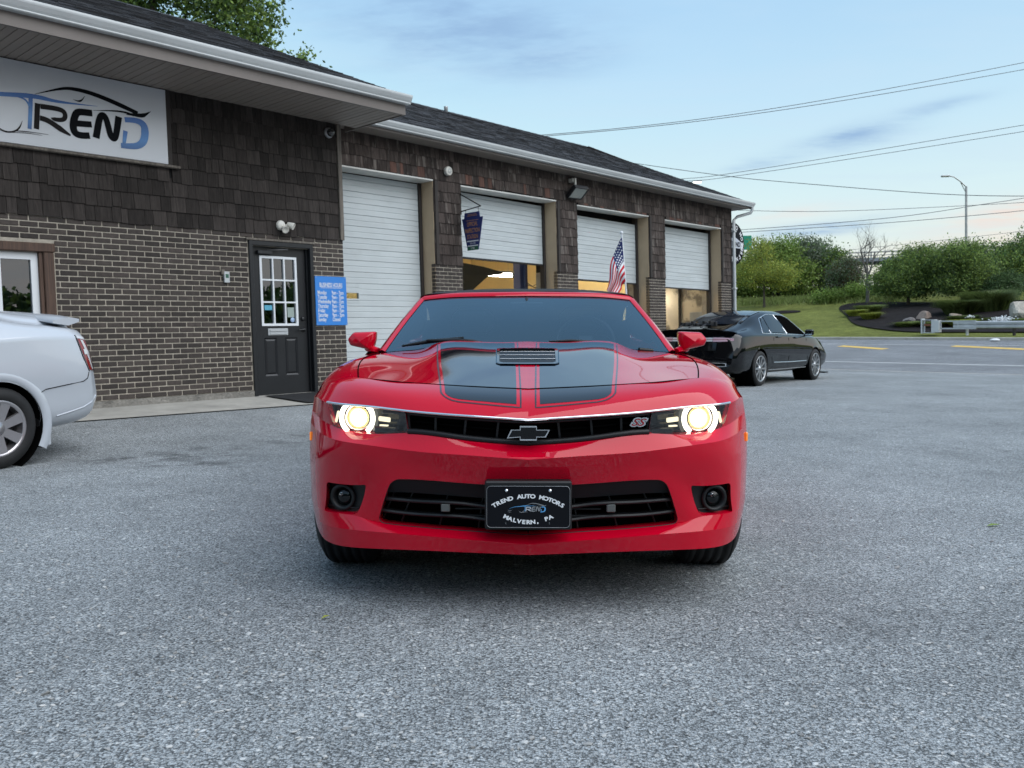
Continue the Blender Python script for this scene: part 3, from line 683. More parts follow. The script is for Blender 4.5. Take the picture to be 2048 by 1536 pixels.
    part('glass_frame', wall_mesh(gx0, gx1, gz0, gz1, y0 - .014, y1 - .01, hol), T['white_vinyl'], dr)
    for h in hol:
        mb = MB().box(h[0] - .002, h[1] + .002, y0 + .014, y0 + .018, h[2] - .002, h[3] + .002); part('pane', mb, T['pane'], dr)
    mb = MB().bbox(hol[2][0] + .03, hol[2][1] - .01, y0 + .010, y0 + .0125, hol[0][3] - .10, hol[0][3] - .03, .0005); part('sticker', mb, M_('sticker_teal', (.10, .38, .52), .4, var=[(.2, 30)]), dr)
    mb = MB().bbox(hol[6][0] + .03, hol[6][1] - .02, y0 + .010, y0 + .0125, hol[6][3] - .20, hol[6][3] - .06, .0005); part('notice', mb, M_('notice_paper', (.30, .36, .33), .6), dr)
    mb = MB(); mb.lathe([(.0, y0 + .010), (.035, y0 + .010), (.035, y0 + .0125), (0, y0 + .0125)], 20, 'Y', M=Matrix.Translation((hol[6][1] - .05, 0, hol[6][2] + .05))); part('round_sticker', mb, M_('sticker_pale', (.35, .48, .68), .4), dr)
    mb = MB(); mb.bbox(6.84, 7.165, y0 - .010, y0 - .001, 1.168, 1.265, .004); mb.bbox(6.865, 7.14, y0 - .018, y0 - .010, 1.178, 1.214, .003); mb.bbox(6.865, 7.14, y0 - .022, y0 - .010, 1.220, 1.250, .003); part('mail_slot', mb, T['galv'], dr)
    mb = MB(); mb.lathe([(0, 0), (.034, 0), (.034, -.012), (.015, -.018), (.012, -.05), (0, -.05)], 20, 'Y', M=Matrix.Translation((7.425, y0, 1.245))); mb.tube([(7.425, y0 - .052, 1.245), (7.40, y0 - .055, 1.243), (7.32, y0 - .053, 1.238)], .0095); part('handle', mb, T['black_metal'], dr)
    mb = MB(); mb.lathe([(0, 0), (.032, 0), (.030, -.022), (.012, -.026), (0, -.026)], 20, 'Y', M=Matrix.Translation((7.425, y0, 1.40))); part('deadbolt', mb, T['black_metal'], dr)
    mb = MB(); mb.bbox(6.70, 6.93, y0 - .06, y0 - .001, 2.295, 2.345, .006); mb.tube([(6.86, y0 - .04, 2.35), (7.12, y0 - .14, 2.365), (6.98, y0 - .02, 2.38)], .009); part('door_closer', mb, T['black_metal'], dr)
    return rt
def roof(rt, x0, x1, y_eave, z_eave, run, pitch=.436, x_from=None):
    """courses of asphalt shingles lapped up the slope; the slab under them is the deck"""
    ca = 1 / math.sqrt(1 + pitch * pitch); half = run / 2; ridge_y = y_eave + half
    M = Matrix.Translation((0, y_eave, z_eave)) @ Matrix.Rotation(math.atan(pitch), 4, 'X')
    Ls = half / ca
    mb = MB(); mb.box(x0, x1 - .01, .01, Ls, -.10, -.008, M=M)
    M2 = Matrix.Translation((0, y_eave + run, z_eave)) @ Matrix.Rotation(math.pi - math.atan(pitch), 4, 'X'); mb.box(x0, x1 - .01, .01, Ls, .01, .02, M=M2)
    part('roof', mb, T['roofing'], rt)
    mb = MB(); rs = random.Random(3); y = -.02
    while y < Ls - .02:
        x = x1 - rs.uniform(.05, .3) if False else x1
        while x > x0:
            w = rs.uniform(.12, .34); a = max(x - w, x0); th = rs.choice((.007, .007, .012, .013))
            mb.add([M @ Vector(p) for p in ((a + .002, y, -.008), (x - .002, y, -.008), (x - .002, y, th), (a + .002, y, th), (a + .002, min(y + .16, Ls), .002), (x - .002, min(y + .16, Ls), .002))], [(0, 1, 2, 3), (3, 2, 5, 4), (1, 5, 2), (0, 3, 4)])
            x -= w
        y += .135
    part('roof_shingle', mb, T['roofing'], rt, kind='stuff')
    mb = MB()
    for k in range(int((x1 - x0) / .3)):
        xa = x1 - k * .3; pz = z_eave + pitch * half
        mb.add([(xa, ridge_y - .16, pz - .16 * pitch + .016), (xa, ridge_y, pz + .028), (xa, ridge_y + .16, pz - .16 * pitch + .016), (xa - .32, ridge_y - .16, pz - .16 * pitch + .008), (xa - .32, ridge_y, pz + .02), (xa - .32, ridge_y + .16, pz - .16 * pitch + .008)], [(0, 1, 4, 3), (1, 2, 5, 4), (0, 2, 1)])
    part('ridge_cap', mb, T['roofing'], rt, kind='stuff')
    mb = MB(); mb.bbox(x1 - .012, x1 + .004, .0, Ls, -.09, .004, .003, M=M); part('rake_edge', mb, T['gutter'], rt)
OFFICE = office()

# ------------------------------------------------------------------ garage building
GY = .75
def garage():
    rt = thing('garage_building', 'long shake and brick service garage with four white overhead doors', 'building', WALL_M)
    XL, XR = 8.14, 21.61
    sl = lambda x: -.0075 * (x - 9.0)                       # the long eave sags a little towards the road
    OP = [(7.95, 10.72), (11.40, 14.16), (14.85, 17.60), (18.30, 21.055)]
    PI_ = [(8.1355, 8.16)] if False else []
    piers = [(10.72, 11.40), (14.16, 14.85), (17.60, 18.30), (21.055, XR)]
    ZBR = 2.40; ZH = [3.85 + sl(10), 3.85 + sl(13), 3.85 + sl(16.2), 3.85 + sl(19.7)]; ZT = 4.50
    zb0 = -.3
    bp = []; mb = MB(); sheath = MB()
    for a, b in piers:
        part('pier', MB().box(a + .008, b - .008, GY + .008, GY + .6, zb0, ZBR), T['mortar'], rt)
        z0 = ZBR - .0672 * 34; bp += brick_pieces(a, b, z0, ZBR, GY)
        # brick returns on the left flank of each pier
        sheath.box(a + .02, b - .02, GY + .02, GY + .6, ZBR, ZT - .2)
    for (a, b), z in zip(OP, ZH): sheath.box(max(a, XL), b, GY + .02, GY + .30, z + .03, ZT - .2)
    part('sheathing', sheath, T['backing'], rt)
    lay(bp, 'brick', T['brick'], rt, 300, {}, lambda p: near_key(p) + (40 if p[3] < 1.6 else 0))
    ret = MB()
    for a, b in piers[:3] + [(21.055, XR)]:
        for r in range(30):
            z = ZBR - (r + 1) * .0672
            ret.box(a - .004, a + .004, GY + .012, GY + .10, z + .006, z + .0612)
    part('brick_return', ret, T['brick'], rt, kind='stuff')
    sp = []
    holes = [(a - .3 if a < 9 else a, b, 0, z + .035) for (a, b), z in zip(OP, ZH)]
    sp += shake_pieces(XL, XR - .03, ZBR - .002, ZT - .07, GY + .004, holes, wr=(.075, .185), phase=.02)
    sp = [p for p in sp if p[2] < ZT + sl((p[0] + p[1]) / 2) - .06]
    red = []; keep = []
    rs = random.Random(5)
    for p in sp:
        at_head = any(a < (p[0] + p[1]) / 2 < b and p[2] < z + .06 for (a, b), z in zip(OP, ZH))
        (red if at_head and rs.random() < .22 else keep).append(p)
    lay(keep, 'shingle', T['shingle_r'], rt, 280, {}, near_key)
    lay(red, 'shingle', T['shingle_red'], rt, 20, {}, near_key)
    part('corner_board', MB().bbox(XR - .028, XR + .01, GY - .022, GY + .03, ZBR, ZT + sl(XR) - .06, .004), T['trim_dark'], rt)
    for a, b in piers: part('pier_trim', MB().bbox(a + .012, a + .085, GY - .034, GY + .02, ZBR - .02, ZH[0] + sl(a) * .9 + .03, .005), T['trim_dark'], rt)
    # reveals and heads
    RV = .32
    for (a, b), z in zip(OP, ZH):
        mb = MB(); mb.bbox(b - .004, b + .012 if False else b + .010, GY + .012, GY + RV + .05, zb0, z + .02, .003); part('jamb', mb, T['jamb'], rt)
        mb = MB(); mb.bbox(max(a, XL), b - .005, GY - .012, GY + RV + .02, z, z + .028, .004); part('head_flashing', mb, T['header_white'], rt)
        mb = MB(); part('door_track', mb.bbox(b - .065, b - .006, GY + RV - .02, GY + RV + .10, zb0, z - .002, .004), T['trim_dark'], rt); part('door_track', MB().bbox(a + .004, a + .06, GY + RV - .02, GY + RV + .10, zb0, z - .002, .004), T['trim_dark'], rt); part('shade_board', MB().bbox(max(a, XL) + .05, b + .25, GY + RV + .42, GY + RV + .46, z - .75, z + .1, .004), T['backing'], rt)  # dark board added behind each head, standing in for shade above the doors
    # overhead doors, made of ribbed strips
    dz = [(.12, 0, 0), (2.60, -.045, 0), (2.30, -.04, -.10), (2.215, -.025, -.05)]
    for (a, b), z, (zb, tilt, lowtop) in zip(OP, ZH, dz):
        g = empty_part('garage_door', rt, (0, 0, 0))
        n = int(math.ceil((z - zb - .01) / .1905)); top = z - .012 + lowtop
        for i in range(n):
            za = zb + i * .1905; zc = min(za + .1885, top)
            if zc - za < .04: continue
            segs = [(a + .062, b - .068, za, zc)]
            if a < 9 and za < 1.888 and zc > 1.742: segs = [(a + .062, 8.742, za, zc), (9.273, b - .068, za, zc)] + ([(8.742, 9.273, za, 1.744)] if za < 1.742 else []) + ([(8.742, 9.273, 1.886, zc)] if zc > 1.888 else [])
            for s0, s1, za, zc in segs:
                m2 = MB(); y = GY + RV + .03
                q = lambda x: tilt * (x - a) / (b - a)
                pr = [(0, 0), (-.010, min(.006, .1 * (zc - za))), (-.010, .44 * (zc - za)), (-.004, .47 * (zc - za)), (-.004, .51 * (zc - za)), (-.010, .54 * (zc - za)), (-.010, zc - za - .006), (0, zc - za)]
                vs = [(s0, y + p[0], za + p[1] + q(s0)) for p in pr] + [(s1, y + p[0], za + p[1] + q(s1)) for p in pr] + [(s0, y + .035, za + q(s0)), (s0, y + .035, zc + q(s0)), (s1, y + .035, za + q(s1)), (s1, y + .035, zc + q(s1))]
                fs = [(k, k + 8, k + 9, k + 1) for k in range(7)] + [(16, 18, 8, 0), (7, 15, 19, 17), (16, 17, 19, 18)]
                m2.add(vs, fs); part('door_slat', m2, T['gdoor'], g)
        if a < 9:
            m2 = MB()
            for r in ((8.74, 9.275, 1.742, 1.768), (8.74, 9.275, 1.862, 1.888), (8.74, 8.765, 1.768, 1.862), (9.25, 9.275, 1.768, 1.862)): m2.bbox(r[0], r[1], GY + RV + .012, GY + RV + .06, r[2], r[3], .003)
            part('window_frame', m2, T['gdoor'], g); part('pane', MB().box(8.765, 9.25, GY + RV + .035, GY + RV + .038, 1.768, 1.862), T['clear_pane'], g)
        m2 = MB(); xs = np.linspace(a + .065, b - .07, 14)
        for x0, x1 in zip(xs[:-1], xs[1:]):
            j = random.uniform(-.008, .008) if abs(tilt) > .04 else 0
            m2.add([(x0, GY + RV + .02, zb + tilt * (x0 - a) / (b - a) - .028 + j), (x1, GY + RV + .02, zb + tilt * (x1 - a) / (b - a) - .028 - j), (x1, GY + RV + .02, zb + tilt * (x1 - a) / (b - a) + .004), (x0, GY + RV + .02, zb + tilt * (x0 - a) / (b - a) + .004)] + [(x0, GY + RV + .06, zb + tilt * (x0 - a) / (b - a) - .028), (x1, GY + RV + .06, zb + tilt * (x1 - a) / (b - a) - .028)], [(0, 1, 2, 3), (0, 4, 5, 1)])
        part('bottom_seal', m2, T['rubber'], g)
    part('spring_box', MB().bbox(15.1, 15.9, GY + RV + .16, GY + RV + .3, ZH[2] - .17, ZH[2] - .10, .01), T['offwhite'], rt)
    # interior of the workshop
    yb = GY + 9.5; mb = MB()
    mb.box(XL - 4, XR + .0, yb, yb + .2, -.2, 4.3); mb.box(XL - 4, XL - 3.8, GY + .7, yb, -.2, 4.3); part('back_wall', mb, T['cream'], rt)
    mb = MB(); mb.box(XR - .25, XR, GY + .03, yb + .2, -.3, ZT - .15); part('end_wall', mb, T['shingle_r'], rt)
    mb = MB(); mb.box(XR - .30, XR - .252, GY + .62, 3.9, -.2, 4.3); part('stained_lining', mb, T['stained'], rt); part('lining', MB().box(XR - .30, XR - .252, 3.9, yb, -.2, 4.3), T['cream'], rt)
    mb = MB(); mb.box(XL - 4, XR - .25, GY + .35, yb, 4.28, 4.33); part('ceiling', mb, T['cream'], rt)
    mb = MB(); mb.box(XL - 4, XR - .25, GY + .2, yb, .02, .06); part('floor', mb, T['floor_in'], rt)
    for y in (2.15, 3.9):
        part('interior_post', MB().bbox(XR - .36, XR - .301, y, y + .05, .06, 4.2, .005), T['trim_dark'], rt)
    part('wall_cabinet', MB().bbox(XR - .52, XR - .301, 1.25, 1.75, 1.05, 1.62, .01), T['grey_metal'], rt)
    # eave
    yo = GY - .36; mb = MB()
    def eave_pts(prof, xa, xb):
        m = MB(); n = len(prof)
        vs = [(xa, y, z + sl(xa)) for y, z in prof] + [(xb, y, z + sl(xb)) for y, z in prof]
        m.add(vs, [tuple(range(n)), tuple(range(2 * n - 1, n - 1, -1))] + [(i, i + n, (i + 1) % n + n, (i + 1) % n) for i in range(n)]); return m
    ze = ZT - .055
    part('soffit', eave_pts([(yo, ze), (GY + .25, ze), (GY + .25, ze + .02), (yo, ze + .02)], 8.2, 22.02), T['soffit'], rt)
    part('fascia', eave_pts([(yo - .02, ze - .012), (yo - .001, ze - .012), (yo - .001, ze + .16), (yo - .02, ze + .16)], 8.2, 22.03), T['fascia'], rt)
    g = yo - .022; gz = ze + .03
    prof = [(g, gz), (g - .07, gz), (g - .082, gz + .010), (g - .08, gz + .022), (g - .098, gz + .042), (g - .122, gz + .082), (g - .126, gz + .112), (g - .116, gz + .116), (g - .112, gz + .10), (g - .068, gz + .014), (g, gz + .014)]
    part('gutter', eave_pts(prof, 8.2, 22.05), T['gutter'], rt)
    part('gutter_end_cap', eave_pts(prof[:8] + [(g, gz + .116)], 22.051, 22.056), T['gutter'], rt)
    # roof: sheared slightly with the eave
    before = set(bpy.data.objects); roof(rt, 8.2, 22.05, yo - .05, ze + .145, 11.0)
    S = Matrix.Identity(4); S[2][0] = -.0075; S[2][3] = .0675
    for o in set(bpy.data.objects) - before: o.data.transform(S)
    mb = MB(); mb.prism([(GY, ze - .15), (10.2, ze - .15), (10.2, ze), (5.4, ze + .15 + .436 * 5.0), (GY, ze + .15)], XR - .06, XR + .005, plane='YZ'); part('gable', mb, T['shingle_r'], rt)
    for x, dy in ((14.6, 5.3), (15.9, 5.2)):
        m2 = MB(); m2.lathe([(0, 0), (.05, 0), (.05, .25), (.055, .28), (0, .28)], 10, 'Z', M=Matrix.Translation((x, yo + dy + .1, ze + .436 * dy + .02))); part('roof_vent', m2, T['grey_metal'], rt)
    # downspout
    m2 = MB(); x, y = 21.665, GY - .06; z0 = ze + sl(x)
    m2.tube([(22.0, g - .05, z0 + .03), (22.0, g - .05, z0 - .05), (21.97, g - .02, z0 - .12), (21.83, y - .02, z0 - .20), (x, y, z0 - .30), (x, y, 2.0), (x, y, .25), (x - .02, y - .12, .14)], .042, 10)
    m2.bbox(x - .06, x + .06, y - .05, y + .05, z0 - .62, z0 - .58, .004); m2.bbox(x - .06, x + .06, y - .05, y + .05, 2.2, 2.24, .004)
    part('downspout', m2, T['gutter'], rt)
    return rt
T['clear_pane'] = glass_('clear_pane', (.85, .88, .88), .02)
GARAGE = garage()

# ------------------------------------------------------------------ things inside the workshop
def ltf(x, y, z, rz=0.0): return WALL_M @ Matrix.Translation((x, y, z)) @ Matrix.Rotation(rz, 4, 'Z')
tube_mat = emit_('lit_tube', (1.0, .93, .78), 9.0)
def strip_light(x, y, z, L, ang, label):
    t = thing('strip_light', label, 'lamp', ltf(x, y, z, ang), 'lit tubes in the workshop')
    part('tube', MB().tube([(-L / 2, 0, 0), (L / 2, 0, 0)], .045, 10), tube_mat, t)
    part('housing', MB().bbox(-L / 2 - .04, L / 2 + .04, -.05, .05, .046, .10, .01), T['header_white'], t)
    m = MB()
    for s in (-L / 2, L / 2): m.lathe([(0, -.03), (.055, -.03), (.055, .03), (0, .03)], 10, 'X', M=Matrix.Translation((s, 0, 0)))
    part('end_cap', m, T['black_metal'], t)
    m = MB()
    for s in (-L / 2.6, L / 2.6): m.tube([(s, 0, .10), (s, 0, 4.26 - z)], .003, 5)
    part('hanger', m, T['grey_metal'], t)
strip_light(15.52, 3.75, 2.58, 1.15, .0, 'lit white tube light hanging behind the second open door')
strip_light(20.92, 2.85, 2.03, .8, 0.0, 'short lit tube light seen through the fourth door')
def lift_post():
    t = thing('lift_post', 'dark blue steel lift column behind the second door', 'lift', ltf(17.05, 4.3, .06))
    part('column', MB().bbox(-.16, .14, -.12, .12, 0, 3.6, .01), T['blue_steel'], t)
    part('rail', MB().bbox(-.03, .02, -.16, -.121, 0, 3.5, .005), M_('lift_rail', (.06, .09, .22), .35), t)
    part('base', MB().bbox(-.28, .28, -.25, .25, 0, .02, .004), T['blue_steel'], t)
lift_post()
for x, y, lab in ((13.2, 6.6, 'above the dark car with the raised bonnet'), (16.4, 7.2, 'behind the third door with the flag before it'), (19.6, 4.4, 'behind the fourth door, next to the stained wall'), (11.0, 5.0, 'behind the closed first door')):       # the workshop is lit: the ceiling lamps behind the half-open doors
    t = thing('ceiling_lamp', 'ceiling lamp lighting the workshop ' + lab, 'lamp', ltf(x, y, 4.2), 'ceiling lamps in the workshop')
    part('diffuser', MB().bbox(-.6, .6, -.12, .12, 0, .03, .005), emit_('workshop_lamp', (1, .84, .56), 24), t); part('tray', MB().bbox(-.62, .62, -.14, .14, .031, .075, .004), T['header_white'], t)
def hose():
    m = MB(); yb = GY + 9.3
    P = [(24.2 - 4.6, yb - .1, 2.55), (20.1, yb - .15, 2.40), (20.6, yb - .1, 2.5)]
    m.tube([(17.3, 4.4, 2.52), (18.2, 4.9, 2.44), (19.4, 5.6, 2.62)], .012, 6); m.tube([(17.3, 4.4, 2.46), (18.3, 4.9, 2.40), (19.4, 5.6, 2.42)], .010, 6)
    solo('air_hose', m, T['rubber'], 'thin dark air hoses strung beside the blue lift column', 'hose', WALL_M)
hose()
# ------------------------------------------------------------------ signs and fittings
LOGO = [   # (ink, points (x,z) in metres on the wall sign, stroke widths)
    ('black', [(3.895, 3.917), (4.177, 4.029), (4.329, 4.055), (4.483, 4.048), (4.685, 4.011), (4.88, 3.960), (5.07, 3.905)], [.004, .030, .042, .048, .052, .054, .046]),
    ('black', [(4.93, 3.872), (5.055, 3.882), (5.141, 3.894), (5.236, 3.957)], [.016, .046, .050, .003]),
    ('black', [(4.529, 3.847), (4.771, 3.883), (4.924, 3.889), (5.018, 3.870)], [.003, .018, .024, .026]),
    ('blue', [(2.75, 3.66), (3.0, 3.775), (3.25, 3.825), (3.538, 3.853), (3.807, 3.885), (3.991, 3.888), (4.169, 3.880), (4.589, 3.905)], [.003, .022, .034, .046, .052, .046, .030, .003]),
    ('blue', [(3.852, 3.885), (3.840, 3.706), (3.822, 3.520)], [.046, .043, .043]),
    ('blue', [(3.70, 3.856), (3.795, 3.835), (3.838, 3.75)], [.010, .020, .016]),
    ('grey', [(3.921, 3.820), (3.895, 3.530)], [.056, .056]),
    ('grey', [(3.95, 3.792), (4.12, 3.795), (4.205, 3.765), (4.195, 3.690), (4.10, 3.672), (4.055, 3.682)], [.058, .056, .054, .050, .046, .006]),
    ('grey', [(3.938, 3.660), (4.031, 3.640), (4.154, 3.572), (4.262, 3.515)], [.058, .060, .062, .02]),
    ('black', [(4.522, 3.812), (4.40, 3.806), (4.335, 3.770), (4.302, 3.66), (4.305, 3.575), (4.36, 3.535), (4.48, 3.546)], [.076, .078, .080, .082, .080, .076, .074]),
    ('black', [(4.33, 3.664), (4.509, 3.679)], [.070, .070]),
    ('black', [(4.552, 3.530), (4.588, 3.70), (4.620, 3.795), (4.665, 3.80), (4.700, 3.70), (4.728, 3.585), (4.765, 3.555), (4.795, 3.62), (4.834, 3.825)], [.080, .078, .072, .070, .072, .072, .070, .074, .080]),
    ('blue', [(4.905, 3.800), (5.04, 3.812), (5.13, 3.778), (5.150, 3.69), (5.125, 3.58), (5.03, 3.505), (4.844, 3.485)], [.060, .066, .084, .096, .092, .076, .060]),
    ('blue', [(4.908, 3.668), (4.880, 3.50)], [.056, .040]),
    ('grey', [(3.44, 3.56), (3.475, 3.505), (3.54, 3.462), (3.60, 3.452), (3.66, 3.468), (3.715, 3.515), (3.752, 3.600)], [.003, .014, .018, .018, .018, .018, .003]),
    ('grey', [(3.62, 3.458), (3.75, 3.483), (4.02, 3.487)], [.004, .010, .003]), ('grey', [(3.60, 3.447), (3.78, 3.468), (3.95, 3.468)], [.003, .008, .003]),
    ('grey', [(2.72, 3.60), (2.84, 3.57), (2.98, 3.60)], [.003, .018, .003]), ('grey', [(2.70, 3.50), (2.82, 3.47), (2.95, 3.475)], [.003, .014, .003]),
    ('black', [(4.312, 3.936), (4.389, 3.930), (4.445, 3.997)], [.003, .022, .003])]
def draw_logo(root, y, mats, x0=0.0, z0=0.0, k=1.0, ref=(0, 0), bold=1.0):
    for q, (ink, pts, wd) in enumerate(LOGO):
        mb = MB(); ribbon(mb, [(x0 + (a - ref[0]) * k, z0 + (b - ref[1]) * k) for a, b in pts], [w * k * bold for w in wd], y - q * .00012 * (1 if k > .5 else .3)); part('logo_stroke', mb, mats[ink], root)
def shop_sign():
    t = thing('shop_sign', 'big white sign board with a car outline and the word TREND', 'sign', WALL_M)
    part('board', MB().bbox(1.0, 5.437, -.045, -.002, 3.336, 4.256, .004), T['sign_white'], t)
    draw_logo(t, -.0475, dict(black=T['print_black'], blue=T['print_blue'], grey=T['print_brown']))
shop_sign()
def hours_sign():
    t = thing('hours_sign', 'small blue business hours sign right of the black door', 'sign', WALL_M)
    part('board', MB().bbox(7.594, 8.154, -.020, -.006, 1.301, 2.016, .003), T['sign_blue'], t)
    y = -.0225; mb = MB(); add_text(mb, 'BUSINESS HOURS', .088, 7.874, y, 1.888, sx=.60, bold=.001); mb.box(7.69, 8.06, y, y + .001, 1.846, 1.851)
    part('heading', mb, T['print_white'], t)
    mb = MB(); rows = [('Monday', '9am - 7pm'), ('Tuesday', '9am - 7pm'), ('Wednesday', '9am - 7pm'), ('Thursday', '9am - 7pm'), ('Friday', '9am - 7pm'), ('Saturday', '9am - 3pm'), ('Sunday', 'Closed')]
    for i, (a, b) in enumerate(rows):
        z = 1.778 - i * .0655; add_text(mb, a, .080, 7.630, y, z, sx=.62, align='LEFT', bold=.001); add_text(mb, b, .080, 7.880, y, z, sx=.62, align='LEFT', bold=.001)
    part('lettering', mb, T['print_white'], t)
    mb = MB()
    for x in (7.612, 8.136):
        for z in (1.318, 1.999): mb.lathe([(0, -.024), (.005, -.0235), (.006, -.020)], 8, 'Y', M=Matrix.Translation((x, 0, z)))
    part('screw', mb, T['galv'], t)
hours_sign()
def keystone():
    t = thing('inspection_sign', 'hanging navy keystone sign reading official inspection station', 'sign', ltf(11.385, GY, 0, -math.pi / 2))
    P = [(.105, 3.322), (.471, 3.322), (.487, 3.222), (.556, 3.222), (.431, 2.645), (.160, 2.645), (.034, 3.222), (.092, 3.222)]
    part('plate', MB().prism(P, -.006, .006), T['sign_navy'], t)
    y = -.0075; m = MB()
    for z, w in ((3.285, .22), (3.262, .26), (3.18, .30)): m.box(.295 - w / 2, .295 + w / 2, y, y + .001, z - .004, z + .004)
    for s, z, k in (('OFFICIAL', 3.11, .62), ('INSPECTION', 2.995, .62), ('STATION', 2.885, .62)): add_text(m, s, .105, .295, y, z, sx=k, bold=.002)
    part('lettering', m, T['print_gold'], t)
    m = MB(); m.box(.148, .442, y, y + .001, 2.800, 2.818); m.box(.165, .428, y, y + .001, 2.716, 2.734); part('band', m, T['print_white'], t)
    m = MB().bbox(.158, .432, y - .004, y + .001, 2.645, 2.712, .001); part('number_plate', m, T['print_green'], t)
    m = MB(); add_text(m, 'E748', .055, .295, y - .006, 2.678, sx=.8); add_text(m, 'STA. NO', .045, .295, y, 2.767, sx=.8); part('number', m, T['print_white'], t)
    m = MB(); m.tube([(-.01, 0, 3.69), (.51, 0, 3.41)], .011, 8); m.tube([(-.01, 0, 3.365), (.51, 0, 3.41)], .011, 8); m.tube([(.13, 0, 3.375), (.13, 0, 3.31)], .004, 6); m.tube([(.45, 0, 3.403), (.45, 0, 3.31)], .004, 6)
    m.box(-.012, .0, -.02, .02, 3.32, 3.73); part('bracket', m, T['black_metal'], t)
keystone()
def floodlight():
    t = thing('flood_light', 'black square flood light under the garage eave', 'lamp', ltf(14.64, GY - .20, 4.03, R_(-6)))
    Q = Matrix.Rotation(R_(-38), 4, 'X'); m = MB()
    o = [(-.20, -.15), (.20, -.15), (.20, .15), (-.20, .15)]; i_ = [(-.12, -.09), (.12, -.09), (.12, .09), (-.12, .09)]
    m.add([Q @ Vector((a, b, -.03)) for a, b in o] + [Q @ Vector((a, b, .05)) for a, b in o] + [Q @ Vector((a, b, .13)) for a, b in i_], [(0, 1, 5, 4), (1, 2, 6, 5), (2, 3, 7, 6), (3, 0, 4, 7), (4, 5, 9, 8), (5, 6, 10, 9), (6, 7, 11, 10), (7, 4, 8, 11), (8, 9, 10, 11)]); part('housing', m, T['black_metal'], t)
    m = MB().bbox(-.185, .185, -.135, .135, -.027, -.020, .002, M=Q); part('lens', m, M_('flood_lens', (.36, .39, .37), .2, coat=.6, var=[(.15, 8)]), t)
    m = MB()
    for a, b, c, d in ((-.205, .205, -.155, -.137), (-.205, .205, .137, .155), (-.205, -.187, -.137, .137), (.187, .205, -.137, .137)): m.box(a, b, c, d, -.040, -.028, M=Q)
    part('bezel', m, T['black_metal'], t)
    m = MB(); m.bbox(-.05, -.01, .02, .06, .08, .30, .004); m.bbox(-.08, .02, .06, .19, .22, .30, .004); part('mount', m, T['offwhite'], t)
floodlight()
def siren():
    m = MB().lathe([(0, -.075), (.045, -.072), (.052, -.062), (.060, -.066), (.078, -.060), (.082, -.045), (.080, 0)], 24, 'Y')
    t = thing('alarm_sounder', 'small round white alarm on the garage shakes', 'alarm', ltf(11.05, GY - .02, 4.05)); part('body', m, T['offwhite'], t)
    m = MB()
    for k in range(6): m.lathe([(.012 + k * .006, -.0735 - (.001 if k % 2 else 0)), (.015 + k * .006, -.0735)], 20, 'Y')
    part('grille', m, T['grey_metal'], t)
siren()
def door_lamp():
    t = thing('twin_lamp', 'white round lamp with two heads above the black door', 'lamp', ltf(7.045, -.02, 2.70))
    m = MB().lathe([(0, -.05), (.055, -.047), (.068, -.03), (.068, 0)], 20, 'Y'); part('base', m, T['offwhite'], t)
    for dx, dz, an in ((.02, -.05, -.2), (.12, .005, .7)):
        m = MB(); Q = Matrix.Translation((dx, -.07, dz)) @ Matrix.Rotation(an, 4, 'Z') @ Matrix.Rotation(R_(25), 4, 'X')
        m.lathe([(0, .05), (.03, .045), (.036, .02), (.052, -.05), (.049, -.055), (.03, -.03), (0, -.03)], 16, 'Y', M=Q); m.tube([(dx * .5, -.04, dz * .5), (dx, -.06, dz)], .012, 6); part('lamp_head', m, T['offwhite'], t)
door_lamp()
def keypad():
    t = thing('keypad_box', 'little grey box on the bricks left of the door', 'keypad', ltf(6.185, -.008, 1.95))
    part('case', MB().bbox(-.04, .04, -.03, 0, -.075, .075, .006), T['galv'], t); part('screen', MB().bbox(-.022, .022, -.033, -.029, -.01, .04, .001), T['print_green'], t)
    part('hood', MB().bbox(-.075, -.02, -.022, 0, .03, .10, .006), T['post_wood'], t)
keypad()
def dome():
    t = thing('dome_camera', 'dark dome security camera at the office corner under the soffit', 'camera', ltf(7.93, -.02, 4.115))
    part('mount', MB().lathe([(0, -.035), (.06, -.034), (.075, -.02), (.078, 0)], 20, 'Y'), T['grey_metal'], t)
    m = MB(); m.sphere((0, -.055, -.005), .058, 16, 10); part('dome', m, M_('smoked_dome', (.02, .02, .022), .05, coat=1), t)
dome()
def mat():
    m = MB(); G = []
    for u in np.linspace(6.62, 7.75, 8):
        row = []
        for d in np.linspace(.10, .98, 8):
            x, y = ud2xy(u, 1.05); ze = ground(x, y) + .012; z = ze + (.335 - ze) * (1.05 - d) / 1.05; row.append((*ud2xy(u + .10 * d, d), z + .016))
        G.append(row)
    m.grid(np.array(G)); solo('door_mat', m, T['rubber'], 'black rubber mat on the concrete before the door', 'mat')
mat()
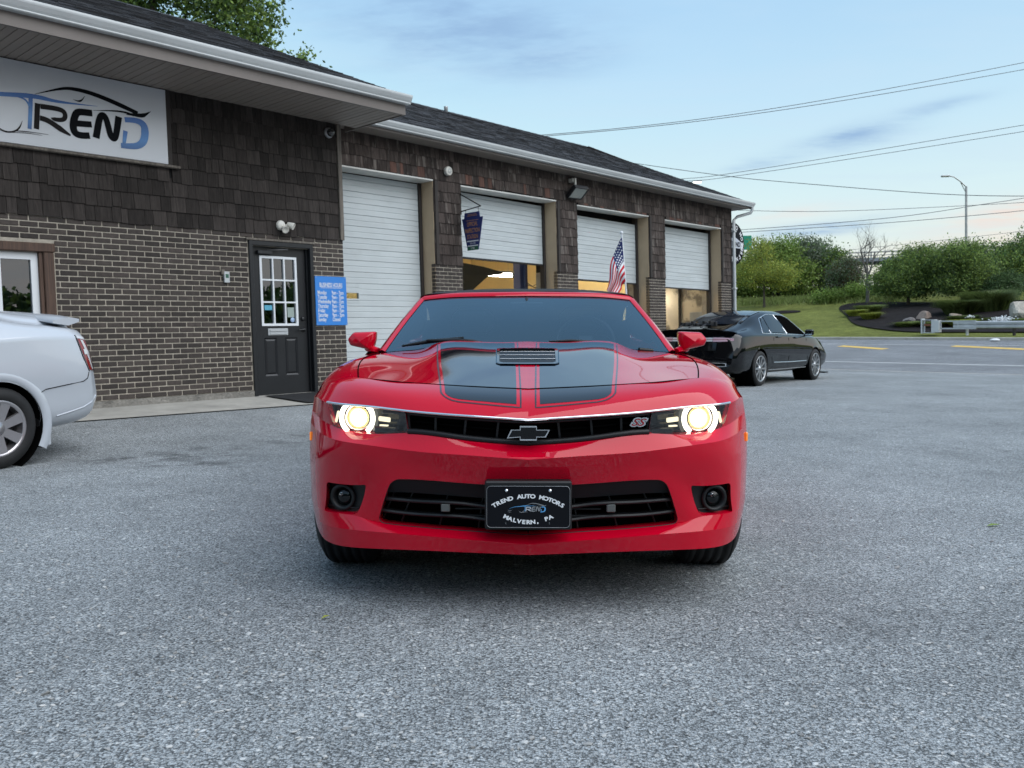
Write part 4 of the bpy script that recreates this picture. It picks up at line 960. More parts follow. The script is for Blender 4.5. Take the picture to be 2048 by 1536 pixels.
def flag():
    base = gp(1.40, 10.6); t = thing('flag', 'American flag drooping from a thin white pole behind the red car', 'flag', Matrix.Translation(base))
    top = Vector((-.035, 0, 2.26)); foot = Vector((.10, 0, .02)); H = lambda s: top + (foot - top) * (.02 + s * .235)
    part('pole', MB().tube([foot, top], .011, 8), T['white_vinyl'], t)
    part('finial', MB().sphere(top + Vector((0, 0, .012)), .022, 12, 8), T['white_vinyl'], t)
    part('stand', MB().lathe([(0, 0), (.16, 0), (.155, .03), (.03, .05), (.02, .25), (0, .25)], 20, 'Z', M=Matrix.Translation((foot.x, 0, 0))), T['black_metal'], t)
    def P(s, f):
        a = f ** .75; h = H(s)
        x = -(.205 - .10 * s) * a + .020 * math.sin(f * 9 + s * 4) * f; z = -(.60 - .40 * s) * f * (.75 + .25 * f) - .02 * a
        y = .045 * math.sin(s * 7 + f * 5) * min(1, f * 3) + .03 * math.sin(s * 15 + f * 2.0) * f - .02
        return h + Vector((x, y, z))
    for nm, mi, cond in (('red_stripe', M_('flag_red', (.60, .010, .028), .8), lambda s, f: s % 2 == 0 and not (s < 7 and f < 10)), ('white_stripe', M_('flag_white', (.80, .80, .82), .8), lambda s, f: s % 2 == 1 and not (s < 7 and f < 10)), ('canton', M_('flag_navy', (.014, .024, .12), .8), lambda s, f: s < 7 and f < 10)):
        m = MB(); 
        for s in range(13):
            for f in range(25):
                if cond(s, f): m.grid(np.array([[P((s + a / 2) / 13, (f + b) / 25) for b in (0, 1)] for a in (0, 1, 2)]))
        part(nm, m, mi, t)
    m = MB()
    for r in range(5):
        for c in range(6 if r % 2 == 0 else 5):
            s, f = (.65 + r * 1.42) / 13, (.9 + c * 1.62 + (.8 if r % 2 else 0)) / 25; p = P(s, f); a = P(s + .01, f) - p; b = P(s, f + .01) - p; n_ = a.cross(b).normalized(); a.normalize(); b = n_.cross(a)
            for sg in (1, -1): m.add([p + n_ * .003 * sg + (a * math.cos(k * .6283) + b * math.sin(k * .6283)) * (.014 if k % 2 == 0 else .006) for k in range(10)], [tuple(range(10))])
    part('star', m, T['print_white'], t)
flag()
def pole_sign():
    x, y = ud2xy(27.0 * .985, -3.35); g = ground(7.55, 29.4); t = thing('round_sign', 'round black shop sign with white lettering beyond the garage corner', 'sign', Matrix.Translation((7.52, 29.4, 0)) @ Matrix.Rotation(-TH + R_(90) , 4, 'Z'))
    cz = 1.03 + (664.5 - 488) / 1750 * 29.4; R = .70
    part('disc', MB().lathe([(0, -.03), (R - .01, -.03), (R, -.02), (R, .02), (R - .01, .03), (0, .03)], 40, 'Y', M=Matrix.Translation((0, 0, cz))), T['print_black'], t)
    m = MB(); arc_text(m, 'TREND AUTO MOTORS', .20, 0, -.034, cz, .545, 0.0, sx=.9, bold=.004, step=.165); arc_text(m, 'MALVERN, PA', .20, 0, -.034, cz, .545, math.pi, sx=.9, bold=.004, step=.17, up=False); part('lettering', m, T['print_white'], t)
    m = MB(); ribbon(m, [(-.55, cz - .10), (-.3, cz + .10), (.05, cz + .17), (.35, cz + .08), (.60, cz + .03)], [.02, .06, .07, .06, .02], -.033); m.add([(-.5, -.0325, cz - .14), (.6, -.0325, cz - .14), (.62, -.0325, cz + .02), (.3, -.0325, cz + .10), (0, -.0325, cz + .14), (-.3, -.0325, cz + .08), (-.5, -.0325, cz - .06)], [tuple(range(7))]); part('car_emblem', m, M_('emblem_silver', (.42, .45, .5), .4), t)
    m = MB(); add_text(m, 'TREND', .22, .05, -.037, cz - .02, sx=1.0, bold=.006); part('name', m, T['print_black'], t)
    part('post', MB().tube([(-.02, .06, g - .1), (-.02, .06, cz + .3)], .05, 10), T['black_metal'], t)
pole_sign()
# ------------------------------------------------------------------ cars: shared
T['red'] = M_('red_car_paint', (.50, .0010, .017), .4, spec=.0, coat=1.0, coat_rough=.015)
T['stripe'] = M_('black_stripe_vinyl', (.003, .006, .011), .3, spec=.0, coat=1.0, coat_rough=.04)
T['red'].node_tree.nodes['Principled BSDF'].inputs['Coat IOR'].default_value = 1.46; T['stripe'].node_tree.nodes['Principled BSDF'].inputs['Coat IOR'].default_value = 1.75
T['pin'] = M_('stripe_pinline', (.02, .004, .008), .3, coat=.5)
T['gloss_black'] = M_('gloss_black_plastic', (.004, .005, .006), .3, spec=0, coat=.8, coat_rough=.05)
T['black_plastic'] = M_('black_plastic', (.009, .010, .011), .45, spec=.35, var=[(.15, 30)])
T['satin_black'] = M_('satin_black_plastic', (.006, .0075, .009), .5, spec=.25)
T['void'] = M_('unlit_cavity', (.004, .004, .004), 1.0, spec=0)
T['tyre'] = M_('tyre_rubber', (.009, .009, .0095), .75, var=[(.25, 14)], bump=(.2, 120, .002))
T['silver_rim'] = M_('alloy_rim', (.42, .43, .44), .3, metal=.8)
T['dark_rim'] = M_('dark_alloy', (.06, .062, .065), .35, metal=.6)
T['car_glass'] = glass_('car_glass', (.52, .64, .72), .045, tone=(.66, .88, 1.0))
T['tint'] = M_('tinted_glass', (.004, .006, .008), .3, spec=0, coat=1, coat_rough=.01)
T['lens'] = glass_('clear_lens', (.90, .92, .92), .02)
T['fabric_top'] = M_('black_fabric_top', (.012, .012, .015), .9, bump=(.3, 400, .001))
T['beige'] = M_('grey_leather', (.55, .55, .52), .6)
T['amber'] = M_('amber_lens', (.75, .22, .02), .2, coat=1, emit=((1, .3, .03), .10))
T['glow_white'] = emit_('lit_ring', (1.0, .96, .80), .9)
T['glow_lamp'] = emit_('lit_beam', (1.0, .92, .62), 2.2)
T['glow_bowl'] = emit_('lit_bowl', (1.0, .78, .34), .14)
T['glow_bar'] = emit_('lit_bar', (1.0, .90, .62), .32)
def wheel(par, x, y, z, R, rimR, w, side, spokes=5, rim=None, pair=False, name='wheel', sw=.10):
    g = empty_part(name, par, (x, y, z))
    h = w / 2; pr = [(rimR - .005, -h + .012), (rimR + .01, -h + .002), (rimR + .4 * (R - rimR), -h - .006), (R - .035, -h + .004), (R - .012, -h + .018), (R - .002, -h + .032)]
    ng = 4; xs = np.linspace(-h + .035, h - .035, ng * 2 + 2)
    for a, b in zip(xs[::2], xs[1::2]): pr += [(R - .009, a - .004), (R, a), (R, b), (R - .009, b + .004)]
    pr += [(R - .002, h - .032), (R - .012, h - .018), (R - .035, h - .004), (rimR + .4 * (R - rimR), h + .006), (rimR + .01, h - .002), (rimR - .005, h - .012)]
    part('tyre', MB().lathe(pr, 48, 'X'), T['tyre'], g)
    m = MB(); f = h * side; s = side
    m.lathe([(rimR - .004, -h + .01), (rimR - .025, -h + .02), (rimR - .03, h * .3), (rimR - .004, h - .012)] if s > 0 else [(rimR - .004, h - .01), (rimR - .025, h - .02), (rimR - .03, -h * .3), (rimR - .004, -h + .012)], 40, 'X')
    m.lathe([(rimR - .022, f - s * .016), (rimR - .010, f - s * .004), (rimR + .004, f - s * .006), (rimR + .006, f - s * .014)], 40, 'X')
    m.lathe([(0, f - s * .012), (.030, f - s * .014), (.034, f - s * .02), (.075, f - s * .026), (.08, f - s * .06)], 24, 'X')
    for k in range(spokes):
        for o in ((-.11, .11) if pair else (0,)):
            an = 2 * math.pi * k / spokes + .3; Q = Matrix.Rotation(an, 4, 'X') @ Matrix.Rotation(o, 4, 'X')
            a, b = sw / 2 * (.55 if pair else 1), sw / 2 * (.75 if pair else 1.35)
            vs = [(f - s * .024, -a, .05), (f - s * .024, a, .05), (f - s * .012, b, rimR - .012), (f - s * .012, -b, rimR - .012), (f - s * .06, -a, .05), (f - s * .06, a, .05), (f - s * .045, b, rimR - .012), (f - s * .045, -b, rimR - .012)]
            m.add([Q @ Vector(v) for v in vs], [(0, 1, 2, 3), (0, 4, 5, 1), (1, 5, 6, 2), (2, 6, 7, 3), (3, 7, 4, 0)])
    part('rim', m, rim or T['silver_rim'], g)
    m = MB(); m.lathe([(0, f - s * .085), (rimR - .04, f - s * .085), (rimR - .04, f - s * .095), (0, f - s * .095)], 30, 'X'); part('brake_disc', m, T['steel_dark'], g)
    return g
def bil(G, r, c):
    R, C = G.shape[:2]; r = min(max(r, 0), R - 1 - 1e-6); c = min(max(c, 0), C - 1 - 1e-6); i, j = int(r), int(c); a, b = r - i, c - j
    return (G[i, j] * (1 - a) + G[i + 1, j] * a) * (1 - b) + (G[i, j + 1] * (1 - a) + G[i + 1, j + 1] * a) * b
def mir(p): return (-p[0], p[1], p[2])
class Half:      # collects a half body and writes it with its mirror image
    def __init__(s): s.mb = MB()
    def grid(s, G, skip=None, mi=0):
        s.mb.grid(G, mi, skip); Gm = G.copy(); Gm[..., 0] *= -1; s.mb.grid(Gm, mi, skip, flip=True)
    def add(s, vs, fs, mi=0, smooth=True):
        s.mb.add(vs, fs, mi, smooth); s.mb.add([mir(v) for v in vs], [f[::-1] for f in fs], mi, smooth)
def hole_loop(G, r0, r1, c0, c1, rad, half=None):
    """outline of an opening in a surface; rad = {(row,col) corner: (rows, cols)}; fills the corners of the block into 'half'"""
    def corner(r, c, dr, dc, R):
        nr, nc = R; K = bil(G, r, c); arc = []
        for k in range(7):
            th = math.pi / 2 * k / 6; arc.append(bil(G, r + dr * nr * (1 - math.sin(th)), c + dc * nc * (1 - math.cos(th))))
        if half is not None and nr > 0:
            fs = [(0, i + 1, i + 2) if dr * dc > 0 else (0, i + 2, i + 1) for i in range(6)]; half.add([tuple(K)] + [tuple(a) for a in arc], fs, 0, False)
        return arc
    z = (0, 0)
    A = corner(r0, c0, 1, 1, rad.get('bl', z)); B = corner(r0, c1, 1, -1, rad.get('br', z)); C_ = corner(r1, c1, -1, -1, rad.get('tr', z)); D = corner(r1, c0, -1, 1, rad.get('tl', z))
    def seg_r(r, ca, cb):
        st = 1 if cb > ca else -1; out = []; c = math.floor(ca) + 1 if st > 0 else math.ceil(ca) - 1
        while (c < cb if st > 0 else c > cb): out.append(bil(G, r, c)); c += st
        return out
    def seg_c(c, ra, rb):
        st = 1 if rb > ra else -1; out = []; r = math.floor(ra) + 1 if st > 0 else math.ceil(ra) - 1
        while (r < rb if st > 0 else r > rb): out.append(bil(G, r, c)); r += st
        return out
    g = lambda k: rad.get(k, z)
    loop = A[::1] + seg_r(r0, c0 + g('bl')[1], c1 - g('br')[1]) + B[::-1] + seg_c(c1, r0 + g('br')[0], r1 - g('tr')[0]) + C_[::1] + seg_r(r1, c1 - g('tr')[1], c0 + g('tl')[1]) + D[::-1]
    side = seg_c(c0, r1 - g('tl')[0], r0 + g('bl')[0])
    return loop, side
def lip(half, loop, vec, shrink=.0, closed=True, mi=0):
    P = np.array(loop); c = P.mean(0); Q = P + np.array(vec) + (c - P) * shrink; n = len(P)
    fs = [(i, (i + 1) % n, (i + 1) % n + n, i + n) for i in range(n if closed else n - 1)]
    half.add([tuple(p) for p in P] + [tuple(p) for p in Q], fs, mi, False)

# ------------------------------------------------------------------ the red sports car
def red_car():
    up = Vector((.02701311, -.00764658, .99960583)); fx = Vector((.99951958, -.01499392, -.02712548)); fy = up.cross(fx)
    org = Vector((.0585, 3.2, -.0063)) - fx * .022
    M = Matrix(((fx.x, fy.x, up.x, org.x), (fx.y, fy.y, up.y, org.y), (fx.z, fy.z, up.z, org.z), (0, 0, 0, 1)))
    rt = thing('red_sports_car', 'red convertible sports car with black bonnet stripes, headlights lit', 'car', M)
    n = 8
    F = np.array([
        [(0, .14, .215), (.245, .15, .222), (.466, .18, .222), (.635, .24, .212), (.775, .34, .205), (.83, .42, .205), (.89, .53, .22)],
        [(0, .05, .223), (.245, .06, .230), (.466, .09, .231), (.635, .15, .222), (.78, .265, .210), (.845, .365, .212), (.908, .52, .232)],
        [(0, .03, .268), (.242, .042, .284), (.462, .08, .293), (.613, .13, .293), (.805, .275, .282), (.872, .395, .284), (.928, .55, .292)],
        [(0, .085, .290), (.247, .095, .303), (.583, .155, .322), (.672, .19, .340), (.822, .295, .338), (.885, .415, .340), (.938, .56, .340)],
        [(0, .050, .484), (.243, .06, .493), (.519, .105, .498), (.628, .160, .469), (.810, .285, .458), (.887, .41, .455), (.944, .57, .446)],
        [(0, .028, .538), (.241, .04, .548), (.479, .085, .558), (.619, .130, .562), (.806, .270, .562), (.885, .41, .552), (.945, .57, .540)],
        [(0, .000, .590), (.239, .018, .605), (.447, .06, .615), (.606, .115, .628), (.776, .240, .638), (.860, .38, .650), (.940, .57, .668)],
        [(0, .060, .637), (.242, .07, .656), (.454, .105, .676), (.595, .165, .665), (.784, .305, .681), (.866, .43, .700), (.933, .57, .715)],
        [(0, .040, .732), (.24, .052, .746), (.466, .100, .760), (.615, .170, .770), (.808, .310, .776), (.872, .43, .785), (.925, .58, .780)],
        [(0, .105, .785), (.245, .118, .798), (.475, .158, .812), (.62, .225, .824), (.79, .365, .830), (.858, .475, .824), (.915, .605, .800)],
        [(0, .250, .834), (.256, .262, .845), (.489, .300, .857), (.629, .365, .866), (.775, .460, .868), (.866, .555, .846), (.918, .645, .805)]])
    G = surf(F, n, br=(1, 2, 3, 6, 7, 8)); 
    # rows at breaks are shared by index; strips between breaks are separate so that creases stay sharp
    br = [0, 1, 2, 3, 6, 7, 8, 10]
    body = Half()
    def inblk(i, j, r0, r1, c0, c1): return r0 * n <= i < r1 * n and c0 * n <= j < c1 * n
    holes = [(3, 4, 0, 2), (3, 4, 3, 4), (7, 8, 0, 2), (7, 8, 2, 4)]
    for a, b in zip(br[:-1], br[1:]):
        body.grid(G[a * n:b * n + 1], skip=lambda i, j, a=a: any(inblk(i + a * n, j, *h) for h in holes))
    L1, s1 = hole_loop(G, 3 * n, 4 * n, 0, 2 * n, {'br': (1.1, .8), 'tr': (1.5, .9)}, body); lip(body, L1[7:-7] if False else L1, (0, .07, 0), .01, closed=False)
    L2, s2 = hole_loop(G, 3 * n, 4 * n, 3 * n, 4 * n, {'bl': (1.6, 1.9), 'br': (.6, .6), 'tr': (.8, .7), 'tl': (.5, .5)}, body); lip(body, L2 + s2, (0, .05, 0), .06)
    L3, s3 = hole_loop(G, 7 * n, 8 * n, 0, 2 * n, {}, body); lip(body, L3, (0, .06, 0), .0, closed=False)
    L4, s4 = hole_loop(G, 7 * n, 8 * n, 2 * n, 4 * n, {'bl': (1.2, 1.6), 'br': (2.2, 1.4)}, body); lip(body, L4 + s4, (0, .05, 0), .03)
    # bonnet and wings
    U = np.array([
        [(0, .25, .834), (.256, .262, .845), (.42, .286, .853), (.51, .303, .858), (.60, .348, .864), (.70, .408, .868), (.775, .46, .868), (.866, .555, .846), (.918, .645, .805)],
        [(0, .60, .888), (.25, .60, .891), (.42, .605, .889), (.52, .615, .887), (.62, .625, .888), (.745, .640, .896), (.825, .66, .893), (.892, .70, .862), (.938, .73, .800)],
        [(0, .95, .938), (.24, .95, .939), (.435, .96, .936), (.53, .965, .925), (.65, .965, .922), (.788, .97, .926), (.858, .985, .916), (.914, 1.0, .886), (.955, 1.01, .795)],
        [(0, 1.28, .980), (.24, 1.28, .980), (.46, 1.30, .975), (.55, 1.31, .952), (.68, 1.32, .943), (.808, 1.34, .938), (.873, 1.36, .929), (.920, 1.37, .902), (.957, 1.38, .795)],
        [(0, 1.55, 1.008), (.24, 1.56, 1.006), (.485, 1.59, 1.0), (.57, 1.62, .966), (.70, 1.66, .952), (.822, 1.71, .941), (.882, 1.77, .938), (.918, 1.80, .915), (.952, 1.82, .80)]])
    H = surf(U, n)
    hood = Half(); hood.grid(H, skip=lambda i, j: j >= 5 * n); part('bonnet', hood.mb, T['red'], rt)
    body.grid(H, skip=lambda i, j: j < 5 * n)
    # flanks behind the front arch, doors and tail
    def arch(t): a = math.pi * t; return (.955 + .004 * math.sin(a), .90 - .385 * math.cos(a), -.02 + .345 + .385 * math.sin(a))
    top = [(.940, .575, .668), (.918, .645, .805), (.938, .73, .80), (.955, 1.01, .795), (.957, 1.38, .795)]
    A0 = [arch(t) for t in np.linspace(.18, 1, 13)]; A0 = [(a[0] - .014 * max(0, 1 - k / 4), a[1], a[2]) for k, a in enumerate(A0)]; tt = ncs(np.arange(5), np.array(top), np.linspace(0.25, 4, 13))
    body.grid(np.stack([np.array([(a[0] - .002, a[1], a[2]) for a in A0]), np.array(A0) * .5 + tt * .5 + np.array([.006, 0, 0]), tt]))
    lip(body, [tuple(a) for a in A0], (-.09, 0, 0), 0, closed=False)
    Sd = np.array([[(.957, 1.38, .795), (.964, 1.335, .62), (.957, 1.288, .36), (.93, 1.288, .22)], [(.952, 1.82, .80), (.962, 1.82, .62), (.958, 1.82, .40), (.93, 1.82, .20)], [(.945, 2.6, .83), (.958, 2.6, .64), (.952, 2.6, .40), (.925, 2.6, .20)], [(.955, 3.2, .87), (.970, 3.275, .62), (.965, 3.36, .34), (.93, 3.36, .20)]])
    body.grid(surf(Sd, 5))
    def arch2(t): a = math.pi * t; return (.965, 3.75 - .39 * math.cos(a), .33 + .39 * math.sin(a))
    A1 = [arch2(t) for t in np.linspace(0, 1, 13)]; tp = ncs(np.arange(4), np.array([(.955, 3.2, .87), (.962, 3.6, .90), (.955, 4.05, .91), (.93, 4.35, .90)]), np.linspace(0, 3, 13))
    body.grid(np.stack([np.array(A1), np.array(A1) * .5 + tp * .5 + np.array([.01, 0, 0]), tp])); lip(body, [tuple(a) for a in A1], (-.1, 0, 0), 0, closed=False)
    Tl = np.array([[(.93, 4.35, .90), (.957, 4.245, .62), (.965, 4.14, .34), (.94, 4.14, .22)], [(.86, 4.65, .90), (.90, 4.66, .65), (.91, 4.64, .40), (.88, 4.60, .25)], [(.5, 4.76, .92), (.52, 4.80, .66), (.53, 4.80, .42), (.5, 4.74, .26)], [(0, 4.79, .92), (0, 4.84, .66), (0, 4.84, .42), (0, 4.78, .26)]])
    body.grid(surf(Tl, 5))
    Dk = np.array([[(.952, 1.82, .80), (.93, 1.82, .925), (.87, 1.84, .945)], [(.945, 2.6, .83), (.93, 2.6, .94), (.85, 2.6, .962)], [(.955, 3.2, .87), (.94, 3.2, .97), (.84, 3.2, 1.0)], [(.955, 4.05, .91), (.90, 4.05, 1.0), (.72, 4.05, 1.01)], [(.88, 4.62, .90), (.80, 4.62, .955), (.55, 4.62, .97)]])
    body.grid(surf(Dk, 5)); body.add([(.72, 4.05, 1.01), (.55, 4.62, .97), (0, 4.72, .975), (0, 4.0, 1.03)], [(0, 1, 2, 3)])
    part('body', body.mb, T['red'], rt)
    # dark inner structure: wheel wells, floor, engine bay
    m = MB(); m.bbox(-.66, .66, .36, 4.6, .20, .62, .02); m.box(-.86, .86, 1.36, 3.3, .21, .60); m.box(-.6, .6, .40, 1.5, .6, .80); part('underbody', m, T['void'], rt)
    # seams
    def seam(pts, r=.0028): m_ = MB(); m_.tube(pts, r, 6); m_.tube([mir(p) for p in pts], r, 6); return m_
    e = .0005
    pts = [tuple(H[0, j] + np.array([0, -.001, e])) for j in range(0, 5 * n + 1)] + [tuple(H[i, 5 * n] + np.array([0, 0, e])) for i in range(1, 4 * n + 1)]
    part('bonnet_seam', seam(pts), T['void'], rt)
    pts = [tuple(G[i, 5 * n + 5] + np.array([.001, 0, 0])) for i in range(8 * n, 10 * n + 1)]; part('wing_seam', seam(pts, .002), T['void'], rt)
    # upper grille
    def sub(r0, r1, c0, c1, dy, shrink=0): 
        B = G[r0 * n:r1 * n + 1, c0 * n:c1 * n + 1].copy(); B[..., 1] += dy; return B
    h = Half(); h.grid(sub(7, 8, 0, 2, .055)); part('grille_backing', h.mb, T['void'], rt)
    def strip_tube(r, c0, c1, dy, rad, dz=0.0, k=24):
        pts = [tuple(bil(G, r * n, c * n) + np.array([0, dy, dz])) for c in np.linspace(c0, c1, k)]; return [mir(p) for p in pts[::-1]] + pts[1:]
    gr = part('grille', MB().tube(strip_tube(7.07, 0, 2.0, .006, .011), .012, 8), T['black_plastic'], rt)
    mm = MB(); mm.tube(strip_tube(7.90, 0, 2.0, .014, .007), .007, 8); part('frame', mm, T['black_plastic'], gr)
    for c in (.455, .97, 1.48, 1.96):
        for sg in (1, -1):
            a = bil(G, 7.06 * n, (c + .03) * n) + np.array([0, .02, 0]); b = bil(G, 7.93 * n, c * n) + np.array([0, .022, 0]); mm = MB()
            mm.box(-.004, .004, -.004, .03, 0, 1); vs = []
            for (x, y, z) in mm.v: p = a * (1 - z) + b * z; vs.append((sg * (p[0] + x), p[1] + y, p[2]))
            mm.v = vs; part('bar', mm, T['black_plastic'], gr)
    mm = MB(); mm.tube(strip_tube(7.5, 0, 2.0, .045, .004), .005, 6); part('cross_bar', mm, T['void'], gr)
    mm = MB(); mm.tube(strip_tube(8, 0, 4.0, -.001, .004, .0015, 48), .0048, 8); part('chrome_strip', mm, T['chrome'], rt)
    # cross-shaped emblem
    cx, cz = 0, .689; E_ = [(-.079, -.022), (-.031, -.018), (-.031, -.030), (.031, -.030), (.031, -.018), (.065, -.018), (.079, .010), (.031, .010), (.031, .024), (-.031, .024), (-.031, .010), (-.064, .010)]
    em = part('emblem', MB().prism([(cx + a, cz + b) for a, b in E_], .018, .034), T['chrome'], rt)
    part('emblem_face', MB().prism([(cx + a * .93, cz + (b + .003) * .80 - .003) for a, b in E_], .0155, .0178), T['gloss_black'], em)
    # badge
    mm = MB(); bx = bil(G, 7.55 * n, 1.77 * n); add_text(mm, 'SS', .040, bx[0], bx[1] + .012, bx[2] - .002, sx=1.35, shear=.45, bold=.004); bd = part('badge', mm, T['chrome'], rt)
    mm = MB(); add_text(mm, 'SS', .0385, bx[0], bx[1] + .010, bx[2] - .002, sx=1.35, shear=.45, bold=.0005); part('badge_face', mm, M_('badge_red', (.28, .015, .02), .3), bd)
    # lower grille
    h = Half(); h.grid(sub(3, 4, 0, 2, .085)); part('intake_backing', h.mb, T['void'], rt)
    lg = None; h = Half(); B = np.array([[bil(G, r * n, c * n) + np.array([0, .012 + .02 * (1 - (r - 3.62) / .36), 0]) for c in np.linspace(0, 2 - .10 * max(0, (r - 3.8) / .2) ** 2, 30)] for r in np.linspace(3.62, 3.985, 5)])
    h.grid(B); lg = part('lower_grille', h.mb, T['satin_black'], rt)
    for r in (3.47, 3.22):
        pts = [bil(G, r * n, c * n) + np.array([0, .022 + .004 * math.sin(c * 9), .003 * math.sin(c * 7)]) for c in np.linspace(0, 1.98, 40)]
        mm = MB(); Q = []
        for p in [mir(q) for q in pts[::-1]] + [tuple(q) for q in pts[1:]]: Q.append([(p[0], p[1] + .03, p[2] + .007), (p[0], p[1], p[2] + .006), (p[0], p[1] - .004, p[2]), (p[0], p[1], p[2] - .006), (p[0], p[1] + .03, p[2] - .007)])
        mm.grid(np.array(Q), smooth=False); part('slat', mm, T['black_plastic'], lg)
    for c in (.75, 1.2, 1.62, 1.88):
        for sg in (1, -1):
            mm = MB(); pts = [bil(G, r * n, (c + .12 * (3.6 - r)) * n) + np.array([0, .050, 0]) for r in (3.03, 3.3, 3.62)]
            mm.tube([(sg * p[0], p[1], p[2]) for p in pts], .004, 6); part('divider', mm, T['black_plastic'], lg)
    mm = MB(); 
    for sg in (1, -1): mm.bbox(sg * .315 - .017, sg * .315 + .017, .10, .12, .375, .405, .003)
    part('sensor', mm, M_('grey_sensor', (.10, .105, .10), .6), lg)
    mm = MB(); mm.bbox(-.28, .28, .12, .15, .38, .388, .002); mm.bbox(-.28, .28, .12, .15, .352, .36, .002); part('cooler_bar', mm, T['black_plastic'], lg)
    # rubber edge of the lower opening
    mm = MB(); lp = [tuple(p) for p in L1]; lp = [(p[0], p[1] + .004, p[2]) for p in lp]; mm.tube([mir(p) for p in lp[::-1]] if False else lp, .003, 6, cap=False); mm.tube([mir(p) for p in lp], .003, 6, cap=False); part('intake_trim', mm, T['black_plastic'], lg)
    # fog lamps
    for sg in (1, -1):
        fl = MB(); B = sub(3, 4, 3, 4, .045); c0 = B.reshape(-1, 3).mean(0); B = c0 + (B - c0) * np.array([.97, 1, .97]); B[..., 0] *= sg; fl.grid(B, flip=sg < 0); f_ = part('fog_light', fl, T['black_plastic'], rt)
        ctr = (sg * .737, .255, .403); Q = Matrix.Translation(ctr) @ Matrix.Rotation(sg * R_(14), 4, 'Z')
        mm = MB(); mm.lathe([(.036, .01), (.040, -.008), (.050, -.012), (.055, .0), (.055, .03)], 28, 'Y', M=Q); part('ring', mm, T['black_plastic'], f_)
        mm = MB(); mm.lathe([(0, -.004), (.02, -.001), (.034, .008), (.036, .012)], 24, 'Y', M=Q); part('lens', mm, T['gloss_black'], f_)
        mm = MB(); mm.lathe([(.012, -.0075), (.016, -.006), (.012, -.004)], 16, 'Y', M=Q @ Matrix.Translation((-.008, 0, .012)) @ Matrix.Scale(.45, 4)); part('bulb', mm, T['chrome'], f_)
        for z in (.43, .365):
            mm = MB(); x0, x1 = (.655, .815) if z < .4 else (.79, .815); pts = [bil(G, (3 + (z - .338) / .122) * n, c * n) + np.array([0, .030, 0]) for c in ((3.05, 3.5, 3.95) if z < .4 else (3.8, 3.95))]; mm.tube([(sg * p[0], p[1], p[2]) for p in pts], .0028, 6); part('slat', mm, T['black_plastic'], f_)
    # headlights
    for sg in (1, -1):
        B = G[7 * n:8 * n + 1, 2 * n:4 * n + 1].copy(); 
        hb = B.copy(); c0 = hb.reshape(-1, 3).mean(0); hb = c0 + (hb - c0) * np.array([.97, 1, .97]); hb[..., 1] += .065; hb[..., 0] *= sg
        m0 = MB().grid(hb, flip=sg < 0); hl = part('headlight', m0, T['gloss_black'], rt)
        ctr = Vector((sg * .668, .262, .7215)); Q = Matrix.Translation(ctr) @ Matrix.Rotation(sg * R_(10), 4, 'Z')
        for mid in (0, math.pi):
            mm = MB()
            pr = [(.056, -.030), (.060, -.036), (.070, -.036), (.075, -.030), (.071, -.022), (.060, -.022)]
            base = MB().lathe(pr, 22, 'Y', closed=True, arc=(mid - .92, mid + .92)); 
            mm.add([Q @ Vector(v) for v in base.v], base.f, 0, True); part('light_ring', mm, T['glow_white'], hl)
        mm = MB(); mm.lathe([(.060, .0), (.056, -.016), (.049, -.020), (.046, -.010)], 30, 'Y', M=Q); part('reflector', mm, T['chrome'], hl)
        mm = MB(); mm.lathe([(0, -.034), (.012, -.032), (.021, -.026), (.026, -.016), (.027, 0)], 28, 'Y', M=Q @ Matrix.Translation((0, -.002, -.004))); part('beam', mm, T['glow_lamp'], hl); mm = MB(); mm.lathe([(.026, -.002), (.034, -.012), (.0415, -.024), (.045, -.020)], 30, 'Y', M=Q); part('beam_bowl', mm, T['glow_bowl'], hl)
        mm = MB(); mm.bbox(-.026, .026, 0, .01, -.009, .009, .003, M=Matrix.Translation((sg * .557, .165, .7225)) @ Matrix.Rotation(sg * R_(24), 4, 'Z') @ Matrix.Rotation(sg * R_(-4), 4, 'Y')); mm.bbox(-.018, .018, 0, .01, -.003, .003, .001, M=Matrix.Translation((sg * .560, .168, .698)) @ Matrix.Rotation(sg * R_(24), 4, 'Z')); part('light_bar', mm, T['glow_bar'], hl)
        mm = MB(); mm.bbox(-.075, .03, 0, .02, -.014, .012, .004, M=Matrix.Translation((sg * .535, .165, .680)) @ Matrix.Rotation(sg * R_(24), 4, 'Z')); mm.bbox(-.05, .05, 0, .02, -.004, .004, .002, M=Matrix.Translation((sg * .52, .155, .748)) @ Matrix.Rotation(sg * R_(22), 4, 'Z')); part('inner_trim', mm, M_('lamp_trim', (.05, .052, .055), .15, metal=.7), hl)
        mm = MB(); mm.bbox(-.004, .004, 0, .02, -.035, .025, .002, M=Matrix.Translation((sg * .776, .335, .715)) @ Matrix.Rotation(sg * R_(-14), 4, 'Y')); part('side_reflector', mm, T['glow_bar'], hl)
        L_ = B.copy(); L_[..., 0] *= sg; part('lens', MB().grid(L_, flip=sg < 0), T['lens'], hl)
        mm = MB(); p = G[int(6.55 * n), 6 * n - 1]; mm.bbox(-.004, .006, -.028, .022, -.019, .019, .003, M=Matrix.Translation((sg * .938, .565, .612)) @ Matrix.Rotation(sg * R_(-8), 4, 'Z')); part('side_marker', mm, T['amber'], rt)
    # stripes: laid on the bonnet and the nose panel
    cloud = np.concatenate([G[8 * n:10 * n + 1].reshape(-1, 3), H.reshape(-1, 3)])
